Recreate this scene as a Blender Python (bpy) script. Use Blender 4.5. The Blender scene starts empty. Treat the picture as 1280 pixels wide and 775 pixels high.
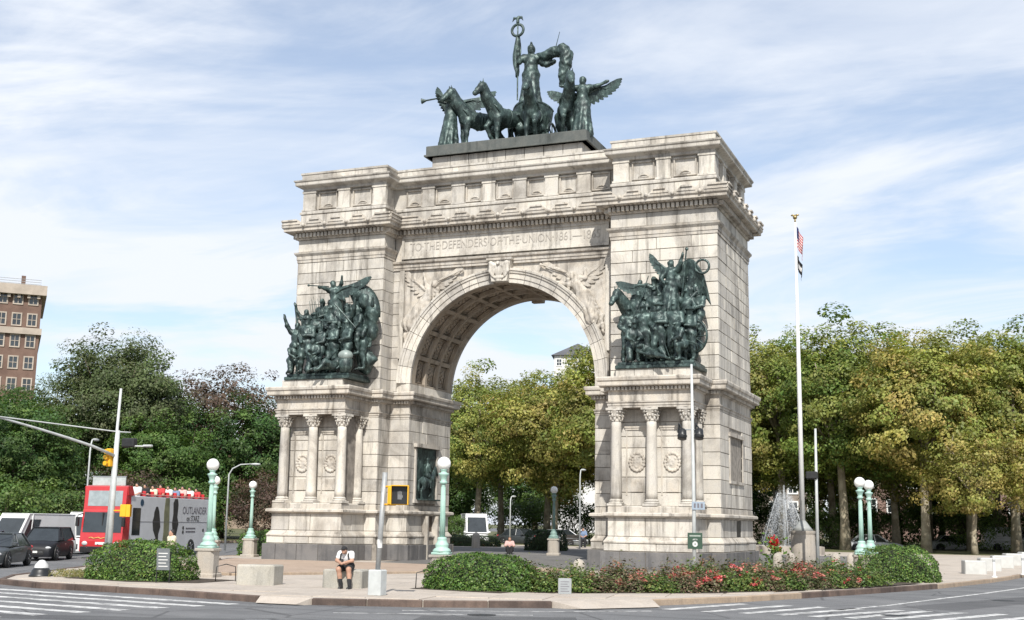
import bpy, math, random
import numpy as np
from mathutils import Vector, Matrix

SC = bpy.context.scene
COL = SC.collection
R = math.radians
PI = math.pi

# ------------------------------------------------------------------ camera
cam_d = bpy.data.cameras.new('camera')
cam = bpy.data.objects.new('camera', cam_d)
COL.objects.link(cam)
_yaw, _pitch, _roll = .3821, .1736, .016
_f = Vector((-math.sin(_yaw), math.cos(_yaw), 0)); _r = Vector((math.cos(_yaw), math.sin(_yaw), 0)); _u = Vector((0, 0, 1))
_F = _f * math.cos(_pitch) + _u * math.sin(_pitch)
_U = _u * math.cos(_pitch) - _f * math.sin(_pitch)
_R = _r * math.cos(_roll) + _U * math.sin(_roll)
_U2 = _U * math.cos(_roll) - _r * math.sin(_roll)
CAM = Vector((24.82, -60.2, 2.03))
m = Matrix.Identity(4)
for i in range(3):
    m[i][0] = _R[i]; m[i][1] = _U2[i]; m[i][2] = -_F[i]; m[i][3] = CAM[i]
cam.matrix_world = m
cam_d.sensor_width = 36
cam_d.lens = 1526.8 / 1280 * 36
cam_d.clip_start = .5
cam_d.clip_end = 6000
SC.camera = cam

# ------------------------------------------------------------------ light
SUN_TO = Vector((.39, -1, 1.05)).normalized()
sun_d = bpy.data.lights.new('sun', 'SUN')
sun_d.energy = 4.0
sun_d.angle = R(.53)
sun_d.color = (1, .96, .89)
sun = bpy.data.objects.new('sun', sun_d)
sun.rotation_euler = (-SUN_TO).to_track_quat('-Z', 'Y').to_euler()
sun.location = (20, -80, 60)
COL.objects.link(sun)

world = bpy.data.worlds.new('World')
SC.world = world
world.use_nodes = True
nt = world.node_tree
nt.nodes.clear()
def wn(t, **k):
    n = nt.nodes.new(t)
    for a, b in k.items(): setattr(n, a, b)
    return n
out = wn('ShaderNodeOutputWorld'); bg = wn('ShaderNodeBackground')
sky = wn('ShaderNodeTexSky', sky_type='NISHITA', sun_disc=False, sun_elevation=math.asin(SUN_TO.z),
         sun_rotation=math.atan2(SUN_TO.x, SUN_TO.y), altitude=20, air_density=1.0, dust_density=.6, ozone_density=1.6)
bg.inputs['Strength'].default_value = .112
tc = wn('ShaderNodeTexCoord')
sep = wn('ShaderNodeSeparateXYZ')
nt.links.new(tc.outputs['Generated'], sep.inputs[0])
def math_n(op, a, b=None, clamp=False):
    n = wn('ShaderNodeMath', operation=op, use_clamp=clamp)
    for i, x in enumerate((a, b)):
        if x is None: continue
        if isinstance(x, (int, float)): n.inputs[i].default_value = x
        else: nt.links.new(x, n.inputs[i])
    return n.outputs[0]
# a flat cloud deck seen in perspective: direction / (height + a little)
zz = math_n('ADD', math_n('MAXIMUM', sep.outputs[2], 0.0), .16)
px = math_n('DIVIDE', sep.outputs[0], zz); py = math_n('DIVIDE', sep.outputs[1], zz)
cmb = wn('ShaderNodeCombineXYZ'); nt.links.new(px, cmb.inputs[0]); nt.links.new(py, cmb.inputs[1])
def cloud_layer(rot, sx, sy, scale, detail, rough, dist, lo, hi, off):
    mp = wn('ShaderNodeMapping'); mp.inputs['Rotation'].default_value = (0, 0, R(rot)); mp.inputs['Scale'].default_value = (sx, sy, 1)
    mp.inputs['Location'].default_value = off
    nt.links.new(cmb.outputs[0], mp.inputs[0])
    no = wn('ShaderNodeTexNoise'); no.inputs['Scale'].default_value = scale; no.inputs['Detail'].default_value = detail
    no.inputs['Roughness'].default_value = rough; no.inputs['Distortion'].default_value = dist
    nt.links.new(mp.outputs[0], no.inputs['Vector'])
    mr = wn('ShaderNodeMapRange', interpolation_type='SMOOTHSTEP'); mr.inputs[1].default_value = lo; mr.inputs[2].default_value = hi
    nt.links.new(no.outputs['Fac'], mr.inputs[0])
    return mr.outputs[0]
c1 = cloud_layer(30, .85, 1.25, 1.0, 8, .56, .9, .38, .60, (2.3, .4, 0))
c2 = cloud_layer(75, .7, 1.9, 2.2, 9, .62, 1.2, .42, .74, (7.7, 1.1, 3))
c3 = cloud_layer(20, 1.0, 1.0, .55, 4, .5, .2, .40, .62, (1.6, 5.3, 5))
veil = math_n('ADD', math_n('MULTIPLY', c1, .85), math_n('MULTIPLY', c2, .30))
veil = math_n('ADD', math_n('MULTIPLY', veil, math_n('ADD', math_n('MULTIPLY', c3, .6), .45)), .29, True)
mix = wn('ShaderNodeMix', data_type='RGBA')
nt.links.new(veil, mix.inputs['Factor'])
nt.links.new(sky.outputs[0], mix.inputs['A'])
mix.inputs['B'].default_value = (5.6, 5.9, 6.4, 1)
nt.links.new(mix.outputs['Result'], bg.inputs['Color'])
nt.links.new(bg.outputs[0], out.inputs[0])

SC.view_settings.view_transform = 'Standard'
SC.view_settings.look = 'None'
SC.view_settings.exposure = .55
SC.view_settings.gamma = 1
SC.view_settings.use_curve_mapping = False

# ------------------------------------------------------------------ helpers: objects
def tag(o, label=None, cat=None, group=None, kind=None):
    if label: o['label'] = label
    if cat: o['category'] = cat
    if group: o['group'] = group
    if kind: o['kind'] = kind
    return o

def link(name, me, mat=None, parent=None, loc=(0, 0, 0), rot=(0, 0, 0), scale=(1, 1, 1)):
    o = bpy.data.objects.new(name, me)
    COL.objects.link(o)
    if mat is not None and me is not None and len(me.materials) == 0:
        me.materials.append(mat)
    o.location = loc; o.rotation_euler = rot; o.scale = scale
    if parent is not None: o.parent = parent
    return o

def empty(name, loc=(0, 0, 0), rz=0, label=None, cat=None, group=None, scale=1):
    o = bpy.data.objects.new(name, None)
    COL.objects.link(o)
    o.empty_display_size = .2
    o.location = loc; o.rotation_euler = (0, 0, rz); o.scale = (scale,) * 3
    return tag(o, label, cat, group)

def copy_tree(root, loc, rz=0, label=None, scale=None, parent=None):
    c = root.copy(); COL.objects.link(c)
    if parent is None:
        c.location = loc; c.rotation_euler = (0, 0, rz)
        if scale is not None: c.scale = (scale,) * 3 if isinstance(scale, (int, float)) else scale
        if label: c['label'] = label
    else:
        c.parent = parent
    for ch in KIDS.get(root.name, list(root.children)):
        copy_tree(ch, None, parent=c)
    return c
KIDS = {}

def gz(x, y):
    t = min(1, max(0, (y - 2) / 18.))
    return .35 * t * t * (3 - 2 * t)

# ------------------------------------------------------------------ helpers: meshes
def np_mesh(name, V, Q, smooth=False):
    V = np.asarray(V, np.float32); Q = np.asarray(Q, np.int32)
    me = bpy.data.meshes.new(name)
    n = Q.shape[1]
    me.vertices.add(len(V)); me.vertices.foreach_set('co', V.ravel())
    me.loops.add(Q.size); me.loops.foreach_set('vertex_index', Q.ravel())
    me.polygons.add(len(Q)); me.polygons.foreach_set('loop_start', np.arange(0, Q.size, n, dtype=np.int32))
    me.polygons.foreach_set('loop_total', np.full(len(Q), n, np.int32))
    if smooth: me.polygons.foreach_set('use_smooth', np.ones(len(Q), bool))
    me.update(calc_edges=True)
    return me

class MB:
    def __init__(s): s.v = []; s.f = []
    def add(s, v, f, M=None):
        b = len(s.v)
        if M is not None: v = [tuple(M @ Vector(p)) for p in v]
        s.v += [tuple(p) for p in v]
        s.f += [tuple(i + b for i in q) for q in f]
        return s
    def box(s, x0, x1, y0, y1, z0, z1, M=None):
        v = [(x, y, z) for z in (z0, z1) for y in (y0, y1) for x in (x0, x1)]
        return s.add(v, [(0, 2, 3, 1), (4, 5, 7, 6), (0, 1, 5, 4), (2, 6, 7, 3), (0, 4, 6, 2), (1, 3, 7, 5)], M)
    def cbox(s, x0, x1, y0, y1, z0, z1, c=.02, M=None):
        """box with all edges chamfered by c"""
        x = (x0, x0 + c, x1 - c, x1); y = (y0, y0 + c, y1 - c, y1); z = (z0, z0 + c, z1 - c, z1)
        v = []; idx = {}
        for a in (0, 1):
            for b in (0, 1):
                for d in (0, 1):
                    X = (x[0], x[3])[a]; Xi = (x[1], x[2])[a]; Y = (y[0], y[3])[b]; Yi = (y[1], y[2])[b]; Z = (z[0], z[3])[d]; Zi = (z[1], z[2])[d]
                    idx[a, b, d, 'x'] = len(v); v.append((X, Yi, Zi))
                    idx[a, b, d, 'y'] = len(v); v.append((Xi, Y, Zi))
                    idx[a, b, d, 'z'] = len(v); v.append((Xi, Yi, Z))
        f = []
        I = lambda a, b, d, k: idx[a, b, d, k]
        f.append([I(0, 0, 0, 'x'), I(0, 0, 1, 'x'), I(0, 1, 1, 'x'), I(0, 1, 0, 'x')]); f.append([I(1, 0, 0, 'x'), I(1, 1, 0, 'x'), I(1, 1, 1, 'x'), I(1, 0, 1, 'x')])
        f.append([I(0, 0, 0, 'y'), I(1, 0, 0, 'y'), I(1, 0, 1, 'y'), I(0, 0, 1, 'y')]); f.append([I(0, 1, 0, 'y'), I(0, 1, 1, 'y'), I(1, 1, 1, 'y'), I(1, 1, 0, 'y')])
        f.append([I(0, 0, 0, 'z'), I(0, 1, 0, 'z'), I(1, 1, 0, 'z'), I(1, 0, 0, 'z')]); f.append([I(0, 0, 1, 'z'), I(1, 0, 1, 'z'), I(1, 1, 1, 'z'), I(0, 1, 1, 'z')])
        for a in (0, 1):
            for b in (0, 1):
                q = [I(a, b, 0, 'x'), I(a, b, 1, 'x'), I(a, b, 1, 'y'), I(a, b, 0, 'y')]; f.append(q if a != b else q[::-1])
            for d in (0, 1):
                q = [I(a, 0, d, 'x'), I(a, 1, d, 'x'), I(a, 1, d, 'z'), I(a, 0, d, 'z')]; f.append(q if a == d else q[::-1])
        for b in (0, 1):
            for d in (0, 1):
                q = [I(0, b, d, 'y'), I(1, b, d, 'y'), I(1, b, d, 'z'), I(0, b, d, 'z')]; f.append(q if b != d else q[::-1])
        for a in (0, 1):
            for b in (0, 1):
                for d in (0, 1):
                    q = [I(a, b, d, 'x'), I(a, b, d, 'y'), I(a, b, d, 'z')]; f.append(q if (a + b + d) % 2 else q[::-1])
        return s.add(v, f, M)
    def tube(s, pts, rad, n=8, cap=True, M=None):
        P = [Vector(p) for p in pts]
        if isinstance(rad, (int, float)): rad = [rad] * len(P)
        v = []; f = []
        prev = None
        for i, p in enumerate(P):
            t = (P[min(i + 1, len(P) - 1)] - P[max(i - 1, 0)]).normalized()
            if prev is None: a = t.orthogonal().normalized()
            else:
                a = prev - t * prev.dot(t)
                a = a.normalized() if a.length > 1e-6 else t.orthogonal().normalized()
            prev = a; b = t.cross(a)
            for k in range(n):
                w = 2 * PI * k / n
                v.append(tuple(p + (a * math.cos(w) + b * math.sin(w)) * rad[i]))
        for i in range(len(P) - 1):
            for k in range(n):
                f.append((i * n + k, i * n + (k + 1) % n, (i + 1) * n + (k + 1) % n, (i + 1) * n + k))
        if cap: f.append(tuple(range(n))[::-1]); f.append(tuple((len(P) - 1) * n + k for k in range(n)))
        return s.add(v, f, M)
    def lathe(s, prof, n=20, c=(0, 0, 0), M=None, cap=True, flute=None):
        v = []; f = []
        for r, z in prof:
            for k in range(n):
                w = 2 * PI * k / n
                v.append((c[0] + r * math.cos(w), c[1] + r * math.sin(w), c[2] + z))
        for i in range(len(prof) - 1):
            for k in range(n):
                f.append((i * n + k, i * n + (k + 1) % n, (i + 1) * n + (k + 1) % n, (i + 1) * n + k))
        if cap: f.append(tuple(range(n))[::-1]); f.append(tuple((len(prof) - 1) * n + k for k in range(n)))
        return s.add(v, f, M)
    def ball(s, c, r, n=16, m=10, M=None):
        r = (r, r, r) if isinstance(r, (int, float)) else r
        v = [(c[0], c[1], c[2] - r[2])]; f = []
        for i in range(1, m):
            a = -PI / 2 + PI * i / m
            for k in range(n):
                w = 2 * PI * k / n
                v.append((c[0] + r[0] * math.cos(a) * math.cos(w), c[1] + r[1] * math.cos(a) * math.sin(w), c[2] + r[2] * math.sin(a)))
        v.append((c[0], c[1], c[2] + r[2])); e = len(v) - 1
        for k in range(n): f.append((0, 1 + (k + 1) % n, 1 + k))
        for i in range(m - 2):
            for k in range(n): f.append((1 + i * n + k, 1 + i * n + (k + 1) % n, 1 + (i + 1) * n + (k + 1) % n, 1 + (i + 1) * n + k))
        for k in range(n): f.append((e, 1 + (m - 2) * n + k, 1 + (m - 2) * n + (k + 1) % n))
        return s.add(v, f, M)
    def prism(s, poly, d0, d1, axis='y', M=None):
        """poly: 2-D outline; extruded along axis from d0 to d1"""
        n = len(poly); v = []
        for d in (d0, d1):
            for a, b in poly:
                v.append({'y': (a, d, b), 'x': (d, a, b), 'z': (a, b, d)}[axis])
        f = [tuple(range(n)), tuple(range(2 * n - 1, n - 1, -1))] + [((i + 1) % n, i, n + i, n + (i + 1) % n) for i in range(n)]
        return s.add(v, f, M)
    def torus(s, c, R0, r, n=24, m=8, axis='y', M=None, sq=1):
        v = []; f = []
        for i in range(n):
            a = 2 * PI * i / n
            for j in range(m):
                b = 2 * PI * j / m
                rr = R0 + r * math.cos(b); h = r * math.sin(b) * sq
                p = {'y': (rr * math.cos(a), h, rr * math.sin(a)), 'x': (h, rr * math.cos(a), rr * math.sin(a)), 'z': (rr * math.cos(a), rr * math.sin(a), h)}[axis]
                v.append((c[0] + p[0], c[1] + p[1], c[2] + p[2]))
        for i in range(n):
            for j in range(m):
                f.append((i * m + j, ((i + 1) % n) * m + j, ((i + 1) % n) * m + (j + 1) % m, i * m + (j + 1) % m))
        return s.add(v, f, M)
    def mesh(s, name='m', smooth=False, fix=True):
        me = bpy.data.meshes.new(name)
        me.from_pydata(s.v, [], s.f)
        if smooth:
            me.polygons.foreach_set('use_smooth', [True] * len(me.polygons))
        if fix:
            import bmesh
            bm = bmesh.new(); bm.from_mesh(me); bmesh.ops.recalc_face_normals(bm, faces=bm.faces); bm.to_mesh(me); bm.free()
        me.update()
        return me
    def build(s, name, mat, parent=None, smooth=False, loc=(0, 0, 0), rot=(0, 0, 0), fix=True, auto=None):
        me = s.mesh(name, smooth or auto is not None, fix)
        if auto is not None:
            try: me.set_sharp_from_angle(angle=R(auto))
            except Exception: pass
        return link(name, me, mat, parent, loc, rot)

def sweep(mb, plan, prof, closed=True, cap_top=False, cap_bot=False):
    """plan: CCW outline; prof: (outward offset, z). Mitred mouldings."""
    n = len(plan); P = [Vector((p[0], p[1], 0)) for p in plan]
    dirs = []
    for i in range(n):
        def nrm(a, b):
            d = (b - a).normalized(); return Vector((d.y, -d.x, 0))
        if closed or 0 < i < n - 1:
            n1 = nrm(P[i - 1], P[i]); n2 = nrm(P[i], P[(i + 1) % n])
        elif i == 0: n1 = n2 = nrm(P[0], P[1])
        else: n1 = n2 = nrm(P[-2], P[-1])
        dirs.append((n1 + n2) / max(.2, 1 + n1.dot(n2)))
    v = []; f = []
    for o, z in prof:
        for i in range(n):
            q = P[i] + dirs[i] * o
            v.append((q.x, q.y, z))
    k = n if closed else n - 1
    for j in range(len(prof) - 1):
        for i in range(k):
            f.append((j * n + i, j * n + (i + 1) % n, (j + 1) * n + (i + 1) % n, (j + 1) * n + i))
    if cap_top: f.append(tuple((len(prof) - 1) * n + i for i in range(n)))
    if cap_bot: f.append(tuple(range(n))[::-1])
    mb.add(v, f)
    return mb

# ------------------------------------------------------------------ helpers: implicit surfaces (sculpture, people)
class SDF:
    """smooth union of round cones and ellipsoids, meshed with surface nets"""
    def __init__(s): s.p = []
    def cone(s, a, b, ra, rb, k=None, fold=None):
        s.p.append(('c', np.array(a, float), np.array(b, float), ra, rb, k, fold)); return s
    def chain(s, pts, rad, k=None):
        for i in range(len(pts) - 1): s.cone(pts[i], pts[i + 1], rad[i], rad[i + 1], k)
        return s
    def ell(s, c, r, M=None, k=None):
        s.p.append(('e', np.array(c, float), np.array(r, float), None if M is None else np.array(M, float), 0, k, None)); return s
    def xform(s, M):
        """apply a similarity transform (Matrix 4x4)"""
        A = np.array(M.to_3x3(), float); t = np.array(M.translation, float); sc = abs(np.linalg.det(A)) ** (1 / 3.); Rm = A / sc
        q = []
        for p in s.p:
            if p[0] == 'c': q.append(('c', A @ p[1] + t, A @ p[2] + t, p[3] * sc, p[4] * sc, None if p[5] is None else p[5] * sc, p[6]))
            else:
                M0 = np.eye(3) if p[3] is None else p[3]
                q.append(('e', A @ p[1] + t, p[2] * sc, M0 @ Rm.T, 0, None if p[5] is None else p[5] * sc, None))
        s.p = q; return s
    def merge(s, o): s.p += o.p; return s
    def arrays(s, res, k, noise=0, nscale=6, squash=None):
        lo = np.full(3, 1e9); hi = -lo
        for p in s.p:
            if p[0] == 'c':
                r = max(p[3], p[4]); lo = np.minimum(lo, np.minimum(p[1], p[2]) - r); hi = np.maximum(hi, np.maximum(p[1], p[2]) + r)
            else:
                r = p[2].max(); lo = np.minimum(lo, p[1] - r); hi = np.maximum(hi, p[1] + r)
        lo -= 3 * res + k * .5; hi += 3 * res + k * .5
        n = np.maximum(3, np.ceil((hi - lo) / res).astype(int) + 1)
        D = np.full(n, 1e3, np.float32)
        ax = [lo[i] + res * np.arange(n[i]) for i in range(3)]
        for p in s.p:
            kk = k if p[5] is None else p[5]
            mg = kk * 1.2 + 2.5 * res
            if p[0] == 'c':
                r = max(p[3], p[4]) * 1.2; a0 = np.minimum(p[1], p[2]) - r - mg; a1 = np.maximum(p[1], p[2]) + r + mg
            else:
                r = p[2].max(); a0 = p[1] - r - mg; a1 = p[1] + r + mg
            i0 = np.maximum(0, np.floor((a0 - lo) / res).astype(int)); i1 = np.minimum(n, np.ceil((a1 - lo) / res).astype(int) + 1)
            if np.any(i1 <= i0): continue
            X = np.stack(np.meshgrid(ax[0][i0[0]:i1[0]], ax[1][i0[1]:i1[1]], ax[2][i0[2]:i1[2]], indexing='ij'), -1)
            if p[0] == 'c':
                ba = p[2] - p[1]; L = max(1e-9, ba @ ba); pa = X - p[1]
                h = np.clip((pa @ ba) / L, 0, 1)
                q = pa - h[..., None] * ba
                d = np.sqrt((q * q).sum(-1)); rr = p[3] + (p[4] - p[3]) * h
                if p[6]:
                    nf, amp, ph = p[6]
                    w = np.arctan2(q[..., 1], q[..., 0])
                    rr = rr * (1 + amp * h * np.sin(nf * w + ph + 2 * h))
                d = d - rr
            else:
                q = X - p[1]
                if p[3] is not None: q = q @ p[3].T
                kq = np.sqrt(((q / p[2]) ** 2).sum(-1)); g = np.sqrt(((q / (p[2] ** 2)) ** 2).sum(-1)) + 1e-9
                d = kq * (kq - 1) / g
            S = D[i0[0]:i1[0], i0[1]:i1[1], i0[2]:i1[2]]
            if kk > 1e-6:
                hh = np.clip(kk - np.abs(S - d), 0, None) / kk
                S[...] = np.minimum(S, d) - hh * hh * kk * .25
            else: S[...] = np.minimum(S, d)
        if noise:
            X, Y, Z = np.meshgrid(*ax, indexing='ij')
            D += noise * (np.sin(nscale * X + 2.1 * np.sin(nscale * .7 * Z + 1)) * np.sin(nscale * 1.1 * Z + 1.7 * np.sin(nscale * .6 * Y)) + .5 * np.sin(nscale * 2.3 * Y + 3 * np.sin(nscale * X)) * np.sin(nscale * 1.9 * Z + X * nscale))
        return nets(D, lo, res)
    def mesh(s, name, res=.05, k=.06, noise=0, nscale=6):
        V, Q = s.arrays(res, k, noise, nscale)
        return np_mesh(name, V, Q, True)

def nets(D, lo, res):
    ins = D < 0
    n = np.array(D.shape)
    c = [slice(0, -1), slice(1, None)]
    cor = [(i, j, k) for i in (0, 1) for j in (0, 1) for k in (0, 1)]
    cnt = sum(ins[c[a], c[b], c[e]].astype(np.int8) for a, b, e in cor)
    act = (cnt > 0) & (cnt < 8)
    I = np.argwhere(act)
    idx = np.full(act.shape, -1, np.int64); idx[act] = np.arange(len(I))
    acc = np.zeros((len(I), 3)); num = np.zeros(len(I))
    vals = {q: D[I[:, 0] + q[0], I[:, 1] + q[1], I[:, 2] + q[2]] for q in cor}
    for q in cor:
        for axn in range(3):
            if q[axn]: continue
            r = list(q); r[axn] = 1; r = tuple(r)
            a, b = vals[q], vals[r]
            mk = (a < 0) != (b < 0)
            t = np.where(mk, a / np.where(mk, a - b, 1), 0)
            P = np.tile(np.array(q, float), (len(I), 1)); P[:, axn] += t
            acc[mk] += P[mk]; num[mk] += 1
    V = (I + acc / num[:, None]) * res + lo
    quads = []
    for axn in range(3):
        u, w = [(1, 2), (2, 0), (0, 1)][axn]
        s0 = [slice(None)] * 3; s1 = [slice(None)] * 3
        s0[axn] = slice(0, -1); s1[axn] = slice(1, None)
        A = ins[tuple(s0)]; B = ins[tuple(s1)]
        E = np.argwhere(A != B)
        E = E[(E[:, u] > 0) & (E[:, w] > 0) & (E[:, u] < n[u] - 1) & (E[:, w] < n[w] - 1)]
        if not len(E): continue
        def g(du, dw):
            F = E.copy(); F[:, u] += du; F[:, w] += dw
            return idx[F[:, 0], F[:, 1], F[:, 2]]
        q = np.stack([g(-1, -1), g(0, -1), g(0, 0), g(-1, 0)], 1)
        fl = ~A[E[:, 0], E[:, 1], E[:, 2]]
        q[fl] = q[fl][:, ::-1]
        quads.append(q)
    Q = np.concatenate(quads)
    Q = Q[(Q >= 0).all(1)]
    return V, Q

# ------------------------------------------------------------------ helpers: text
def text_mesh(txt, size, depth=.01, align='CENTER', space=1.0):
    cu = bpy.data.curves.new('txt', 'FONT')
    cu.body = txt; cu.size = size; cu.extrude = depth; cu.align_x = align; cu.align_y = 'CENTER'; cu.space_character = space
    o = bpy.data.objects.new('txt', cu); COL.objects.link(o)
    dg = bpy.context.evaluated_depsgraph_get()
    me = bpy.data.meshes.new_from_object(o.evaluated_get(dg))
    bpy.data.objects.remove(o); bpy.data.curves.remove(cu)
    me.materials.clear()
    return me
# ------------------------------------------------------------------ materials
def new_mat(name):
    mt = bpy.data.materials.new(name); mt.use_nodes = True
    t = mt.node_tree; t.nodes.clear()
    o = t.nodes.new('ShaderNodeOutputMaterial'); b = t.nodes.new('ShaderNodeBsdfPrincipled')
    t.links.new(b.outputs[0], o.inputs[0])
    return mt, t, b, o

class NT:
    def __init__(s, t): s.t = t
    def n(s, ty, **k):
        x = s.t.nodes.new(ty)
        for a, b in k.items(): setattr(x, a, b)
        return x
    def l(s, a, b): s.t.links.new(a, b)
    def pos(s, scale=(1, 1, 1), world=True):
        m = s.n('ShaderNodeMapping'); m.inputs['Scale'].default_value = scale
        if world: s.l(s.n('ShaderNodeNewGeometry').outputs['Position'], m.inputs[0])
        else: s.l(s.n('ShaderNodeTexCoord').outputs['Object'], m.inputs[0])
        return m.outputs[0]
    def noise(s, vec, scale, detail=4, rough=.55, dist=0):
        x = s.n('ShaderNodeTexNoise'); x.inputs['Scale'].default_value = scale; x.inputs['Detail'].default_value = detail
        x.inputs['Roughness'].default_value = rough; x.inputs['Distortion'].default_value = dist
        s.l(vec, x.inputs['Vector']); return x.outputs['Fac']
    def rng(s, f, lo, hi, a=0, b=1, smooth=True):
        x = s.n('ShaderNodeMapRange', interpolation_type='SMOOTHSTEP' if smooth else 'LINEAR')
        x.inputs[1].default_value = lo; x.inputs[2].default_value = hi; x.inputs[3].default_value = a; x.inputs[4].default_value = b
        s.l(f, x.inputs[0]); return x.outputs[0]
    def mix(s, f, a, b, mode='MIX'):
        x = s.n('ShaderNodeMix', data_type='RGBA', blend_type=mode)
        for sock, val in (('Factor', f), ('A', a), ('B', b)):
            i = x.inputs[sock] if sock == 'Factor' else [q for q in x.inputs if q.name == sock and q.type == 'RGBA'][0]
            if sock == 'Factor': i = x.inputs[0]
            if hasattr(val, 'is_linked'): s.l(val, i)
            elif isinstance(val, (int, float)): i.default_value = val
            else: i.default_value = tuple(val) + (1,) if len(val) == 3 else val
        return [q for q in x.outputs if q.type == 'RGBA'][0]
    def m(s, op, a, b=None):
        x = s.n('ShaderNodeMath', operation=op)
        for i, v in enumerate((a, b)):
            if v is None: continue
            if isinstance(v, (int, float)): x.inputs[i].default_value = v
            else: s.l(v, x.inputs[i])
        return x.outputs[0]
    def bump(s, h, strength, dist, bsdf):
        x = s.n('ShaderNodeBump'); x.inputs['Strength'].default_value = strength; x.inputs['Distance'].default_value = dist
        s.l(h, x.inputs['Height']); s.l(x.outputs[0], bsdf.inputs['Normal'])

def simple(name, col, rough=.6, var=.15, scale=3., metallic=0, bump=0, bscale=40, spec=.5, coat=0, col2=None, world=True, objvar=0, emit=0):
    mt, t, b, o = new_mat(name); N = NT(t)
    c = tuple(x * .9 for x in col)
    if col2: col2 = tuple(x * .9 for x in col2)
    c2 = tuple(col2) if col2 else tuple(min(1, x * (1 + var)) for x in c)
    c1 = c if col2 else tuple(x * (1 - var) for x in c)
    f = N.rng(N.noise(N.pos(world=world), scale, 5, .6), .3, .7)
    out = N.mix(f, c1, c2)
    if objvar:
        r = N.n('ShaderNodeObjectInfo').outputs['Random']
        out = N.mix(1.0, out, N.mix(r, (1 - objvar,) * 3, (1 + objvar,) * 3), 'MULTIPLY')
    N.l(out, b.inputs['Base Color'])
    b.inputs['Roughness'].default_value = rough; b.inputs['Metallic'].default_value = metallic
    b.inputs['Specular IOR Level'].default_value = spec
    if coat: b.inputs['Coat Weight'].default_value = coat; b.inputs['Coat Roughness'].default_value = .05
    if bump: N.bump(N.noise(N.pos(world=world), bscale, 4, .6), bump, .02, b)
    if emit: b.inputs['Emission Strength'].default_value = emit; b.inputs['Emission Color'].default_value = tuple(col) + (1,)
    return mt

def stone(name, col, dark, warm, streak=.5, objvar=.1, bump=.25, stain=.6, rough=.85):
    mt, t, b, o = new_mat(name); N = NT(t)
    big = N.noise(N.pos((1, 1, .8)), .55, 6, .65, .6)
    st = N.noise(N.pos((1.6, 1.6, .16)), 1.3, 6, .7, .4)
    mid = N.noise(N.pos(), 2.3, 5, .6)
    fine = N.noise(N.pos(), 26, 4, .7)
    col, dark, warm = (tuple(x * .9 for x in q) for q in (col, dark, warm))
    c = N.mix(N.rng(mid, .35, .68), col, warm)
    c = N.mix(N.m('MULTIPLY', N.rng(big, .44, .70), stain), c, dark)
    c = N.mix(N.m('MULTIPLY', N.rng(st, .47, .72), streak), c, tuple(x * .55 for x in dark))
    soot = N.noise(N.pos((1, 1, .45)), 3.4, 7, .72, 1.2)
    c = N.mix(N.m('MULTIPLY', N.rng(soot, .56, .70), .5 * streak), c, (dark[0] * .5, dark[1] * .5, dark[2] * .52))
    c = N.mix(1, c, N.mix(N.rng(fine, .25, .8), (.84,) * 3, (1.12,) * 3), 'MULTIPLY')
    r = N.n('ShaderNodeObjectInfo').outputs['Random']
    c = N.mix(1, c, N.mix(r, (1 - objvar, 1 - objvar, 1 - objvar), (1 + objvar, 1 + objvar * .95, 1 + objvar * .8)), 'MULTIPLY')
    N.l(c, b.inputs['Base Color'])
    b.inputs['Roughness'].default_value = rough; b.inputs['Specular IOR Level'].default_value = .3
    N.bump(N.m('ADD', fine, N.m('MULTIPLY', mid, 1.5)), bump, .02, b)
    return mt

STONE = stone('granite_pale', (.60, .57, .525), (.31, .282, .25), (.62, .58, .515), .8, .16, stain=.85)
STONE_JOINT = simple('granite_joint', (.25, .225, .195), .95, .3, 3)
STONE_TRIM = stone('granite_trim', (.55, .515, .465), (.26, .23, .197), (.58, .525, .45), .95, .05, stain=.85)
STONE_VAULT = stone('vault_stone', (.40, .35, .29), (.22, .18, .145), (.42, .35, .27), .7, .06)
STONE_DARK = stone('granite_base', (.17, .165, .165), (.085, .085, .09), (.20, .19, .185), .5, .12, .15, .5, .7)
STONE_LETTER = simple('letter_stone', (.40, .37, .33), .9, .2, 4)
PLINTH_DARK = stone('quadriga_plinth', (.115, .125, .12), (.06, .07, .068), (.14, .145, .135), .6, .05)

def bronze():
    mt, t, b, o = new_mat('bronze_patina'); N = NT(t)
    a = N.noise(N.pos(), 1.8, 6, .65, .5); f = N.noise(N.pos((1, 1, .5)), 7, 5, .7)
    c = N.mix(N.rng(a, .35, .7), (.020, .031, .031), (.060, .095, .088))
    c = N.mix(N.m('MULTIPLY', N.rng(f, .50, .72), .7), c, (.20, .28, .255))
    N.l(c, b.inputs['Base Color'])
    b.inputs['Roughness'].default_value = .47; b.inputs['Metallic'].default_value = .35; b.inputs['Specular IOR Level'].default_value = .5
    N.bump(f, .4, .04, b)
    return mt
BRONZE = bronze()
MINT = simple('mint_painted_iron', (.32, .50, .43), .5, .16, 3, bump=.08, col2=(.40, .57, .50))
MINT_SHADED = simple('mint_iron_shade_tint', (.20, .30, .27), .6, .16, 3)  # same mint iron, darkened: the shade behind the arch is put into the colour
def globe_mat():
    mt, t, b, o = new_mat('milk_glass'); N = NT(t)
    c = N.mix(N.rng(N.noise(N.pos(), 3, 3), .3, .7), (.78, .77, .74), (.84, .83, .81))
    N.l(c, b.inputs['Base Color'])
    b.inputs['Roughness'].default_value = .18; b.inputs['Subsurface Weight'].default_value = .3; b.inputs['Subsurface Radius'].default_value = (.1, .1, .1)
    return mt
GLOBE = globe_mat()
PEDESTAL = stone('lamp_granite', (.42, .385, .34), (.24, .215, .19), (.45, .40, .34), .4, .05)
CONCRETE = stone('concrete', (.44, .42, .375), (.24, .235, .21), (.47, .44, .375), .6, .08, .4)
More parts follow.
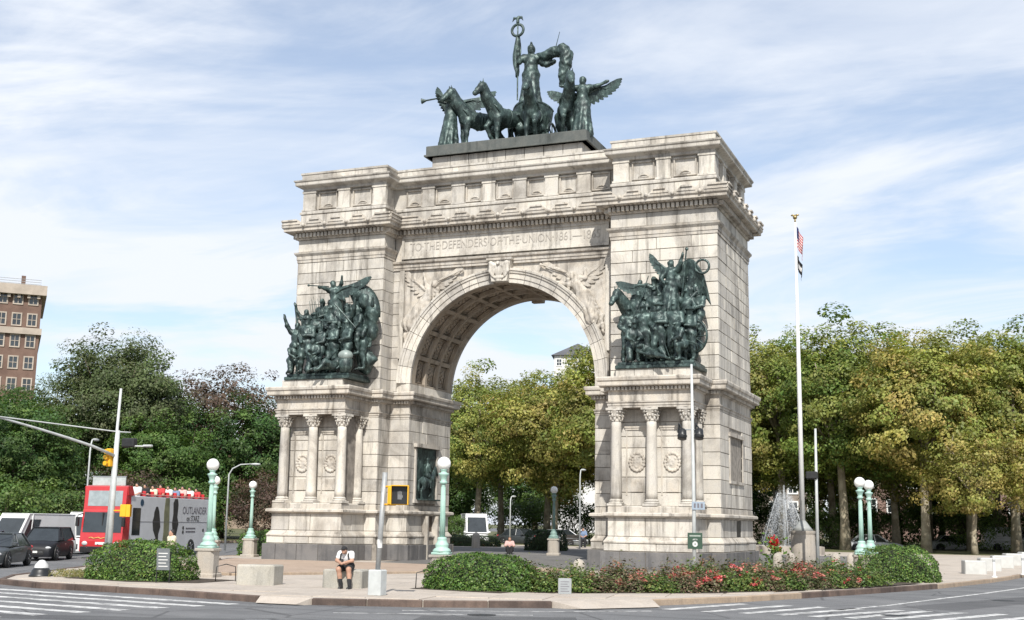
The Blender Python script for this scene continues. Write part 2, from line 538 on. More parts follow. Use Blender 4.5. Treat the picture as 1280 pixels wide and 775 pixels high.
KERB = stone('kerb_stone', (.11, .082, .07), (.05, .038, .035), (.16, .115, .095), .4, .14, .3)
KERB_PALE = stone('kerb_pale', (.38, .30, .23), (.22, .17, .13), (.42, .32, .23), .4, .12, .3)

def asphalt(name, c0, c1, crack=.5):
    mt, t, b, o = new_mat(name); N = NT(t)
    a = N.noise(N.pos(), .35, 6, .6, .5); f = N.noise(N.pos(), 45, 3, .8); w = N.noise(N.pos((.25, 1.8, 1)), .8, 4, .6, .2)
    c = N.mix(N.rng(a, .3, .7), c0, c1)
    c = N.mix(N.m('MULTIPLY', N.rng(w, .47, .72), .55), c, tuple(x * .55 for x in c0))
    c = N.mix(N.m('MULTIPLY', N.rng(N.noise(N.pos(), 1.1, 7, .7, .8), .58, .72), .5), c, tuple(x * .5 for x in c0))
    c = N.mix(1, c, N.mix(N.rng(f, .3, .75), (.7,) * 3, (1.3,) * 3), 'MULTIPLY')
    v = N.n('ShaderNodeTexVoronoi', feature='DISTANCE_TO_EDGE'); v.inputs['Scale'].default_value = .32
    N.l(N.mix(.12, N.pos(), N.n('ShaderNodeTexNoise').outputs['Color']), v.inputs['Vector'])
    c = N.mix(N.m('MULTIPLY', N.rng(v.outputs['Distance'], 0, .018, 1, 0), crack), c, (.02, .02, .021))
    N.l(c, b.inputs['Base Color']); b.inputs['Roughness'].default_value = .88; b.inputs['Specular IOR Level'].default_value = .3
    N.bump(f, .4, .01, b)
    return mt
ASPHALT = asphalt('asphalt', (.135, .137, .142), (.175, .175, .178))
ASPHALT_IN = asphalt('asphalt_plaza', (.135, .13, .125), (.18, .172, .163), .3)
PAVE = stone('plaza_paving', (.46, .41, .36), (.33, .285, .245), (.49, .43, .37), .2, .06, .25, .55)
PAVE_PINK = stone('plaza_brick', (.41, .315, .245), (.30, .225, .175), (.44, .34, .265), .2, .06, .25, .55)
def paint():
    mt, t, b, o = new_mat('road_paint'); N = NT(t)
    a = N.noise(N.pos((1, 2.5, 1)), 2.2, 7, .75); 
    c = N.mix(N.rng(a, .38, .60), (.17, .17, .168), (.66, .655, .64))
    N.l(c, b.inputs['Base Color']); b.inputs['Roughness'].default_value = .7
    return mt
PAINT = paint()
PATCH = asphalt('asphalt_patch', (.085, .086, .09), (.115, .115, .118), .2)
SOIL = simple('soil', (.055, .04, .028), .95, .4, 6, bump=.5, bscale=18)
GRASS_GROUND = simple('park_ground', (.07, .085, .025), .95, .35, .6, bump=.5, bscale=9, col2=(.12, .115, .05))
DRY_GRASS = simple('dry_grass', (.26, .21, .11), .9, .3, 5)

def leafmat(name, rough=.55, trans=.34, gain=(1, 1, 1)):
    mt, t, b, o = new_mat(name); N = NT(t)
    at = N.n('ShaderNodeAttribute', attribute_name='tint')
    ob = N.n('ShaderNodeObjectInfo').outputs['Random']
    c = N.mix(1, at.outputs['Color'], N.mix(ob, (gain[0] * .80, gain[1] * .88, gain[2] * .8), (gain[0] * 1.2, gain[1] * 1.1, gain[2] * 1.15)), 'MULTIPLY')
    N.l(c, b.inputs['Base Color']); b.inputs['Roughness'].default_value = rough; b.inputs['Specular IOR Level'].default_value = .35
    tr = N.n('ShaderNodeBsdfTranslucent'); N.l(N.mix(1, c, (1.3, 1.35, .6), 'MULTIPLY'), tr.inputs[0])
    mx = N.n('ShaderNodeMixShader'); mx.inputs[0].default_value = trans
    N.l(b.outputs[0], mx.inputs[1]); N.l(tr.outputs[0], mx.inputs[2]); N.l(mx.outputs[0], o.inputs[0])
    return mt
LEAF = leafmat('foliage')
LEAF_HEDGE = leafmat('hedge_foliage', .5, .18)
PETAL = leafmat('petals', .6, .25)
BARK_PLANE = simple('plane_bark', (.20, .165, .115), .9, .3, 1.6, bump=.5, bscale=8, col2=(.42, .37, .27))
BARK = simple('dark_bark', (.075, .058, .042), .95, .3, 3, bump=.6, bscale=12, col2=(.12, .095, .07))

CHROME = simple('bright_metal', (.6, .6, .6), .25, .05, 3, metallic=.9)
STEEL = simple('galvanised_steel', (.42, .43, .43), .5, .14, 4, metallic=.35)
STEEL_PALE = simple('pale_grey_paint', (.50, .52, .515), .5, .1, 3)
WHITE_PAINT = simple('white_paint', (.78, .78, .76), .4, .04, 2)
TYRE = simple('tyre_rubber', (.02, .02, .021), .85, .2, 8)
GLASS = simple('vehicle_glass', (.028, .034, .038), .06, .2, 2, spec=.9)
CAR_DARK = simple('dark_grey_car_paint', (.06, .068, .072), .4, .1, 2, metallic=.2, coat=.35)
CAR_BLACK = simple('black_car_paint', (.018, .019, .023), .5, .1, 2, spec=.2)
CAR_PURPLE = simple('plum_car_paint', (.035, .025, .045), .3, .1, 2, metallic=.1, coat=.4)
CAR_WHITE = simple('white_van_paint', (.72, .725, .72), .35, .03, 2, coat=.5)
BLACK_PLASTIC = simple('black_plastic', (.02, .02, .021), .5, .2, 5)
LIGHT_LENS = simple('lamp_lens', (.55, .56, .56), .15, .1, 20, spec=.8)
RED_PAINT = simple('red_bus_paint', (.52, .035, .04), .35, .08, 2, coat=.5)
BUS_WRAP = simple('grey_bus_wrap', (.66, .67, .70), .5, .05, 1.2)
YELLOW = simple('yellow_signal_paint', (.80, .42, .015), .45, .06, 3)
BLACK_PAINT = simple('black_paint', (.015, .016, .017), .4, .2, 4)
GREEN_SIGN = simple('dark_green_sign', (.035, .075, .048), .5, .1, 3)
BLUE_SIGN = simple('blue_grey_sign', (.30, .36, .43), .5, .1, 10)
SIGN_GREY = simple('slate_sign', (.16, .175, .185), .5, .12, 4)
WHITE_PRINT = simple('white_print', (.72, .72, .70), .6, .05, 4)
GREY_PRINT = simple('grey_print', (.16, .15, .17), .6, .1, 4)
DARK_PRINT = simple('dark_print', (.035, .032, .03), .6, .2, 3)
OLIVE_PRINT = simple('olive_print', (.20, .20, .12), .6, .25, 2)
SKIN = simple('skin', (.42, .24, .165), .6, .08, 8)
SKIN_DARK = simple('skin_tan', (.26, .14, .09), .6, .08, 8)
HAIR = simple('dark_hair', (.018, .014, .012), .6, .2, 20)
HAIR_BROWN = simple('auburn_hair', (.13, .06, .03), .6, .2, 20)
CLOTH_WHITE = simple('white_cloth', (.72, .71, .70), .85, .05, 10)
CLOTH_BLACK = simple('black_cloth', (.018, .018, .02), .9, .2, 10)
CLOTH_PINK = simple('pink_cloth', (.62, .40, .37), .85, .08, 10)
CLOTH_RED = simple('red_cloth', (.50, .045, .05), .85, .1, 10)
CLOTH_CREAM = simple('cream_cloth', (.62, .56, .42), .85, .08, 10)
CLOTH_BLUE = simple('blue_cloth', (.16, .22, .34), .85, .08, 10)
# ------------------------------------------------------------------ figures for sculpture and people (unit height, x right, y forward, z up)
def human(S, pose=None, robe=False, hat=None, helmet=False, bulk=1., bare=True):
    J = dict(pel=(0, 0, .53), chest=(0, .0, .73), neck=(0, .0, .845), head=(0, .012, .925),
             ls=(-.112, 0, .805), le=(-.15, 0, .645), lh=(-.15, .06, .50), rs=(.112, 0, .805), re=(.15, 0, .645), rh=(.15, .06, .50),
             lk=(-.065, .02, .285), la=(-.07, -.005, .045), rk=(.065, .02, .285), ra=(.07, -.005, .045), lt=None, rt=None)
    if pose: J.update(pose)
    V = {k: (None if v is None else np.array(v, float)) for k, v in J.items()}
    b = bulk; p = V['pel']
    up = V['chest'] - p; up = up / np.linalg.norm(up)
    lh = p + np.array((-.058, 0, -.01)); rh = p + np.array((.058, 0, -.01))
    if 'lhip' in V: lh = V['lhip']; rh = V['rhip']
    S.cone(p, V['chest'], .088 * b, .10 * b); S.cone(V['ls'], V['rs'], .052 * b, .052 * b); S.cone(p + np.array((-.04, 0, 0)), p + np.array((.04, 0, 0)), .085 * b, .085 * b)
    S.cone(V['chest'], V['neck'], .085 * b, .042 * b); S.cone(V['neck'], V['head'], .04, .045)
    S.ell(V['head'], (.052, .062, .072)); S.ell(V['head'] + np.array((0, .058, -.012)), (.012, .016, .016), k=.01)
    S.ell(V['head'] + np.array((0, .045, -.045)), (.026, .022, .02), k=.02)
    for s, e, h in (('ls', 'le', 'lh'), ('rs', 're', 'rh')):
        S.chain([V[s], V[e]], [.046 * b, .036 * b]); S.chain([V[e], V[h]], [.035 * b, .024 * b])
        d = V[h] - V[e]; d = d / np.linalg.norm(d)
        S.cone(V[h], V[h] + d * .045, .026, .02)
    if robe:
        S.cone(p + up * .06, (V['la'] + V['ra']) / 2 + np.array((0, 0, -.02)), .10 * b, .165 * b, fold=(9, .12, 1))
    for hp, k, a, t in ((lh, 'lk', 'la', 'lt'), (rh, 'rk', 'ra', 'rt')):
        S.chain([hp, V[k]], [.078 * b, .05 * b]); mid = V[k] * .65 + V[a] * .35 + np.array((0, -.012, 0))
        S.chain([V[k], mid, V[a]], [.048 * b, .046 * b, .029])
        tt = V[t] if V[t] is not None else V[a] + np.array((.0, .10, -.028))
        S.cone(V[a] + np.array((0, 0, -.012)), tt, .03, .022)
    if hat == 'kepi':
        S.cone(V['head'] + np.array((0, 0, .045)), V['head'] + np.array((0, .02, .085)), .056, .046); S.ell(V['head'] + np.array((0, .07, .04)), (.04, .035, .01))
    elif hat == 'brim':
        S.ell(V['head'] + np.array((0, 0, .05)), (.10, .10, .014)); S.ell(V['head'] + np.array((0, 0, .075)), (.055, .055, .04))
    elif hat == 'hair':
        S.ell(V['head'] + np.array((0, -.02, .02)), (.062, .062, .065)); S.ell(V['head'] + np.array((0, -.065, -.0)), (.03, .03, .03))
    if helmet:
        S.ell(V['head'] + np.array((0, -.01, .03)), (.064, .072, .06)); S.cone(V['head'] + np.array((0, -.05, .06)), V['head'] + np.array((0, .03, .11)), .018, .016)
    return S

def TM(loc, rz=0, s=1., rx=0, ry=0, mirror=False):
    M = Matrix.Translation(Vector(loc)) @ Matrix.Rotation(rz, 4, 'Z') @ Matrix.Rotation(rx, 4, 'X') @ Matrix.Rotation(ry, 4, 'Y') @ Matrix.Scale(s, 4)
    return M

POSES = {
 'stand': {},
 'march': dict(lk=(-.06, .09, .30), la=(-.07, .06, .07), rk=(.06, .02, .28), ra=(.07, -.11, .06), le=(-.15, .06, .66), lh=(-.06, .16, .62), re=(.16, -.03, .66), rh=(.12, .1, .60)),
 'rifle': dict(le=(-.15, .06, .66), lh=(-.02, .13, .66), re=(.16, .0, .66), rh=(.06, .12, .56), rk=(.07, .06, .29), ra=(.09, .03, .045)),
 'raise': dict(re=(.20, .05, .93), rh=(.24, .08, 1.08), le=(-.17, .05, .66), lh=(-.1, .14, .55), lk=(-.08, .06, .29), la=(-.1, .02, .045)),
 'raise_l': dict(le=(-.20, .05, .93), lh=(-.24, .08, 1.08), re=(.17, .05, .66), rh=(.1, .14, .55), rk=(.08, .06, .29), ra=(.1, .02, .045)),
 'crouch': dict(pel=(0, 0, .34), chest=(0, .07, .53), neck=(0, .11, .64), head=(0, .13, .715), ls=(-.112, .08, .60), rs=(.112, .08, .60), le=(-.15, .16, .47), lh=(-.06, .25, .42), re=(.15, .16, .47), rh=(.06, .25, .40),
                lk=(-.09, .2, .30), la=(-.08, .12, .045), rk=(.09, .12, .07), ra=(.08, -.1, .05), rt=(.08, -.12, .0)),
 'arms_out': dict(le=(-.24, .04, .78), lh=(-.36, .06, .84), re=(.24, .04, .78), rh=(.36, .06, .84)),
 'fallen': dict(pel=(0, 0, .16), chest=(.02, -.14, .27), neck=(.03, -.21, .36), head=(.03, -.24, .43), ls=(-.09, -.16, .34), rs=(.13, -.16, .32), le=(-.19, -.14, .2), lh=(-.2, -.02, .1), re=(.2, -.12, .2), rh=(.16, .05, .14),
                lk=(-.07, .22, .25), la=(-.07, .38, .06), rk=(.08, .26, .12), ra=(.08, .46, .06)),
}

def horse(S, lift=0, turn=0, nod=0., rear=0):
    """x forward, withers height ~1"""
    S.cone((-.36, 0, .80), (.36, 0, .77), .205, .215); S.ell((-.47, 0, .82), (.24, .19, .21)); S.ell((.44, 0, .79), (.19, .17, .24))
    S.cone((.02, 0, .70), (.1, 0, .70), .17, .17)
    nx = Vector((.30 * math.cos(turn), .30 * math.sin(turn), 0))
    n1 = np.array((.66 + nx.x * .25, nx.y * .6, 1.14)); n2 = np.array((.66 + nx.x * .75, nx.y, 1.40 - nod * .1))
    S.chain([(.44, 0, .88), n1, n2], [.20, .135, .10])
    hd = np.array((math.cos(turn * 1.5), math.sin(turn * 1.5), 0))
    t = n2 + hd * .24 + np.array((0, 0, -.25 - nod * .05))
    S.chain([n2 + np.array((0, 0, .01)), n2 * .5 + t * .5 + np.array((0, 0, .0)), t], [.105, .085, .055]); S.ell(t + np.array((0, 0, .015)), (.065, .05, .055))
    pr = np.array((-hd[1], hd[0], 0))
    for s in (-1, 1):
        S.cone(n2 + pr * .045 * s + np.array((0, 0, .08)), n2 + pr * .05 * s + hd * .02 + np.array((0, 0, .19)), .03, .012, k=.02)
    S.chain([n2 + np.array((-.05, 0, .09)) - hd * .04, n1 + np.array((-.13, 0, .08)), (.26, 0, 1.02)], [.045, .055, .04])
    for s in (-1, 1):
        y = .115 * s
        if lift == s:
            S.chain([(.43, y, .68), (.62, y, .46), (.50, y, .24), (.44, y, .18)], [.115, .06, .042, .045]); S.cone((.44, y, .18), (.40, y, .12), .05, .055)
        else:
            S.chain([(.43, y, .68), (.46, y, .36), (.46, y, .1)], [.115, .058, .038]); S.ell((.46, y, .34), (.055, .055, .07)); S.cone((.46, y, .1), (.49, y, .03), .045, .06)
        y = .12 * s; dx = .08 * s * (1 if lift else .6)
        S.chain([(-.47, y, .76), (-.36 + dx, y * 1.1, .56), (-.60 + dx, y, .36), (-.55 + dx, y, .1)], [.18, .125, .058, .04]); S.cone((-.55 + dx, y, .1), (-.52 + dx, y, .03), .045, .06)
    S.chain([(-.66, 0, .92), (-.80, 0, .80), (-.84, 0, .48), (-.80, 0, .25)], [.05, .07, .075, .03])
    return S

def wing_mesh(name, L=1.5, n=11, sweep_up=.3, droop=1.0, w=.17, thick=.02, flip=1):
    """root at the origin, spreading along +x*flip, feathers fanned from tip round to hanging down; thin in y"""
    mb = MB()
    # leading arm
    arm = [(0, 0, 0), (L * .22 * flip, .02, L * .16), (L * .48 * flip, .03, L * .20 + sweep_up * .3), (L * .62 * flip, .02, L * .16 + sweep_up * .5)]
    mb.tube(arm, [L * .06, L * .065, L * .05, L * .03], 7)
    for layer, (ln, cnt, dy) in enumerate(((1.0, n, 0), (.6, n - 1, .035), (.34, n - 2, .065))):
        for i in range(cnt):
            t = i / (cnt - 1)
            q = 1 - t
            # root along arm
            k = q * 2.999; a = int(k); fr = k - a
            p0 = Vector(arm[min(a, 3)]).lerp(Vector(arm[min(a + 1, 3)]), fr)
            ang = R(22) + sweep_up * .6 - t * (R(95) * droop)
            ln_i = L * ln * (.62 - .26 * t + .06 * math.sin(3 * t))
            d = Vector((math.cos(ang) * flip, 0, math.sin(ang)))
            s = Vector((-d.z, 0, d.x))
            pts = []
            for u, wd in ((0, .55), (.35, 1), (.75, .9), (1, .25)):
                c = p0 + d * ln_i * u + Vector((0, dy + .05 * math.sin(u * 2.5) , -.03 * u * u))
                pts.append((c + s * w * wd * .5 * L / 1.5 * (1 - .15 * layer), c - s * w * wd * .5 * L / 1.5 * (1 - .15 * layer)))
            v = []; f = []
            for (c1, c2) in pts:
                for c in (c1, c2):
                    v.append((c.x, c.y - thick, c.z)); v.append((c.x, c.y + thick, c.z))
            for j in range(3):
                b = j * 4; e = b + 4
                f += [(b, b + 2, e + 2, e), (b + 1, e + 1, e + 3, b + 3), (b, e, e + 1, b + 1), (b + 2, b + 3, e + 3, e + 2)]
            f += [(0, 1, 3, 2), (12, 14, 15, 13)]
            mb.add(v, f)
    return mb.mesh(name, False)

def drape_sheet(mb, rows, thick=.03):
    """rows: list of lists of 3-D points (grid); closed thin sheet"""
    nr = len(rows); nc = len(rows[0])
    P = [[Vector(p) for p in r] for r in rows]
    v = []; f = []
    N = [[None] * nc for _ in range(nr)]
    for i in range(nr):
        for j in range(nc):
            a = P[min(i + 1, nr - 1)][j] - P[max(i - 1, 0)][j]; b = P[i][min(j + 1, nc - 1)] - P[i][max(j - 1, 0)]
            n = a.cross(b); N[i][j] = n.normalized() if n.length > 1e-9 else Vector((0, 1, 0))
    for s in (-.5, .5):
        for i in range(nr):
            for j in range(nc): v.append(tuple(P[i][j] + N[i][j] * thick * s))
    o = nr * nc
    for i in range(nr - 1):
        for j in range(nc - 1):
            a, b, c, d = i * nc + j, i * nc + j + 1, (i + 1) * nc + j + 1, (i + 1) * nc + j
            f += [(a, b, c, d), (o + d, o + c, o + b, o + a)]
    for i in range(nr - 1):
        for j in (0, nc - 1):
            a, d = i * nc + j, (i + 1) * nc + j
            f.append((a, d, o + d, o + a) if j == 0 else (d, a, o + a, o + d))
    for j in range(nc - 1):
        for i in (0, nr - 1):
            a, b = i * nc + j, i * nc + j + 1
            f.append((b, a, o + a, o + b) if i == 0 else (a, b, o + b, o + a))
    mb.add(v, f)
    return mb
# ================================================================== the arch
D, X0, X1, X2, YP, YB = 5.45, 5.35, 12.12, 6.57, -1.27, -3.81
YQ = D - YP
XL, XR = 7.23, 11.43
SPR = 9.59
ARCH = empty('triumphal_arch', (0, 0, 0), 0, 'huge pale granite triumphal arch with columned piers and coffered vault', 'arch')

BLK = []       # stone blocks: (extents, weight)
def courses(face, plane, u0, u1, z0, z1, n, ln, holes=(), seed=1, t=.22, w=1., stagger=True, joint=.028):
    rg = random.Random(seed)
    h = (z1 - z0) / n
    for i in range(n):
        a, b = z0 + i * h, z0 + (i + 1) * h
        segs = [(u0, u1)]
        for (ha, hb, za, zb) in holes:
            ov = min(b, zb) - max(a, za)
            if ov > .35 * h:
                ns = []
                for s in segs:
                    if hb <= s[0] or ha >= s[1]: ns.append(s); continue
                    if ha > s[0] + .05: ns.append((s[0], ha))
                    if hb < s[1] - .05: ns.append((hb, s[1]))
                segs = ns
        for (s0, s1) in segs:
            L = s1 - s0
            m = max(1, round(L / (ln * rg.uniform(.85, 1.15))))
            cuts = [s0 + L * k / m for k in range(m + 1)]
            if m > 1:
                sh = (.28 if i % 2 else -.22) * L / m if stagger else 0
                for k in range(1, m): cuts[k] += sh + rg.uniform(-.12, .12) * L / m
            for k in range(m):
                g = joint / 2; e = rg.uniform(-.012, .012)
                c0, c1 = cuts[k] + (g if k else 0), cuts[k + 1] - (g if k < m - 1 else 0)
                if c1 - c0 < .08: continue
                if face == 'front': ext = (c0, c1, plane + e, plane + t, a + g, b - g)
                elif face == 'right': ext = (plane - t, plane - e, c0, c1, a + g, b - g)
                else: ext = (plane + e, plane + t, c0, c1, a + g, b - g)
                BLK.append((ext, (c1 - c0) * (b - a) * w))

def mir(plan): return [(-x, y) for x, y in plan][::-1]
LOW = [(X0, 0), (X2, 0), (X2, YP), (XL, YP), (XL, YB), (XR, YB), (XR, YP), (X1, YP), (X1, YQ), (X2, YQ), (X2, D), (X0, D)]
CEL = [(X0, 0), (X2, 0), (X2, YP), (XL + .3, YP), (XL + .3, YB + .85), (XR - .3, YB + .85), (XR - .3, YP), (X1, YP), (X1, YQ), (X2, YQ), (X2, D), (X0, D)]
UP = [(-X1, YP), (-X2, YP), (-X2, 0), (X2, 0), (X2, YP), (X1, YP), (X1, YQ), (X2, YQ), (X2, D), (-X2, D), (-X2, YQ), (-X1, YQ)]

for sgn, name in ((1, 'r'), (-1, 'l')):
    low = LOW if sgn > 0 else mir(LOW); cel = CEL if sgn > 0 else mir(CEL)
    c = MB()
    sweep(c, low, [(.25, -.2), (.25, .84)], cap_top=True)
    sweep(c, low, [(.10, .84), (.10, 1.22)], cap_top=True)
    sweep(c, low, [(-.05, 1.22), (-.05, 2.45)], cap_top=True)
    sweep(c, cel, [(-.05, 2.45), (-.05, 7.7)])
    sweep(c, low, [(-.03, 7.62), (-.03, 9.0)], cap_bot=True, cap_top=True)
    c.build('core', STONE_JOINT, ARCH)
    mb = MB(); sweep(mb, low, [(.14, 1.22), (.17, 1.25), (.17, 1.31), (.13, 1.36), (.09, 1.42), (.03, 1.5), (.0, 1.54), (-.06, 1.54)]); mb.build('base_moulding', STONE_TRIM, ARCH)
    mb = MB(); sweep(mb, low, [(-.02, 2.40), (.05, 2.42), (.08, 2.47), (.20, 2.50), (.24, 2.51), (.24, 2.61), (.20, 2.65), (.02, 2.68), (-.3, 2.68)]); mb.build('plinth_cornice', STONE_TRIM, ARCH)
    mb = MB(); sweep(mb, low, [(-.3, 2.68), (.0, 2.68), (.0, 2.92), (-.06, 2.97), (-.9, 2.97)]); mb.build('stylobate', STONE_TRIM, ARCH)
    mb = MB(); sweep(mb, low, [(-.5, 7.64), (.0, 7.63), (.0, 7.73), (.03, 7.74), (.03, 7.84), (.08, 7.88), (.08, 7.93), (-.02, 7.94)]); mb.build('architrave', STONE_TRIM, ARCH)
    mb = MB(); sweep(mb, low, [(-.02, 7.94), (-.01, 7.945), (-.01, 8.40), (.06, 8.44), (.06, 8.62), (.38, 8.66), (.40, 8.70), (.40, 8.86), (.46, 8.92), (.48, 9.04), (.46, 9.10), (-.06, 9.16)], cap_top=True); mb.build('impost_cornice', STONE_TRIM, ARCH)
    dn = MB()
    n = len(low)
    for i in range(n):
        a, b = Vector(low[i]), Vector(low[(i + 1) % n]); d = b - a; L = d.length; d /= L; o = Vector((d.y, -d.x))
        k = max(1, int((L + .3) / .19))
        if a.y > D - .5 and b.y > D - .5: continue
        for j in range(k):
            q = a + d * ((j + .5) / k * (L + .1) - .05)
            A_ = Matrix.Translation((q.x, q.y, 0)) @ Matrix.Rotation(math.atan2(d.y, d.x), 4, 'Z')
            dn.box(-.055, .055, -.21, -.03, 8.47, 8.61, A_)
    tag(dn.build('dentil', STONE_TRIM, ARCH), kind='stuff')

# ashlar
for s in (-1, 1):
    fx = lambda a, b: (a, b) if s > 0 else (-b, -a)
    # plinth and base, front planes
    for (plane, (u0, u1)) in ((0., (X0, X2)), (YP, (X2, XL)), (YB, (XL, XR)), (YP, (XR, X1))):
        a, b = fx(u0, u1)
        eo = {X0: .3, XL: -.3 if plane == YP else .3}.get(u0, 0)
        off = .3; x0, x1 = (a - off if s > 0 and plane in (YB, 0.) or s < 0 and plane in (YB,) or (s < 0 and u1 == X1) else a), (b + off if plane == YB or (s > 0 and u1 == X1) or (s < 0 and plane == 0.) else b)
        courses('front', plane - .30, x0, x1, 0, .85, 1, 1.25, seed=int(11 + 3 * u0 + s), w=.6, t=.3)
        off = .16; x0, x1 = (a - off if s > 0 and plane in (YB, 0.) or s < 0 and plane in (YB,) or (s < 0 and u1 == X1) else a), (b + off if plane == YB or (s > 0 and u1 == X1) or (s < 0 and plane == 0.) else b)
        courses('front', plane - .14, x0, x1, .86, 1.22, 1, 1.6, seed=int(21 + 3 * u0 + s))
        courses('front', plane, a, b, 1.54, 2.41, 1, 1.7, seed=int(31 + 3 * u0 + s))
    # lower storey
    for (plane, (u0, u1)) in ((0., (X0, X2)), (YP, (X2, XL + .3)), (YP, (XR - .3, X1))):
        a, b = fx(u0, u1)
        courses('front', plane, a, b, 2.97, 7.63, 7, 1.35, seed=int(41 + 3 * u0 + s))
    a, b = fx(XL + .34, XR - .34)
    # upper pier
    a, b = fx(X2, X1)
    courses('front', YP, a, b, 9.16, 16.53, 12, 1.5, seed=51 + s, holes=())
    a, b = fx(X2, X1)
    courses('front', YP, a, b, 17.17, 17.86, 1, 2.2, seed=53 + s)
    # strip beside the archivolt (central bay)
    a, b = fx(6.16, X2)
    courses('front', 0., a, b, 9.16, 16.0, 11, 1.5, seed=55 + s)
# returns facing +x
win = [(1.0, 4.1, 4.35, 6.55)]
courses('right', X1, YP + .22, YQ, 9.16, 16.53, 12, 1.55, seed=61, w=.45)
courses('right', X1, YP + .22, YQ, 17.17, 17.86, 1, 2.2, seed=62, w=.45)
courses('right', X1, YP + .22, YQ, 2.97, 7.63, 7, 1.6, holes=win, seed=63, w=.45)
courses('right', X1, YP + .22, YQ, 1.54, 2.41, 1, 1.7, seed=64, w=.45, holes=[(2.45, 3.6, 1.3, 2.3)])
courses('right', X1 + .14, YP - .14 + .22, YQ, .86, 1.22, 1, 1.7, seed=65, w=.45)
courses('right', X1 + .30, YP - .3 + .3, YQ, 0, .85, 1, 1.4, seed=66, w=.4, t=.3)
courses('right', -X2, YP + .22, 0, 9.16, 16.53, 12, 1.5, seed=67, w=.5)
courses('right', -X2, YP + .22, 0, 2.97, 7.63, 7, 1.5, seed=68, w=.5)
courses('right', -X2, YP + .22, 0, 1.54, 2.41, 1, 1.5, seed=168, w=.5)
courses('right', -X2 + .14, YP + .08, -.14, .86, 1.22, 1, 1.5, seed=169, w=.5)
courses('right', -X2 + .30, YP, -.3, 0, .85, 1, 1.3, seed=170, w=.5, t=.3)
courses('right', -X2, YP + .22, 0, 17.17, 17.86, 1, 1.5, seed=69, w=.5)
niche = [(.95, 3.6, 3.3, 6.15)]
courses('right', -X0, .22, D, 2.97, 7.63, 7, 1.5, holes=niche, seed=70, w=.6)
courses('right', -X0, .22, D, 1.54, 2.41, 1, 1.5, holes=[(2.15, 3.3, 1.0, 2.4)], seed=71, w=.6)
courses('right', -X0 + .14, .1, D, .86, 1.22, 1, 1.5, holes=[(2.15, 3.3, .8, 2.4)], seed=72, w=.6)
courses('right', -X0 + .3, .02, D, 0, .85, 1, 1.3, seed=73, w=.5, t=.3)
for xx, y0, y1, w in ((-XL, YB, YP, .5), (XR, YB, YP, .4)):
    courses('right', xx, y0 + .22, y1, 1.54, 2.41, 1, 1.5, seed=int(80 + xx), w=w)
    courses('right', xx + .14, y0 + .08, y1, .86, 1.22, 1, 1.5, seed=int(84 + xx), w=w)
    courses('right', xx + .30, y0, y1, 0, .85, 1, 1.3, seed=int(88 + xx), w=w, t=.3)
# faces turned from this camera
courses('left', X0, .22, D, 2.97, 7.63, 7, 1.5, seed=90, w=.01)
courses('left', X0, .22, D, .9, 2.41, 2, 1.5, seed=91, w=.01)
courses('left', X2, YP + .22, 0, 2.97, 16.5, 22, 1.5, seed=92, w=.05)
courses('left', -X1, YP + .22, YQ, 2.97, 7.63, 7, 1.5, seed=93, w=.01)
courses('left', -X1, YP + .22, YQ, 9.16, 16.53, 12, 1.5, seed=94, w=.01)
courses('left', -X1, YP + .22, YQ, .9, 2.41, 2, 1.5, seed=95, w=.01)

BLK.sort(key=lambda t: -t[1])
rest = MB()
for i, (e, w) in enumerate(BLK):
    if e[4] < .1: continue
    if i < 262 and w > .02:
        mb = MB(); mb.cbox(*e, c=.014); mb.build('stone_block', STONE, ARCH)
    else: rest.box(*e)
# dark base slabs
ND = 0
for (e, w) in BLK:
    if e[4] < .1:
        mb = MB(); mb.cbox(*e, c=.012); mb.build('base_slab', STONE_DARK, ARCH); ND += 1
tag(rest.build('stone_course', STONE, ARCH), kind='stuff')
print('blocks', len(BLK), 'dark', ND)

# upper piers: cores
for s in (-1, 1):
    a, b = (X2, X1) if s > 0 else (-X1, -X2)
    c = MB(); c.box(a + .05, b - .05, YP + .05, YQ - .02, 9.0, 18.2); c.build('core', STONE_JOINT, ARCH)
# central wall above the arch
NA = 64
def arcz(x, r): return SPR + math.sqrt(max(0, r * r - x * x))
xs = [-X2, -6.1, -5.62] + [-5.6 * math.cos(PI * i / NA) for i in range(1, NA)] + [5.62, 6.1, X2]
for y, fl in ((.09, 0), (D - .02, 1)):
    c = MB(); n = len(xs)
    for xa in xs:
        za = arcz(xa, 5.6) if abs(xa) < 5.6 else 9.1
        c.v += [(xa, y, za), (xa, y, 18.2)]
    for k in range(n - 1):
        q = (2 * k, 2 * k + 2, 2 * k + 3, 2 * k + 1); c.f.append(q[::-1] if fl else q)
    c.build('spandrel_wall', STONE_TRIM, ARCH, fix=False)
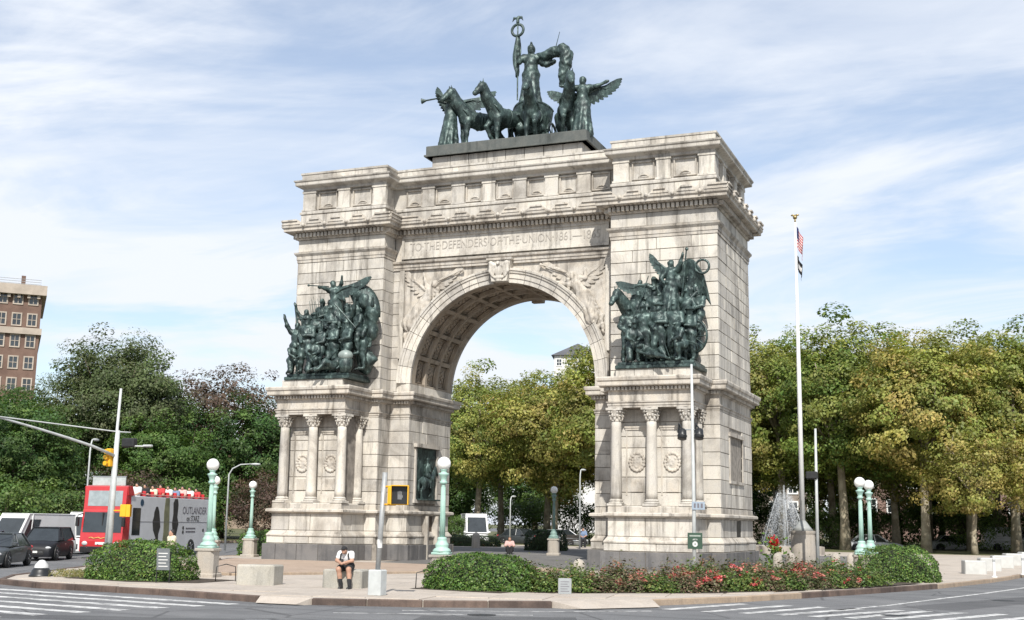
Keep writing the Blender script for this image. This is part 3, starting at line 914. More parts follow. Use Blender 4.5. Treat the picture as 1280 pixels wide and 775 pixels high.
# vault
v = MB()
for k in range(NA):
    a0, a1 = PI * k / NA, PI * (k + 1) / NA
    v.add([(5.62 * math.cos(a0), .1, SPR + 5.62 * math.sin(a0)), (5.62 * math.cos(a1), .1, SPR + 5.62 * math.sin(a1)), (5.62 * math.cos(a1), D - .03, SPR + 5.62 * math.sin(a1)), (5.62 * math.cos(a0), D - .03, SPR + 5.62 * math.sin(a0))], [(0, 1, 2, 3)])
v.build('vault_shell', STONE_VAULT, ARCH, fix=False)
for y0, y1 in ((.1, .62), (1.86, 2.10), (3.35, 3.59), (4.83, 5.45)):
    r_ = MB(); vv = []; ff = []
    for k in range(NA + 1):
        a0 = PI * k / NA
        for (r, y) in ((5.36, y0), (5.36, y1), (5.64, y1), (5.64, y0)): vv.append((r * math.cos(a0), y, SPR + r * math.sin(a0)))
    for k in range(NA):
        for j in range(4): ff.append((k * 4 + j, k * 4 + (j + 1) % 4, k * 4 + 4 + (j + 1) % 4, k * 4 + 4 + j))
    r_.add(vv, ff); r_.build('vault_rib', STONE_VAULT, ARCH)
NC = 11
for k in range(NC + 1):
    a0 = PI * k / NC
    M_ = Matrix.Translation((0, 0, SPR)) @ Matrix.Rotation(-a0, 4, 'Y')
    r_ = MB(); hw = .115
    r_.box(5.385, 5.64, .5, D - .5, -hw if k else .0, hw if k < NC else 0, M_); r_.build('cross_rib', STONE_VAULT, ARCH)
ro = MB()
ro.ball((0, 0, .0), (.11, .11, .13), 10, 6)
for q in range(6):
    w = q * PI / 3; ro.ball((.24 * math.cos(w), .24 * math.sin(w), 0), (.12, .12, .09), 8, 5)
for q in range(8):
    w = q * PI / 4 + .2; ro.ball((.43 * math.cos(w), .43 * math.sin(w), -.03), (.11, .11, .06), 7, 4)
fr = .58
for a_, b_ in (((-fr, -fr), (fr, -fr)), ((fr, -fr), (fr, fr)), ((fr, fr), (-fr, fr)), ((-fr, fr), (-fr, -fr))): ro.tube([(a_[0], a_[1], .03), (b_[0], b_[1], .03)], .045, 6)
rome = ro.mesh('rosette', True)
for k in range(NC):
    a0 = PI * (k + .5) / NC
    for yc in (1.24, 2.725, 4.21):
        o = link('rosette', rome, STONE_VAULT, ARCH)
        # local z points to the axis of the vault
        o.matrix_local = Matrix.Translation((5.58 * math.cos(a0), yc, SPR + 5.58 * math.sin(a0))) @ Matrix.Rotation(-a0, 4, 'Y') @ Matrix.Rotation(-PI / 2, 4, 'Y')
# jambs between impost and springing
for s in (-1, 1):
    mb = MB(); a, b = (5.36, 6.14) if s > 0 else (-6.14, -5.36)
    mb.box(a, b, -.06, D, 9.14, SPR - .01); mb.build('jamb_stone', STONE, ARCH)
# archivolt
NV = 19
PRF = [(5.345, .12), (5.345, -.06), (5.58, -.07), (5.585, -.12), (5.86, -.13), (5.87, -.19), (5.97, -.21), (6.0, -.26), (6.10, -.27), (6.13, -.2), (6.15, .12)]
for k in range(NV):
    if k == NV // 2: continue
    g = .0022
    vv = []; ff = []; n = len(PRF); ns = 4
    for i in range(ns + 1):
        a0 = PI * k / NV + g + (PI / NV - 2 * g) * i / ns
        for r, y in PRF: vv.append((r * math.cos(a0), y, SPR + r * math.sin(a0)))
    for i in range(ns):
        for j in range(n): ff.append((i * n + j, i * n + (j + 1) % n, (i + 1) * n + (j + 1) % n, (i + 1) * n + j))
    ff += [tuple(range(n)), tuple(ns * n + j for j in range(n))[::-1]]
    mb = MB(); mb.add(vv, ff); mb.build('voussoir', STONE, ARCH, auto=30)
# the back rim of the vault
vv = []; ff = []
for k in range(NA + 1):
    a0 = PI * k / NA
    for r, y in ((5.35, D - .1), (5.35, D + .12), (6.1, D + .12), (6.1, D - .1)): vv.append((r * math.cos(a0), y, SPR + r * math.sin(a0)))
for k in range(NA):
    for j in range(4): ff.append((k * 4 + j, k * 4 + (j + 1) % 4, k * 4 + 4 + (j + 1) % 4, k * 4 + 4 + j))
mb = MB(); mb.add(vv, ff); mb.build('rear_archivolt', STONE_TRIM, ARCH)
# keystone with a carved eagle and shield
ks = MB()
ks.prism([(-.44, 14.96), (.44, 14.96), (.64, 16.12), (-.64, 16.12)], -.42, .12)
ko = ks.build('keystone', STONE, ARCH)
S = SDF()
S.ell((0, -.46, 15.55), (.26, .12, .36)); S.ell((0, -.56, 15.92), (.12, .12, .13)); S.cone((0, -.62, 15.9), (0, -.7, 15.84), .06, .02)
for s in (-1, 1):
    S.chain([(.2 * s, -.47, 15.8), (.46 * s, -.46, 15.95), (.50 * s, -.44, 15.5), (.36 * s, -.44, 15.2)], [.12, .12, .1, .05])
    S.cone((.30 * s, -.47, 15.75), (.32 * s, -.45, 15.25), .1, .05)
S.ell((0, -.46, 15.15), (.3, .1, .12)); S.ell((0, -.42, 14.98), (.2, .12, .08))
link('eagle_relief', S.mesh('eagle_relief', .035, .05), STONE, ko)
ks = MB(); ks.box(-.74, .74, -.5, .1, 16.12, 16.24); ks.build('keystone_cap', STONE_TRIM, ko)

# spandrel frame and panel mouldings
for s in (-1, 1):
    mb = MB()
    x0, x1 = (5.9, 6.16) if s > 0 else (-6.16, -5.9)
    mb.box(x0, x1, -.05, .12, 11.0, 15.98); mb.build('spandrel_border', STONE, ARCH)
def band(name, x0, x1, prof, mat=STONE_TRIM):
    mb = MB(); n = len(prof)
    v_ = [(x, y, z) for x in (x0, x1) for y, z in prof]
    mb.add(v_, [(j, (j + 1) % n, n + (j + 1) % n, n + j) for j in range(n)] + [tuple(range(n)), tuple(range(2 * n - 1, n - 1, -1))])
    return mb.build(name, mat, ARCH)
band('bay_architrave', -X2 + .003, X2 - .003, [(.1, 15.98), (-.06, 15.98), (-.06, 16.12), (-.10, 16.13), (-.10, 16.30), (-.20, 16.36), (-.22, 16.45), (-.1, 16.50), (.1, 16.50)])
band('inscription_panel', -5.98, 5.98, [(.09, 16.62), (.0, 16.62), (.0, 17.88), (.09, 17.88)], STONE)
for (a, b, z0, z1) in ((-6.1, 6.1, 16.62, 16.76), (-6.1, 6.1, 17.78, 17.9)): band('panel_border', a, b, [(.09, z0), (-.07, z0), (-.07, z1), (.09, z1)], STONE)
for s in (-1, 1): band('panel_border', *((5.96, 6.1) if s > 0 else (-6.1, -5.96)), [(.09, 16.763), (-.068, 16.763), (-.068, 17.777), (.09, 17.777)], STONE)
tm = text_mesh('TO\u00b7THE\u00b7DEFENDERS\u00b7OF\u00b7THE\u00b7UNION\u00b71861\u20141865', .66, .012)
bb = [v_.co.x for v_ in tm.vertices]; wid = max(bb) - min(bb)
o = link('inscription', tm, STONE_LETTER, ARCH, loc=(0, -.012, 17.27), rot=(PI / 2, 0, 0)); o.scale = (11.2 / wid, 1, 1)

# pier architraves and friezes
for s in (-1, 1):
    pl = [(X2, .0), (X2, YP), (X1, YP), (X1, YQ), (X2, YQ)] if s > 0 else [(-X2, YQ), (-X1, YQ), (-X1, YP), (-X2, YP), (-X2, .0)]
    mb = MB(); sweep(mb, pl, [(-.05, 16.53), (.03, 16.54), (.03, 16.70), (.06, 16.71), (.06, 16.90), (.10, 16.95), (.17, 17.04), (.19, 17.13), (.08, 17.16), (-.05, 17.18)], closed=False)
    mb.build('pier_architrave', STONE_TRIM, ARCH)
# main cornice
mb = MB(); sweep(mb, UP, [(-.1, 17.86), (.04, 17.87), (.10, 17.94), (.10, 18.22), (.14, 18.24), (.62, 18.27), (.64, 18.29), (.64, 18.42), (.70, 18.47), (.74, 18.56), (.72, 18.585), (-.6, 18.62)], cap_top=True)
mb.build('main_cornice', STONE_TRIM, ARCH)
dn = MB(); cr = []
for i in range(len(UP)):
    a, b = Vector(UP[i]), Vector(UP[(i + 1) % len(UP)]); d = b - a; L = d.length; d /= L; o = Vector((d.y, -d.x))
    if o.y > .5: continue
    k = max(1, int((L + .5) / .25))
    M0 = lambda q: Matrix.Translation((q.x, q.y, 0)) @ Matrix.Rotation(math.atan2(d.y, d.x), 4, 'Z')
    for j in range(k):
        q = a + d * ((j + .5) / k * (L + .2) - .1)
        dn.box(-.075, .075, -.34, -.08, 17.97, 18.2, M0(q)); dn.box(-.06, .06, -.56, -.1, 18.235, 18.28, M0(q))
    # cresting blocks with notches between
    outer = .70; e0 = outer if True else 0
    prv = Vector(UP[i - 1]); nx = Vector(UP[(i + 2) % len(UP)])
    cv0 = (a - prv).normalized(); cv1 = (nx - b).normalized()
    ext0 = outer if cv0.x * d.y - cv0.y * d.x > 0 else -outer; ext1 = outer if d.x * cv1.y - d.y * cv1.x > 0 else -outer
    s0, s1 = -ext0, L + ext1
    if s1 - s0 < .5: continue
    m_ = max(1, round((s1 - s0) / 1.42))
    for j in range(m_):
        u0 = s0 + (s1 - s0) * j / m_ + (.15 if j else 0); u1 = s0 + (s1 - s0) * (j + 1) / m_ - (.15 if j < m_ - 1 else 0)
        c0 = .26 if j else .0; c1 = .26 if j < m_ - 1 else .0
        mb = MB(); mb.prism([(u0, 18.50), (u1, 18.50), (u1 + .05 * (c1 > 0), 18.62), (u1 - c1, 18.90), (u0 + c0, 18.90), (u0 - .05 * (c0 > 0), 18.62)], -outer - .03, -outer + .3)
        mb.prism([(u0 + c0 * .9, 18.84), (u1 - c1 * .9, 18.84), (u1 - c1 * 1.1, 18.93), (u0 + c0 * 1.1, 18.93)], -outer - .10, -outer + .28)
        mb.prism([(u0 + c0 * .25, 18.64), (u1 - c1 * .25, 18.64), (u1 - c1 * .4, 18.69), (u0 + c0 * .4, 18.69)], -outer - .07, -outer + .28)
        mb.v = [tuple(M0(a) @ Vector(p)) for p in mb.v]
        mb.build('cresting_block', STONE_TRIM, ARCH)
        if j:
            lb = MB(); lb.ball((u0 - .15, -outer - .03, 18.58), (.10, .12, .12), 9, 6); lb.v = [tuple(M0(a) @ Vector(p)) for p in lb.v]
            lb.build('lion_mask', STONE_TRIM, ARCH, True)
tag(dn.build('main_dentil', STONE_TRIM, ARCH), kind='stuff')
# attic
mb = MB(); sweep(mb, UP, [(-.06, 18.6), (-.06, 19.36), (.02, 19.40), (.02, 19.52), (-.1, 19.60), (-.32, 19.61), (-.32, 20.78), (-.10, 20.80), (-.08, 20.93), (.02, 20.98), (.24, 21.06), (.26, 21.10), (.26, 21.24), (.32, 21.30), (.34, 21.37), (.05, 21.42), (-.02, 21.43), (-.02, 21.72), (.04, 21.75), (.04, 21.86), (-.2, 21.9)], cap_top=True)
mb.build('attic', STONE, ARCH)
rga = random.Random(3)
def attic_blocks(face, plane, u0, u1, z0, z1, ln):
    m_ = max(1, round((u1 - u0) / ln)); cu = [u0 + (u1 - u0) * (k + (rga.uniform(-.18, .18) if 0 < k < m_ else 0)) / m_ for k in range(m_ + 1)]
    for k in range(m_):
        a, b = cu[k] + (.016 if k else 0), cu[k + 1] - (.016 if k < m_ - 1 else 0)
        mb = MB()
        if face == 'f': mb.cbox(a, b, plane - .025 + rga.uniform(-.006, .006), plane + .2, z0, z1, .012)
        else: mb.cbox(plane - .2, plane + .025 + rga.uniform(-.006, .006), a, b, z0, z1, .012)
        mb.build('attic_block', STONE, ARCH)
for (z0, z1, o_) in ((18.64, 19.35, .06), (21.44, 21.715, .02)):
    for s in (-1, 1): attic_blocks('f', YP + o_, *((X2 + .05, X1 - .05) if s > 0 else (-X1 + .05, -X2 - .05)), z0, z1, 1.9)
    attic_blocks('f', o_, -X2 + .3, X2 - .3, z0, z1, 1.9); attic_blocks('e', X1 - o_, YP + .3, YQ - .1, z0, z1, 1.9)
def pil(x0, x1, y, w=0, face='f'):
    mb = MB()
    if face == 'f':
        mb.cbox(x0, x1, y + .1, y + .36, 19.6, 20.8, .012); mb.box(x0 - .04, x1 + .04, y + .06, y + .3, 20.66, 20.79); mb.box(x0 - .05, x1 + .05, y + .05, y + .3, 19.6, 19.70)
    else:
        mb.cbox(y - .36, y - .1, x0, x1, 19.6, 20.8, .012); mb.box(y - .3, y - .06, x0 - .04, x1 + .04, 20.66, 20.79); mb.box(y - .3, y - .05, x0 - .05, x1 + .05, 19.6, 19.70)
    mb.build('attic_pilaster', STONE, ARCH)
def panel(xc, w, y, face='f'):
    mb = MB(); h0, h1 = 19.82, 20.62; t = .07
    z0, z1 = 19.72, 20.70; a, b = xc - w / 2, xc + w / 2
    pcs = [(a, b, z0, z0 + t), (a, b, z1 - t, z1), (a, a + t, z0 + t, z1 - t), (b - t, b, z0 + t, z1 - t)]
    for (p, q, r, s_) in pcs:
        if face == 'f': mb.box(p, q, y + .22, y + .34, r, s_)
        else: mb.box(y - .34, y - .22, p, q, r, s_)
    arc = [(xc + .25 * math.cos(w_), 19.86 + .13 * math.sin(w_)) for w_ in [PI * i / 8 for i in range(9)]]
    if face == 'f': mb.tube([(p, y + .29, q) for p, q in arc], .035, 6); mb.box(xc - .27, xc + .27, y + .27, y + .33, 19.84, 19.88)
    else: mb.tube([(y - .29, p, q) for p, q in arc], .035, 6)
    mb.build('attic_panel', STONE_TRIM, ARCH)
for k in range(7):
    panel(1.85 * (k - 3), 1.02, 0)
    if k < 6: pil(1.85 * (k - 2.5) - .37, 1.85 * (k - 2.5) + .37, 0)
for s in (-1, 1):
    for (a, b) in ((X2 + .1, 7.5), (8.98, 9.72), (11.2, X1 - .1)): pil(*((a, b) if s > 0 else (-b, -a)), YP)
    panel(8.24 * s, 1.2, YP); panel(10.46 * s, 1.2, YP)
for (a, b) in ((YP + .4, YP + 1.0), (.9, 1.6), (3.8, 4.5), (YQ - 1.2, YQ - .2)): pil(a, b, X1, face='e')
for yc in (.3, 2.7, 5.0): panel(yc, 1.0, X1, 'e')
# quadriga base
mb = MB()
for k in range(8): mb.cbox(-4.5 + 9 * k / 8 + .015, -4.5 + 9 * (k + 1) / 8 - .015, .22, 3.95, 21.84, 22.5, .012)
mb.build('quadriga_base', STONE, ARCH)
mb = MB(); mb.cbox(-4.80, 4.80, -.02, 4.15, 22.5, 23.13, .03); mb.box(-4.88, 4.88, -.10, 4.23, 22.5, 22.60)
mb.build('quadriga_plinth', PLINTH_DARK, ARCH)

# columns
cp = MB()
def column(x, y):
    base = MB(); base.cbox(x - .37, x + .37, y - .37, y + .37, 2.97, 3.08, .01); base.lathe([(.36, 3.08), (.38, 3.11), (.36, 3.15), (.32, 3.16), (.31, 3.19), (.34, 3.21), (.33, 3.25), (.29, 3.27), (.28, 3.3)], 20, (x, y, 0))
    col = MB(); prof = []
    for i in range(13):
        t = i / 12; prof.append((.275 - .035 * t - .012 * (t - .33) ** 2, 3.28 + (7.02 - 3.28) * t))
    col.lathe(prof, 24, (x, y, 0))
    co = col.build('column', STONE, ARCH, True)
    base.build('column_base', STONE, co, auto=35)
    cap = MB()
    cap.lathe([(.26, 7.0), (.27, 7.03), (.245, 7.05), (.25, 7.2), (.30, 7.42), (.36, 7.52)], 16, (x, y, 0))
    for row, (n, r, z0, z1, ph) in enumerate(((8, .26, 7.05, 7.26, 0), (8, .29, 7.2, 7.42, PI / 8))):
        for i in range(n):
            w = 2 * PI * i / n + ph
            cap.ball((x + (r + .03) * math.cos(w), y + (r + .03) * math.sin(w), (z0 + z1) / 2), (.055, .055, .13), 7, 5)
            cap.ball((x + (r + .085) * math.cos(w), y + (r + .085) * math.sin(w), z1), (.06, .06, .045), 7, 4)
    for i in range(4):
        w = PI / 4 + i * PI / 2
        cap.torus((x + .41 * math.cos(w), y + .41 * math.sin(w), 7.46), .05, .03, 10, 6, 'x' if i % 2 else 'y')
        cap.ball((x + .40 * math.cos(w), y + .40 * math.sin(w), 7.45), (.075, .075, .085), 8, 5)
    ab = [(-.42, -.42), (0, -.33), (.42, -.42), (.33, 0), (.42, .42), (0, .33), (-.42, .42), (-.33, 0)]
    cap.prism([(x + a, y + b) for a, b in ab], 7.52, 7.635, 'z')
    cap.build('capital', STONE, co, auto=40)
for s in (-1, 1):
    for xx in (7.55, 9.30, 11.05): column(xx * s, YB + .36)
    for xx in (7.57, 11.09): column(xx * s, YP - .37)
    for xc in (8.44, 10.18):
        x = xc * s; yb_ = YB + .85 + .045
        # recessed panel stones behind the columns, with a shield in a wreath
        zz_ = [2.97, 3.62, 4.35, 5.75, 6.3, 7.0, 7.63]
        for i in range(len(zz_) - 1):
            mb = MB(); mb.cbox(x - .83, x + .83, yb_ - .02, yb_ + .2, zz_[i] + .02, zz_[i + 1] - .02, .012); mb.build('stone_block', STONE, ARCH)
        mb = MB(); mb.box(x - .62, x + .62, yb_ - .10, yb_ - .021, 6.72, 6.82); mb.box(x - .58, x + .58, yb_ - .07, yb_ - .021, 6.62, 6.72); mb.box(x - .55, x - .49, yb_ - .05, yb_ - .021, 3.5, 6.62); mb.box(x + .49, x + .55, yb_ - .05, yb_ - .021, 3.5, 6.62)
        mb.box(x - .30, x + .30, yb_ - .06, yb_ - .021, 3.66, 4.25)
        mb.build('niche_frame', STONE_TRIM, ARCH)
        S = SDF(); z = 5.08
        for i in range(16):
            w = 2 * PI * i / 16
            S.ell((x + .36 * math.cos(w), yb_ - .05, z + .42 * math.sin(w)), (.085, .06, .085))
        S.ell((x, yb_ - .02, z), (.28, .06, .34))
        rg = random.Random(int(xc * 10) + s)
        for i in range(9): S.ell((x + rg.uniform(-.2, .2), yb_ - .06, z + rg.uniform(-.26, .3)), (.06, .05, .06))
        link('shield_medallion', S.mesh('shield_medallion', .035, .03), STONE_TRIM, ARCH)
# openings: end window, door slit, inner niche, inner door
mb = MB(); mb.box(X1 - .42, X1 - .36, .95, 4.15, 4.3, 6.6); mb.build('window_pane', simple('blind_window', (.33, .34, .35), .35, .15, 2), ARCH)
mb = MB()
mb.box(X1 - .4, X1 + .05, .84, 1.0, 4.35, 6.55); mb.box(X1 - .4, X1 + .05, 4.1, 4.26, 4.35, 6.55); mb.box(X1 - .4, X1 + .10, .76, 4.34, 6.553, 6.74); mb.box(X1 - .4, X1 + .08, .80, 4.30, 4.20, 4.347)
mb.box(X1 - .38, X1 - .3, 2.5, 2.58, 4.35, 6.55); mb.build('window_frame', STONE_TRIM, ARCH)
mb = MB(); mb.box(X1 - .045, X1 - .03, 2.45, 3.6, 1.30, 2.35); mb.build('vent_door', BLACK_PAINT, ARCH)
xi = -X0
mb = MB(); mb.box(xi - .048, xi - .035, .95, 3.6, 3.3, 6.15); mb.build('niche_back', BRONZE, ARCH)
mb = MB(); mb.box(xi - .03, xi + .08, .78, .95, 3.3, 6.15); mb.box(xi - .03, xi + .08, 3.6, 3.77, 3.3, 6.15); mb.box(xi - .03, xi + .22, .66, 3.9, 6.153, 6.36); mb.box(xi - .03, xi + .12, .7, 3.85, 3.1, 3.297)
mb.build('niche_surround', STONE_TRIM, ARCH)
mb = MB(); mb.box(xi - .046, xi - .03, 2.15, 3.3, .3, 2.38); mb.build('pier_door', simple('dark_door', (.07, .05, .035), .6, .3, 4), ARCH)
mb = MB()
mb.box(xi - .02, xi + .33, 2.0, 2.148, .0, 2.4); mb.box(xi - .02, xi + .33, 3.302, 3.45, .0, 2.4); mb.build('door_jamb', STONE_TRIM, ARCH)

# spandrel reliefs: winged figures blowing a trumpet, low relief in the same stone
for s in (-1, 1):
    S = SDF()
    human(S, dict(re=(.2, .02, .88), rh=(.28, .02, .96), le=(-.2, .02, .74), lh=(-.26, .02, .86), lk=(-.10, .02, .30), la=(-.05, .0, .06), rk=(.10, .02, .33), ra=(.14, .0, .10)), robe=True, hat='hair')
    S.xform(TM((0, 0, 0), PI, 2.95))
    S.xform(Matrix.Rotation(-s * R(31), 4, 'Y'))
    V, Q = S.arrays(.05, .06, .022, 8)
    V[:, 1] *= .62
    V += np.array((s * 5.42, -.02, 12.75))
    fo = link('spandrel_figure', np_mesh('spandrel_figure', V, Q, True), STONE_TRIM, ARCH)
    link('wing', wing_mesh('spandrel_wing', 1.55, 9, .9, .9, .2, .03, flip=s), STONE_TRIM, fo, loc=(s * 4.35, -.02, 14.65))
    link('wing', wing_mesh('spandrel_wing', 1.75, 9, .35, .5, .2, .03, flip=-s), STONE_TRIM, fo, loc=(s * 4.0, -.02, 14.95), rot=(0, s * R(8), 0))
    mb = MB(); mb.tube([(s * 3.75, -.12, 15.25), (s * 2.5, -.10, 15.72)], [.03, .03], 6); mb.tube([(s * 2.5, -.10, 15.72), (s * 2.25, -.10, 15.78)], [.03, .10], 8); mb.build('trumpet', STONE_TRIM, fo)
    S = SDF(); rg = random.Random(5 + s)
    for i in range(22):
        t = i / 21; ang = R(24 + 30 * t); rr = 6.35 + .3 * rg.random()
        x_ = rr * math.cos(ang)
        if x_ > 5.75: x_ = 5.75 - .3 * rg.random()
        S.cone((s * x_, -.02, SPR + rr * math.sin(ang)), (s * (x_ - .1 + .2 * rg.random()), -.02, SPR + rr * math.sin(ang) - .4), .13, .06)
    link('drapery_relief', S.mesh('drapery_relief', .045, .03, .03, 14), STONE_TRIM, fo)
# rear keystone hanging below the far rim
mb = MB(); mb.prism([(-.34, 14.80), (.34, 14.80), (.55, 16.0), (-.55, 16.0)], D + .05, D + .4); mb.build('rear_keystone', STONE_VAULT, ARCH)
# ================================================================== bronze sculpture
def put(S, name, parent, res=.055, k=.07, noise=.012, nscale=9, mat=BRONZE):
    return link(name, S.mesh(name, res, k, noise, nscale), mat, parent)

# ---- quadriga on the roof
QX, QY, QZ = 0., 2.0, 23.13
QUAD = empty('quadriga', (QX, QY, QZ), 0, 'dark bronze four-horse chariot group with winged figures on the arch roof', 'sculpture')
def ql(x, y, z): return (x - QX, y - QY, z - QZ)
for (x, y, hx, hy, lift, turn, sc) in ((-2.15, 1.75, -.68, -.73, 0, .1, 2.25), (-.5, 1.9, -.5, -.87, -1, .1, 2.3), (1.0, 1.9, .22, -.97, 1, -.12, 2.2), (3.05, 1.75, .38, -.92, -1, .1, 2.25)):
    S = horse(SDF(), lift, turn); S.xform(TM(ql(x, y, QZ), math.atan2(hy, hx), sc))
    h = put(S, 'horse', QUAD, .06, .09, .006, 7)
    mb = MB(); Mx = TM(ql(x, y, QZ), math.atan2(hy, hx), sc)
    mb.torus((0, 0, 0), .232, .018, 20, 6, 'x', Mx @ Matrix.Translation((.08, 0, .76))); mb.torus((0, 0, 0), .21, .022, 20, 6, 'x', Mx @ Matrix.Translation((.5, 0, .86)) @ Matrix.Rotation(R(40), 4, 'Y'))
    mb.build('harness', BRONZE, h, True)
# chariot
ch = MB(); cx, cy, cz = .55, 3.15, QZ
prof = []
rows = []
for i in range(9):
    t = i / 8; row = []
    for j in range(25):
        w = PI * 1.0 + PI * j / 24
        rr = .82 + .28 * math.sin(t * 1.4) + .05 * t
        front = .5 + .5 * math.cos(w - PI * 1.5)
        z = cz + .95 + t * (1.05 + .75 * front)
        row.append(ql(cx + rr * math.cos(w), cy + rr * 1.15 * math.sin(w) * .9, z))
    rows.append(row)
drape_sheet(ch, rows, .10)
ch.tube([Vector(p) for p in rows[-1]], .085, 8)
co = ch.build('chariot', BRONZE, QUAD, auto=40)
fl = MB(); fl.box(*(cx - QX - .85, cx - QX + .85, cy - QY - .6, cy - QY + .9, .85, 1.0)); fl.tube([ql(cx, cy - .3, cz + .85), ql(cx, cy - 2.6, cz + 1.5)], .07, 8); fl.build('chariot_floor', BRONZE, co)
ry = MB()
for j in range(13):
    w = PI * 1.12 + PI * .76 * j / 12
    ry.tube([ql(cx + .86 * math.cos(w), cy + .9 * math.sin(w), cz + 1.0), ql(cx + 1.14 * math.cos(w), cy + 1.14 * math.sin(w), cz + 1.9)], [.03, .06], 6)
tag(ry.build('chariot_ribs', BRONZE, co), kind='stuff')
for sx in (-1, 1):
    wh = MB(); c = ql(cx + sx * 1.08, cy + .1, cz + .85)
    wh.torus(c, .82, .075, 30, 8, 'x'); wh.ball(c, (.16, .14, .14), 10, 6)
    for j in range(8):
        w = PI * j / 4; wh.tube([c, (c[0], c[1] + .8 * math.cos(w), c[2] + .8 * math.sin(w))], [.05, .04], 6)
    wh.build('chariot_wheel', BRONZE, QUAD, True)
# standing figure with a staff and a sword, cloak billowing to the side
S = human(SDF(), dict(re=(.19, .04, .72), rh=(.20, .08, .88), le=(-.22, .03, .80), lh=(-.36, .05, .81), rk=(.07, .05, .29)), robe=True, helmet=True, bulk=1.08)
S.xform(TM(ql(.30, 3.2, 25.95), PI + .30, 3.75))
# the figure faces the viewer, so its own left hand is on the right
fg = put(S, 'robed_figure', QUAD, .06, .09, .02, 8)
S = SDF().chain([ql(.7, 3.25, 29.05), ql(1.25, 3.25, 29.0), ql(1.8, 3.2, 29.15), ql(2.3, 3.1, 29.1), ql(2.58, 3.0, 28.75), ql(2.52, 2.95, 28.2), ql(2.38, 2.9, 27.5), ql(2.32, 2.9, 26.9)], [.16, .30, .32, .36, .38, .36, .28, .12])
S.chain([ql(.6, 3.4, 28.8), ql(1.2, 3.4, 28.55), ql(1.7, 3.3, 28.6)], [.2, .2, .12]); S.ell(ql(2.35, 3.0, 29.2), (.35, .3, .28))
put(S, 'billowing_cloak', fg, .06, .08, .035, 9)
mb = MB(); mb.tube([ql(1.74, 3.15, 29.0), ql(2.10, 3.1, 30.30)], [.035, .015], 6); mb.tube([ql(1.62, 3.15, 29.32), ql(1.95, 3.15, 29.2)], .03, 6); mb.build('sword', BRONZE, fg)
mb = MB(); mb.tube([ql(-.45, 3.0, 26.4), ql(-.5, 3.0, 31.35)], .045, 8); so = mb.build('staff', BRONZE, fg)
mb = MB(); mb.torus(ql(-.5, 3.0, 30.72), .36, .085, 26, 8, 'y'); mb.build('wreath', BRONZE, so, True)
S = SDF(); e = lambda x, z: ql(-.5 + x, 3.0, 31.2 + z)
S.cone(e(0, .0), e(0, .28), .10, .09); S.ell(e(.06, .36), (.07, .06, .06)); S.cone(e(.1, .36), e(.17, .33), .03, .01)
for sg in (-1, 1): S.chain([e(.06 * sg, .25), e(.22 * sg, .30), e(.34 * sg, .08)], [.06, .07, .02])
put(S, 'eagle', so, .03, .04, 0)
rows = []
for i in range(10):
    t = i / 9
    rows.append([ql(-.5 - .38 * math.sin(PI * min(1, t * 1.1)) * (1 - s_) + .24 * s_ * math.sin(PI * t) + .05 * math.sin(9 * s_ + 4 * t), 3.05 + .12 * math.sin(8 * s_ + 3 * t), 30.3 - 2.5 * t + .2 * s_) for s_ in [q / 7 for q in range(8)]])
mb = MB(); drape_sheet(mb, rows, .07); mb.build('furled_banner', BRONZE, so, True)

def victory(x, y, z, sc, rz, pose, wings):
    S = human(SDF(), pose, robe=True, hat='hair', bulk=1.05); S.xform(TM(ql(x, y, z), rz, sc))
    v_ = put(S, 'winged_figure', QUAD, .055, .08, .018, 8)
    for (L, flip, rt, dx, dz, ry_) in wings:
        wm = wing_mesh('wing', L, 11, .25, .95, .26, .03, flip)
        link('wing', wm, BRONZE, v_, loc=ql(x + dx, y + .25, z + dz), rot=(0, ry_, rt))
    return v_
vl = victory(-3.65, .75, QZ, 3.35, R(125), dict(re=(.14, .12, .86), rh=(.05, .22, .93), le=(-.16, .10, .80), lh=(-.06, .24, .92), lk=(-.08, .07, .3), la=(-.09, .06, .05)),
             [(1.95, 1, R(10), .2, 2.55, R(6)), (1.2, -1, R(40), -.1, 2.4, R(30))])
mb = MB(); mb.tube([ql(-3.75, .55, 26.18), ql(-5.0, .25, 25.98)], [.035, .05], 7); mb.tube([ql(-5.0, .25, 25.98), ql(-5.28, .2, 25.95)], [.05, .17], 9); mb.build('trumpet', BRONZE, vl)
vr = victory(4.32, .75, QZ, 3.3, PI + R(12), dict(re=(.22, .05, .80), rh=(.34, .08, .82), le=(-.24, .05, .80), lh=(-.40, .08, .86), lk=(-.08, .05, .3)),
             [(1.75, 1, R(-6), .1, 2.3, R(8)), (1.6, -1, R(6), -.15, 2.25, R(-12))])

# ---- pier groups
def crowd(root, lo, spec):
    for (x, y, z, sc, rz, pose, hat, robe) in spec:
        S = human(SDF(), POSES[pose], robe=robe, hat=hat, bulk=1.12); S.xform(TM((x - lo[0], y - lo[1], z - lo[2]), rz, sc))
        put(S, 'bronze_figure', root, .058, .07, .022, 10)

def base_slab(root, lo, x0, x1, y0, y1, z0):
    mb = MB(); mb.cbox(x0 - lo[0], x1 - lo[0], y0 - lo[1], y1 - lo[1], z0 - lo[2], z0 + .18 - lo[2], .03); mb.cbox(x0 + .1 - lo[0], x1 - .1 - lo[0], y0 + .1 - lo[1], y1 - lo[1], z0 + .18 - lo[2], z0 + .34 - lo[2], .03)
    mb.build('bronze_base', BRONZE, root)
for s in (-1, 1):   # stone seats for the groups
    mb = MB(); a, b = (7.55, 11.3) if s > 0 else (-11.3, -7.55)
    for k in range(4): mb.cbox(a + (b - a) * k / 4 + .01, a + (b - a) * (k + 1) / 4 - .01, YB + .2, YP, 9.1, 9.52, .012)
    mb.build('group_seat', STONE, ARCH)

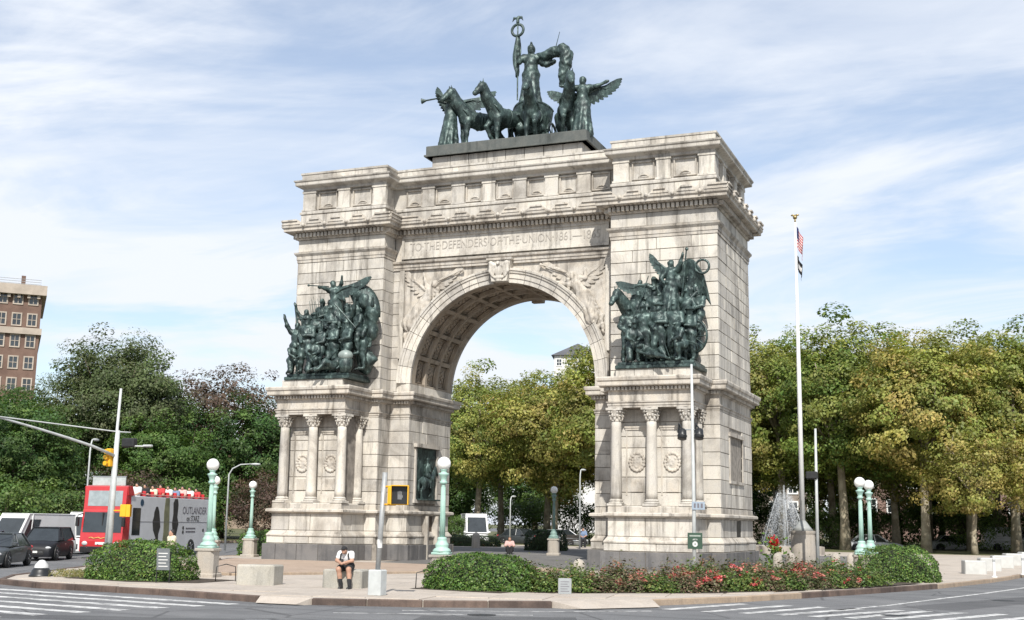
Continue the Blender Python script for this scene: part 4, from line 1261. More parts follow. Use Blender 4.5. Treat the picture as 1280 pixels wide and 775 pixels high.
lo = (9.4, -2.5, 9.52)
ARMY = empty('bronze_group', (lo[0] + .12, lo[1], lo[2]), 0, 'dark bronze soldiers group with horizontal wing and spoked cannon wheel', 'sculpture')
base_slab(ARMY, lo, 7.42, 11.42, YB + .1, YP - .02, 9.52)
F = PI
crowd(ARMY, lo, [
 (7.95, -3.1, 9.85, 2.75, F + .3, 'rifle', 'kepi', False), (8.75, -3.35, 9.85, 2.8, F + .1, 'stand', 'kepi', False), (9.55, -3.4, 9.85, 2.85, F - .1, 'rifle', 'brim', False),
 (10.3, -3.35, 9.85, 2.85, F, 'march', 'kepi', False), (11.0, -3.1, 9.85, 2.6, F - .35, 'rifle', 'brim', False), (8.25, -3.45, 9.85, 2.5, F + .5, 'crouch', 'kepi', False),
 (9.25, -3.55, 9.83, 2.4, F + .9, 'fallen', None, False), (10.75, -3.5, 9.83, 2.4, F - .8, 'crouch', 'hair', False), (8.3, -2.6, 10.7, 2.7, F + .2, 'march', 'kepi', False),
 (9.15, -2.6, 10.9, 2.7, F, 'raise_l', 'kepi', False), (10.75, -2.6, 10.75, 2.7, F - .2, 'raise', 'kepi', False), (7.75, -2.5, 10.0, 2.7, F + .7, 'march', 'brim', False),
 (9.95, -2.55, 12.35, 2.65, F, 'raise_l', 'hair', True),
 (8.3, -2.3, 11.5, 2.5, F + .2, 'rifle', 'kepi', False), (9.0, -2.2, 11.7, 2.5, F, 'march', 'brim', False), (10.8, -2.3, 11.6, 2.6, F - .2, 'raise', 'kepi', False), (11.25, -2.4, 10.9, 2.6, F - .4, 'march', 'kepi', False)])
S = horse(SDF(), 0, .2, 1); S.xform(TM((8.35 - lo[0], -2.05 - lo[1], 10.75 - lo[2]), R(-125), 1.95)); put(S, 'horse', ARMY, .06, .07, .015)
S = SDF(); rg = random.Random(4)
for i in range(46):
    x = rg.uniform(7.95, 11.1); z = rg.uniform(10.0, 14.1 if abs(x - 9.8) < 1.3 else 13.4)
    S.ell((x - lo[0], rg.uniform(-2.3, -1.75) - lo[1], z - lo[2]), (rg.uniform(.25, .5), rg.uniform(.2, .4), rg.uniform(.3, .55)))
put(S, 'backing_mass', ARMY, .09, .12, .05, 6)
for (L, flip, dx, dz, ry_, rz) in ((1.6, -1, 9.15, 13.6, R(-12), R(8)), (1.15, -1, 9.85, 14.3, R(24), R(5))):
    link('wing', wing_mesh('wing', L, 11, .2, .8, .24, .035, flip), BRONZE, ARMY, loc=(dx - lo[0], -2.55 - lo[1], dz - lo[2]), rot=(0, ry_, rz))
rows = []
for i in range(10):
    t = i / 9
    rows.append([(10.35 + 1.25 * s_ + .25 * t * s_ - lo[0], -2.55 + .16 * math.sin(6 * s_ + 3 * t) + .25 * t - lo[1], 14.75 - .9 * s_ * s_ + .5 * math.sin(2.6 * s_) - (1.9 - .5 * s_) * t - lo[2]) for s_ in [q / 9 for q in range(10)]])
mb = MB(); drape_sheet(mb, rows, .06); mb.build('flag', BRONZE, ARMY, True)
mb = MB(); mb.tube([(10.45 - lo[0], -2.6 - lo[1], 12.6 - lo[2]), (10.75 - lo[0], -2.6 - lo[1], 15.5 - lo[2])], .04, 6); mb.ball((10.76 - lo[0], -2.6 - lo[1], 15.5 - lo[2]), .09, 8, 6); mb.build('flag_pole', BRONZE, ARMY)
mb = MB(); mb.torus((11.55 - lo[0], -2.7 - lo[1], 14.55 - lo[2]), .34, .06, 22, 7, 'y'); mb.build('wreath', BRONZE, ARMY, True)
wh = MB(); c = (11.2 - lo[0], -3.0 - lo[1], 11.05 - lo[2]); Mw = Matrix.Translation(c) @ Matrix.Rotation(R(-28), 4, 'Z')
wh.torus((0, 0, 0), .78, .06, 28, 8, 'y', Mw); wh.ball((0, 0, 0), .15, 8, 6, Mw)
for j in range(10):
    w = 2 * PI * j / 10; wh.tube([(0, 0, 0), (.76 * math.cos(w), 0, .76 * math.sin(w))], .035, 5, M=Mw)
wh.build('cannon_wheel', BRONZE, ARMY, True)
for i, (p, q) in enumerate((((8.2, -3.5, 11.4), (8.9, -3.6, 10.1)), ((9.7, -3.6, 11.2), (10.15, -3.6, 9.95)), ((10.5, -3.55, 11.0), (11.5, -3.45, 10.6)), ((11.35, -2.7, 12.2), (11.6, -2.7, 14.0)), ((8.35, -2.9, 12.6), (8.9, -2.9, 14.2)))):
    mb = MB(); mb.tube([tuple(a - b for a, b in zip(p, lo)), tuple(a - b for a, b in zip(q, lo))], [.04, .022], 6); mb.build('rifle', BRONZE, ARMY)

lo = (-9.4, -2.5, 9.52)
NAVY = empty('bronze_group', (lo[0] + .28, lo[1], lo[2]), 0, 'dark bronze sailors group with raised wing and pale round shell at its foot', 'sculpture')
base_slab(NAVY, lo, -11.42, -7.42, YB + .1, YP - .02, 9.52)
crowd(NAVY, lo, [
 (-10.25, -3.4, 9.85, 3.1, F + .1, 'rifle', 'brim', False), (-11.0, -3.2, 9.85, 2.9, F + .4, 'raise', None, False), (-9.45, -3.35, 9.85, 2.6, F - .2, 'march', 'kepi', False), (-8.75, -3.2, 9.85, 2.8, F - .3, 'rifle', None, False),
 (-7.95, -3.1, 9.85, 2.85, F - .5, 'march', 'kepi', False), (-8.5, -3.55, 9.83, 2.4, F - .6, 'fallen', None, False), (-9.7, -3.6, 9.83, 2.4, F + .4, 'crouch', None, False), (-11.05, -3.55, 9.83, 2.2, F + 1.0, 'crouch', 'hair', False),
 (-8.2, -2.7, 10.9, 2.7, F - .2, 'raise_l', 'kepi', False), (-7.6, -2.6, 10.9, 2.6, F - .6, 'raise', 'kepi', False), (-9.2, -2.7, 10.9, 2.7, F, 'rifle', 'kepi', False), (-10.3, -2.6, 10.7, 2.6, F + .2, 'march', 'brim', False), (-7.35, -2.4, 10.1, 2.8, F - .8, 'rifle', None, False),
 (-10.9, -2.5, 11.0, 2.6, F + .3, 'raise', None, False), (-10.0, -2.35, 11.55, 2.5, F, 'march', 'kepi', False), (-9.4, -2.3, 11.6, 2.5, F - .2, 'rifle', 'brim', False), (-7.9, -2.2, 11.6, 2.6, F - .3, 'march', 'kepi', False), (-7.15, -2.2, 11.3, 2.5, F - .5, 'raise_l', None, False)])
S = human(SDF(), dict(re=(.2, .1, .85), rh=(.3, .2, .86), le=(-.18, .08, .9), lh=(-.2, .14, 1.02)), robe=True, hat='hair', bulk=1.1); S.xform(TM((-8.85 - lo[0], -2.45 - lo[1], 12.55 - lo[2]), PI + .5, 2.55, ry=R(10))); wf = put(S, 'winged_figure', NAVY, .058, .07, .02)
link('wing', wing_mesh('wing', 1.75, 10, .3, .6, .26, .035, 1), BRONZE, wf, loc=(-9.0 - lo[0], -2.75 - lo[1], 14.35 - lo[2]), rot=(0, R(4), R(6)))
mb = MB(); mb.tube([(-9.45 - lo[0], -2.7 - lo[1], 14.75 - lo[2]), (-10.6 - lo[0], -2.9 - lo[1], 14.85 - lo[2])], [.03, .03], 6); mb.ball((-10.62 - lo[0], -2.9 - lo[1], 14.85 - lo[2]), .07, 8, 6); mb.build('trumpet', BRONZE, wf)
rows = []
for i in range(10):
    t = i / 9; row = []
    for q in range(14):
        s_ = q / 13; w = PI * (.98 - .98 * s_) * .62 - .1
        rr = 1.75 - 1.1 * t
        row.append((-7.95 + rr * math.cos(w) * .85 - lo[0], -2.2 - .35 * math.sin(PI * t) - lo[1], 13.15 + rr * math.sin(w) - lo[2]))
    rows.append(row)
mb = MB(); drape_sheet(mb, rows, .08); mb.build('billowing_sail', BRONZE, NAVY, True)
S = SDF(); rg = random.Random(8)
for i in range(52):
    x = rg.uniform(-11.0, -7.1); top = 14.0 if x > -9.6 else 13.7
    S.ell((x - lo[0], rg.uniform(-2.3, -1.75) - lo[1], rg.uniform(10.0, top) - lo[2]), (rg.uniform(.25, .5), rg.uniform(.2, .4), rg.uniform(.3, .55)))
S.ell((-6.85 - lo[0], -2.3 - lo[1], 13.2 - lo[2]), (.4, .35, .6)); S.ell((-6.95 - lo[0], -2.2 - lo[1], 12.3 - lo[2]), (.35, .35, .6)); S.ell((-7.3 - lo[0], -2.4 - lo[1], 13.9 - lo[2]), (.4, .3, .4))
put(S, 'backing_mass', NAVY, .09, .12, .05, 6)
mb = MB(); mb.ball((-7.75 - lo[0], -3.55 - lo[1], 10.75 - lo[2]), (.42, .36, .30), 14, 9)
mb.build('pale_shell', simple('pale_patina', (.26, .31, .29), .4, .2, 4), NAVY, True)
mb = MB(); mb.lathe([(.28, 0), (.36, .3), (.37, .7), (.3, .75)], 14, (-7.75 - lo[0], -3.5 - lo[1], 9.85 - lo[2])); mb.build('mooring_post', BRONZE, NAVY, True)
mb = MB(); mb.tube([(-11.25 - lo[0], -3.3 - lo[1], 9.9 - lo[2]), (-11.0 - lo[0], -3.15 - lo[1], 12.4 - lo[2]), (-11.2 - lo[0], -3.2 - lo[1], 13.5 - lo[2])], [.1, .08, .05], 7); mb.build('raised_arm_staff', BRONZE, NAVY)
for i in range(7):
    x = -10.4 + .13 * i; mb = MB(); mb.tube([(x - lo[0], -2.6 - lo[1], 12.6 - lo[2]), (x - .25 - lo[0], -2.7 - lo[1], 14.0 + .12 * (i % 3) - lo[2])], [.025, .012], 5); mb.build('bayonet', BRONZE, NAVY)
for i, (p, q) in enumerate((((-10.6, -3.6, 12.0), (-9.4, -3.7, 10.3)), ((-9.2, -3.6, 10.2), (-8.1, -3.7, 11.1)), ((-8.6, -3.4, 13.6), (-7.4, -3.2, 12.3)), ((-10.9, -3.4, 12.9), (-8.7, -3.3, 12.7)))):
    mb = MB(); mb.tube([tuple(a - b for a, b in zip(p, lo)), tuple(a - b for a, b in zip(q, lo))], [.045, .03], 6); mb.build('spar', BRONZE, NAVY)

# ---- rider relief in the niche of the inner pier face
lo = (-X0 + .1, 2.25, 3.3)
RID = empty('rider_relief', lo, 0, 'bronze horse and rider relief set in the inner pier niche', 'relief')
S = horse(SDF(), 1, 0); S.xform(TM((.02, -.02, .02), R(90), 1.22)); V, Q = S.arrays(.045, .05, .008, 9); V[:, 0] *= .55; link('horse', np_mesh('horse', V, Q, True), BRONZE, RID)
S = human(SDF(), dict(lk=(-.11, .16, .40), la=(-.12, .10, .18), rk=(.11, .16, .40), ra=(.12, .10, .18), lh=(-.05, .2, .62), rh=(.05, .2, .62)), hat='brim'); S.xform(TM((.03, -.02, .32), 0, 1.95)); V, Q = S.arrays(.045, .05, .008, 9); V[:, 0] *= .6; link('rider', np_mesh('rider', V, Q, True), BRONZE, RID)
mb = MB(); mb.cbox(-.1, .28, -1.25, 1.25, -.05, .03, .01); mb.build('ledge', BRONZE, RID)
# ================================================================== ground, road, plaza
def clip_y(poly, y, keep_above):
    out_ = []
    n = len(poly)
    for i in range(n):
        a, b = poly[i], poly[(i + 1) % n]
        ia = (a[1] >= y) if keep_above else (a[1] <= y); ib = (b[1] >= y) if keep_above else (b[1] <= y)
        if ia: out_.append(a)
        if ia != ib:
            t = (y - a[1]) / (b[1] - a[1]); out_.append((a[0] + t * (b[0] - a[0]), y))
    return out_
BANDS = [-1e5, 2, 5, 8, 11, 14, 17, 20, 1e5]
def sheet(name, poly, dz, mat, skirt=0, parent=None, kind='structure'):
    mb = MB()
    for a, b in zip(BANDS[:-1], BANDS[1:]):
        p = poly
        if a > -1e4: p = clip_y(p, a, True)
        if b < 1e4 and p: p = clip_y(p, b, False)
        q = []
        for pt in p:
            if not q or (abs(pt[0] - q[-1][0]) + abs(pt[1] - q[-1][1])) > 1e-4: q.append(pt)
        if len(q) > 2 and abs(q[0][0] - q[-1][0]) + abs(q[0][1] - q[-1][1]) < 1e-4: q.pop()
        if len(q) < 3: continue
        n = len(mb.v); mb.v += [(x, y, gz(x, y) + dz) for x, y in q]; mb.f.append(tuple(range(n, n + len(q))))
    if skirt:
        n = len(poly)
        for i in range(n):
            a, b = poly[i], poly[(i + 1) % n]
            L = math.hypot(b[0] - a[0], b[1] - a[1]); k = max(1, int(L / 4))
            for j in range(k):
                p = [(a[0] + (b[0] - a[0]) * t, a[1] + (b[1] - a[1]) * t) for t in (j / k, (j + 1) / k)]
                m_ = len(mb.v)
                mb.v += [(p[0][0], p[0][1], gz(*p[0]) + dz), (p[1][0], p[1][1], gz(*p[1]) + dz), (p[1][0], p[1][1], gz(*p[1]) + dz - skirt), (p[0][0], p[0][1], gz(*p[0]) + dz - skirt)]
                mb.f.append((m_, m_ + 3, m_ + 2, m_ + 1))
    o = mb.build(name, mat, parent, fix=False)
    if kind: tag(o, kind=kind)
    return o

sheet('ground', [(-2500, 40), (2500, 40), (2500, 3500), (-2500, 3500)], -.32, GRASS_GROUND)
ROAD = sheet('road', [(-420, -260), (420, -260), (420, 420), (-420, 420)], -.15, ASPHALT)
FRONT = [(-11, -18.5), (-7.4, -26.2), (-5.6, -28.6), (-3.2, -29.6), (2, -30.3), (6.05, -31.35), (7.67, -31.37), (10.5, -30.5), (13.47, -28.76), (15.5, -26.15), (17.2, -23.2), (18.6, -19.76), (20.5, -14.6), (22.19, -9.65), (24, -2), (25.5, 6)]
PLAZA = sheet('plaza', [(-19.5, 36), (-17.5, 8), (-15.5, -6)] + FRONT + [(27.5, 18), (29.5, 30), (30, 36)], 0, PAVE, .3)

def box_on(mb, x, y, dx, dy, L, w, z0, z1, c=.02):
    M_ = Matrix.Translation((x, y, 0)) @ Matrix.Rotation(math.atan2(dy, dx), 4, 'Z')
    mb.cbox(-L / 2, L / 2, -w / 2, w / 2, z0, z1, c, M_)
def kerb_line(pts, mat, parent, width=.17, top=.03, bot=-.3, ln=1.7, inset=.0, seed=1, name='kerb_stone'):
    rg = random.Random(seed)
    for a, b in zip(pts[:-1], pts[1:]):
        d = Vector((b[0] - a[0], b[1] - a[1])); L = d.length; d /= L
        k = max(1, round(L / ln))
        for j in range(k):
            t = (j + .5) / k; x, y = a[0] + d.x * L * t, a[1] + d.y * L * t
            mb = MB(); e = rg.uniform(-.008, .008)
            box_on(mb, x + d.y * inset, y - d.x * inset, d.x, d.y, L / k - .025, width, bot + gz(x, y), top + e + gz(x, y), .022)
            mb.build(name, mat, parent)
kerb_line(FRONT[:6], KERB, PLAZA, seed=2)
kerb_line(FRONT[6:9], KERB, PLAZA, seed=3)
kerb_line(FRONT[9:12], KERB_PALE, PLAZA, seed=4, ln=2.3)
kerb_line(FRONT[11:14], KERB, PLAZA, seed=5)
kerb_line([(-17.5, 8), (-15.5, -6), (-11, -18.5)], KERB_PALE, PLAZA, seed=6, ln=2.2)
kerb_line(FRONT[13:16], KERB_PALE, PLAZA, seed=7, top=.02, ln=2.4)
# flared drops beside the ramps
def ramp(name, a, b, out_, mat):
    mb = MB(); d = Vector((b[0] - a[0], b[1] - a[1], 0)); n = Vector((d.y, -d.x, 0)).normalized() * out_
    A, B_ = Vector((a[0], a[1], .026)), Vector((b[0], b[1], .026))
    v = [A, B_, B_ + n - d * .12 + Vector((0, 0, -.15)), A + n + d * .12 + Vector((0, 0, -.15)), A + Vector((0, 0, -.2)), B_ + Vector((0, 0, -.2))]
    mb.add(v, [(0, 3, 2, 1), (0, 1, 5, 4), (0, 4, 3), (1, 2, 5), (4, 5, 2, 3)])
    mb.build(name, mat, PLAZA)
ramp('kerb_ramp', FRONT[5], FRONT[6], .5, PAVE); ramp('kerb_ramp', FRONT[8], FRONT[9], .9, PAVE)
# paved ring round the arch, pale edging, asphalt carriageway through the arch
PINK = [(-13.5, -4), (-9.0, -15.5), (-5.2, -21.5), (-1.6, -21.6), (1.6, -16.8), (4.4, -12.2), (6.8, -8.2), (5.0, -4.6), (-6.5, -4.6), (-12.6, -4.4)]
sheet('brick_paving', PINK, .030, PAVE_PINK)
kerb_line([(-5.2, -21.5), (-1.6, -21.6), (1.6, -16.8), (4.4, -12.2), (6.8, -8.2)], KERB_PALE, PLAZA, .2, .12, -.1, 2.2, seed=8, name='edging_stone')
sheet('carriageway', [(-5.2, -3.6), (6.9, -6.5), (12.0, -5.2), (16.4, -2.5), (17.0, 8), (17.6, 20), (-15, 22), (-15.6, 8.2), (-12.3, 7.6), (-5.6, 7.4)], .028, ASPHALT_IN)
# paving slabs on the front pavement
def inside(p, poly):
    c = False; n = len(poly)
    for i in range(n):
        (x1, y1), (x2, y2) = poly[i], poly[(i + 1) % n]
        if (y1 > p[1]) != (y2 > p[1]) and p[0] < (x2 - x1) * (p[1] - y1) / (y2 - y1) + x1: c = not c
    return c
PLZ = [(-17.5, 8), (-15.5, -6)] + FRONT
CARR = [(-5.2, -3.6), (6.9, -6.5), (12.0, -5.2), (16.4, -2.5), (16.4, 8), (-5.2, 8)]
sm = MB(); sm.cbox(-.75, .75, -.75, .75, -.02, .022, .006); slab_me = sm.mesh('paving_slab'); slab_me.materials.append(PAVE)
ca, sa = math.cos(R(9)), math.sin(R(9)); cells = []
for i in range(-16, 30):
    for j in range(-26, 6):
        lx, ly = i * 1.525, j * 1.525
        x, y = lx * ca - ly * sa, lx * sa + ly * ca
        cor = [(x + (a * ca - b * sa) * .78, y + (a * sa + b * ca) * .78) for a, b in ((-1, -1), (1, -1), (1, 1), (-1, 1), (0, 0), (1, 0), (-1, 0), (0, 1), (0, -1))]
        if y > -1.5 or not all(inside(q, PLZ) for q in cor) or all(inside(q, PINK) for q in cor) or all(inside(q, CARR) for q in cor): continue
        cells.append((x, y))
cells.sort(key=lambda c: (c[0] - CAM.x) ** 2 + (c[1] - CAM.y) ** 2)
for (x, y) in cells[:290]: link('paving_slab', slab_me, None, PLAZA, loc=(x, y, random.Random(int(x * 91 + y * 37)).uniform(-.003, .003)), rot=(0, 0, R(9)))
rest = MB()
for (x, y) in cells[290:]: rest.box(-.75, .75, -.75, .75, -.02, .022, Matrix.Translation((x, y, 0)) @ Matrix.Rotation(R(9), 4, 'Z'))
if rest.v: tag(rest.build('far_paving', PAVE, PLAZA), kind='stuff')
# painted markings
def bar(a, b, w, name='painted_stripe', z=-.145):
    d = Vector((b[0] - a[0], b[1] - a[1])); L = d.length; d /= L; n = Vector((-d.y, d.x)) * w / 2
    k = max(2, int(L / 1.5)); mb = MB()
    for i in range(k + 1):
        p = Vector(a) + d * L * i / k
        mb.v += [(p.x + n.x, p.y + n.y, z + gz(p.x, p.y)), (p.x - n.x, p.y - n.y, z + gz(p.x, p.y))]
        if i: mb.f.append((2 * i - 2, 2 * i - 1, 2 * i + 1, 2 * i))
    mb.build(name, PAINT, ROAD, fix=False)
nv = Vector((.17, .985)); dv = Vector((.985, -.17))
for k in range(7):
    off = -30.95 - 1.12 * k
    p0 = nv * off; x0, x1 = -9.0 + .9 * k, 11.4 - .1 * k
    bar((p0.x + dv.x * x0, p0.y + dv.y * x0), (p0.x + dv.x * x1, p0.y + dv.y * x1), .42)
for a, b in (((16.28, -27.54), (17.61, -23.79)), ((17.4, -27.83), (18.87, -23.74)), ((18.39, -27.84), (19.89, -23.83)), ((19.3, -27.89), (20.89, -23.92)), ((20.17, -27.95), (21.97, -23.94)), ((21.04, -27.99), (22.69, -23.81)), ((21.95, -27.69), (23.59, -23.93)), ((23.0, -27.6), (24.6, -23.9)), ((24.1, -27.5), (25.7, -23.8))):
    bar(a, b, .36)
LN = [(20.36, -25.06), (21.47, -21.88), (22.79, -16.62), (23.95, -12.28), (25.34, -6.35), (26.6, .5), (27.8, 8), (29, 16)]
for a, b in zip(LN[:-1], LN[1:]): bar(a, b, .16, 'painted_line')
for a, b in (((10.6, -31.9), (13.9, -30.2)), ((13.9, -30.2), (16.1, -28.4)), ((9.6, -33.6), (14.0, -31.6))): bar(a, b, .14, 'painted_line')
for k in range(6): bar((-13.6 - .75 * k + 2.4, -20.5 + .6 * k), (-14.2 - .75 * k + 2.4, -19.3 + .6 * k), .12, 'painted_line') if k == 0 else None
# repairs and iron covers in the road
def road_patch(pts, z=-.1475, mat=None, name='asphalt_patch'):
    mb = MB(); mb.add([(x, y, z + gz(x, y)) for x, y in pts], [tuple(range(len(pts)))]); mb.build(name, mat or PATCH, ROAD, fix=False)
road_patch([(12.2, -34.6), (15.6, -32.9), (15.1, -31.6), (11.8, -33.2)]); road_patch([(21.8, -22.5), (25.2, -14), (26.6, -14.6), (23.4, -23.2)]); road_patch([(3.2, -38.2), (9.0, -36.4), (9.3, -37.6), (3.6, -39.2)]); road_patch([(-13.5, -24.5), (-9.5, -28.8), (-10.6, -29.8), (-14.4, -25.6)])
road_patch([(17.2, -31.5), (23.5, -30.4), (23.6, -30.9), (17.3, -32.0)])
for (x, y) in ((12.9, -32.2), (22.0, -26.2), (-1.5, -33.9), (24.6, -16.8)):
    road_patch([(x + .36 * math.cos(2 * PI * i / 18), y + .36 * math.sin(2 * PI * i / 18)) for i in range(18)], -.1432, BLACK_PLASTIC, 'manhole_cover')
# lawns: left park, the planted plaza behind
LEFT_PARK = sheet('left_park', [(-160, 200), (-160, -60), (-60, -40), (-38, -14), (-34, 6), (-33, 22), (-30, 60), (-30, 200)], 0.0, GRASS_GROUND, .3)
kerb_line([(-38, -14), (-34, 6), (-33, 22), (-30, 60)], KERB_PALE, LEFT_PARK, seed=9, ln=3)
BACK_PARK = sheet('back_park', [(-24, 200), (-22, 60), (-19.5, 36.2), (30, 36.2), (44, 60), (60, 200)], .02, GRASS_GROUND, .3)
RIGHT_PARK = sheet('right_park', [(60, 120), (44, 30), (50, -10), (160, -60), (220, 120)], .01, GRASS_GROUND, .3)
for nm, pl in (('rose_bed', [(11.0, -25.2), (12.2, -25.1), (16.3, -21.8), (18.2, -18.6), (20.2, -14.2), (21.7, -9.4), (19.2, -8.6), (16.6, -14.0), (13.6, -18.2), (10.6, -22.2)]),
               ('hedge_bed', [(7.6, -25.5), (10.9, -26.1), (11.0, -22.6), (7.9, -22.4)]), ('corner_bed', [(-4.6, -26.9), (-1.4, -27.6), (.8, -27.0), (.7, -24.6), (-2.6, -24.1), (-4.8, -25.4)])):
    sheet(nm, pl, .034, SOIL)
# ================================================================== vegetation
NP = np.random.RandomState
def leaf_arrays(C, N, size, rs, aspect=.62):
    n = len(C)
    N = N / (np.linalg.norm(N, axis=1)[:, None] + 1e-9)
    A = rs.normal(size=(n, 3)); A -= (A * N).sum(1)[:, None] * N; A /= np.linalg.norm(A, axis=1)[:, None] + 1e-9
    B = np.cross(N, A)
    s = (size if np.ndim(size) else np.full(n, size))[:, None]
    V = np.stack([C - A * s * .5, C + B * s * aspect * .5 + N * s * .08, C + A * s * .5, C - B * s * aspect * .5 + N * s * .08], 1).reshape(-1, 3)
    return V, np.arange(4 * n).reshape(n, 4)
def leaf_mesh(name, C, N, size, tint, rs, mat, aspect=.62):
    V, Q = leaf_arrays(C, N, size, rs, aspect)
    me = np_mesh(name, V, Q)
    ca = me.color_attributes.new('tint', 'FLOAT_COLOR', 'POINT')
    T = np.ones((len(V), 4), np.float32); T[:, :3] = np.repeat(tint, 4, axis=0)
    ca.data.foreach_set('color', T.ravel())
    me.materials.append(mat)
    return me
def pick(pal, n, rs, w=None):
    pal = np.array(pal); i = rs.choice(len(pal), n, p=w)
    return pal[i]

def tree_meshes(seed, H, fork, rx, rz, nclus, nleaf, lsize, pal, bark, tr=.28, limbs=6, open_=.0, wpal=None, low=.0, multi=1, clus=.2):
    rg = random.Random(seed); rs = NP(seed)
    mb = MB(); tips = []
    cz = H - rz
    for t_ in range(multi):
        a = rg.uniform(0, 6.28); off = .0 if multi == 1 else .5
        p = [Vector((off * math.cos(a), off * math.sin(a), -.3)), Vector((off * math.cos(a) + rg.uniform(-.08, .08), off * math.sin(a), fork * .35)), Vector((off * 2 * math.cos(a) + rg.uniform(-.2, .2), off * 2 * math.sin(a) + rg.uniform(-.2, .2), fork))]
        p.append(p[2] + Vector((rg.uniform(-.5, .5), rg.uniform(-.5, .5), (H - fork) * .45))); p.append(p[3] + Vector((rg.uniform(-.5, .5), rg.uniform(-.5, .5), (H - fork) * .35)))
        r0 = tr * (1 if multi == 1 else .7)
        mb.tube(p, [r0 * 1.45, r0, r0 * .82, r0 * .45, r0 * .15], 9)
        tips += [p[3], p[4]]
        for i in range(limbs):
            w = 2 * PI * i / limbs + rg.uniform(-.4, .4); h0 = fork * rg.uniform(.82, 1.0) + (H - fork) * .28 * (i / limbs)
            st = p[2].lerp(p[3], min(1, max(0, (h0 - fork) / max(.1, (H - fork) * .45)))) if h0 > fork else p[1].lerp(p[2], (h0 - fork * .35) / (fork * .65))
            rr = rx * rg.uniform(.6, .92); hh = rg.uniform(.25, .75)
            e = Vector((math.cos(w) * rr, math.sin(w) * rr, cz - rz * .4 + 1.5 * rz * hh))
            mid = st.lerp(e, .45) + Vector((0, 0, rg.uniform(.2, 1.2)))
            mb.tube([st, mid, e], [r0 * .5, r0 * .3, r0 * .08], 7); tips += [mid.lerp(e, .5), e]
            for j in range(3):
                s0 = mid.lerp(e, rg.uniform(0, .7)); d = Vector((rg.uniform(-1, 1), rg.uniform(-1, 1), rg.uniform(.1, 1))).normalized() * rx * rg.uniform(.25, .45)
                mb.tube([s0, s0 + d * .5 + Vector((0, 0, .15)), s0 + d], [r0 * .2, r0 * .13, r0 * .04], 5); tips.append(s0 + d)
    trunk = mb.mesh('trunk', True, fix=False); trunk.materials.append(bark)
    # clusters
    U = rs.normal(size=(nclus, 3)); U /= np.linalg.norm(U, axis=1)[:, None]
    lump = 1 + .16 * np.sin(3 * np.arctan2(U[:, 1], U[:, 0]) + seed) + .10 * np.sin(5 * U[:, 2] + 2 * seed)
    rad = rs.uniform(.35, 1.0, nclus) ** .55 * lump
    CC = U * rad[:, None] * np.array((rx, rx, rz)); CC[:, 2] += cz
    CC = CC[CC[:, 2] > fork * (.55 + low)]
    tp = np.array([tuple(q) for q in tips]); CC = np.concatenate([CC, tp + rs.normal(size=tp.shape) * .3])
    nc = len(CC); cr = rs.uniform(.6, 1.3, nc) * rx * clus
    per = np.maximum(8, (nleaf * cr ** 2 / (cr ** 2).sum())).astype(int)
    ci = np.repeat(np.arange(nc), per); n = len(ci)
    G = rs.normal(size=(n, 3)); G /= np.linalg.norm(G, axis=1)[:, None]
    G *= (rs.uniform(.25, 1, n) ** .5)[:, None]
    C = CC[ci] + G * cr[ci][:, None] * np.array((1, 1, .62))
    OD = C - np.array((0, 0, cz)); OD /= np.linalg.norm(OD, axis=1)[:, None] + 1e-6
    Nn = G * .6 + OD * .75 + np.array((0, 0, .45)) + rs.normal(size=(n, 3)) * .42
    ct = pick(pal, nc, rs, wpal); tint = ct[ci] * .6 + pick(pal, n, rs, wpal) * .4
    tint = tint * (rs.uniform(.72, 1.25, n)[:, None]) * (rs.uniform(.68, 1.28, nc)[ci][:, None])
    crown = leaf_mesh('crown', C, Nn, lsize * rs.uniform(.45, 1.45, n) * rs.uniform(.75, 1.25, nc)[ci], tint, rs, LEAF)
    return trunk, crown
def place_tree(ms, x, y, rz, sc, label, cat='tree', group=None, name='tree', zs=1.):
    r_ = empty(name, (x, y, gz(x, y)), rz, label, cat, group); r_.scale = (sc, sc, sc * zs)
    link('trunk', ms[0], None, r_); link('crown', ms[1], None, r_)
    return r_

OLIVE = [(0.227, 0.263, 0.061), (0.177, 0.238, 0.053), (0.310, 0.289, 0.081), (0.344, 0.263, 0.092), (0.143, 0.185, 0.045)]
OW = [.32, .22, .27, .11, .08]
DEEP = [(0.046, 0.105, 0.028), (0.078, 0.147, 0.037), (0.116, 0.178, 0.046), (0.034, 0.078, 0.025)]
MID = [(0.116, 0.188, 0.043), (0.085, 0.153, 0.037), (0.154, 0.212, 0.062), (0.058, 0.118, 0.031)]
GREY = [(0.152, 0.171, 0.080), (0.189, 0.196, 0.102), (0.109, 0.131, 0.058), (0.174, 0.152, 0.087)]
WINE = [(0.121, 0.075, 0.059), (0.085, 0.054, 0.049), (0.156, 0.105, 0.073), (0.078, 0.081, 0.049)]
RUST = [(0.163, 0.131, 0.056), (0.125, 0.119, 0.044), (0.200, 0.150, 0.075), (0.094, 0.106, 0.037)]

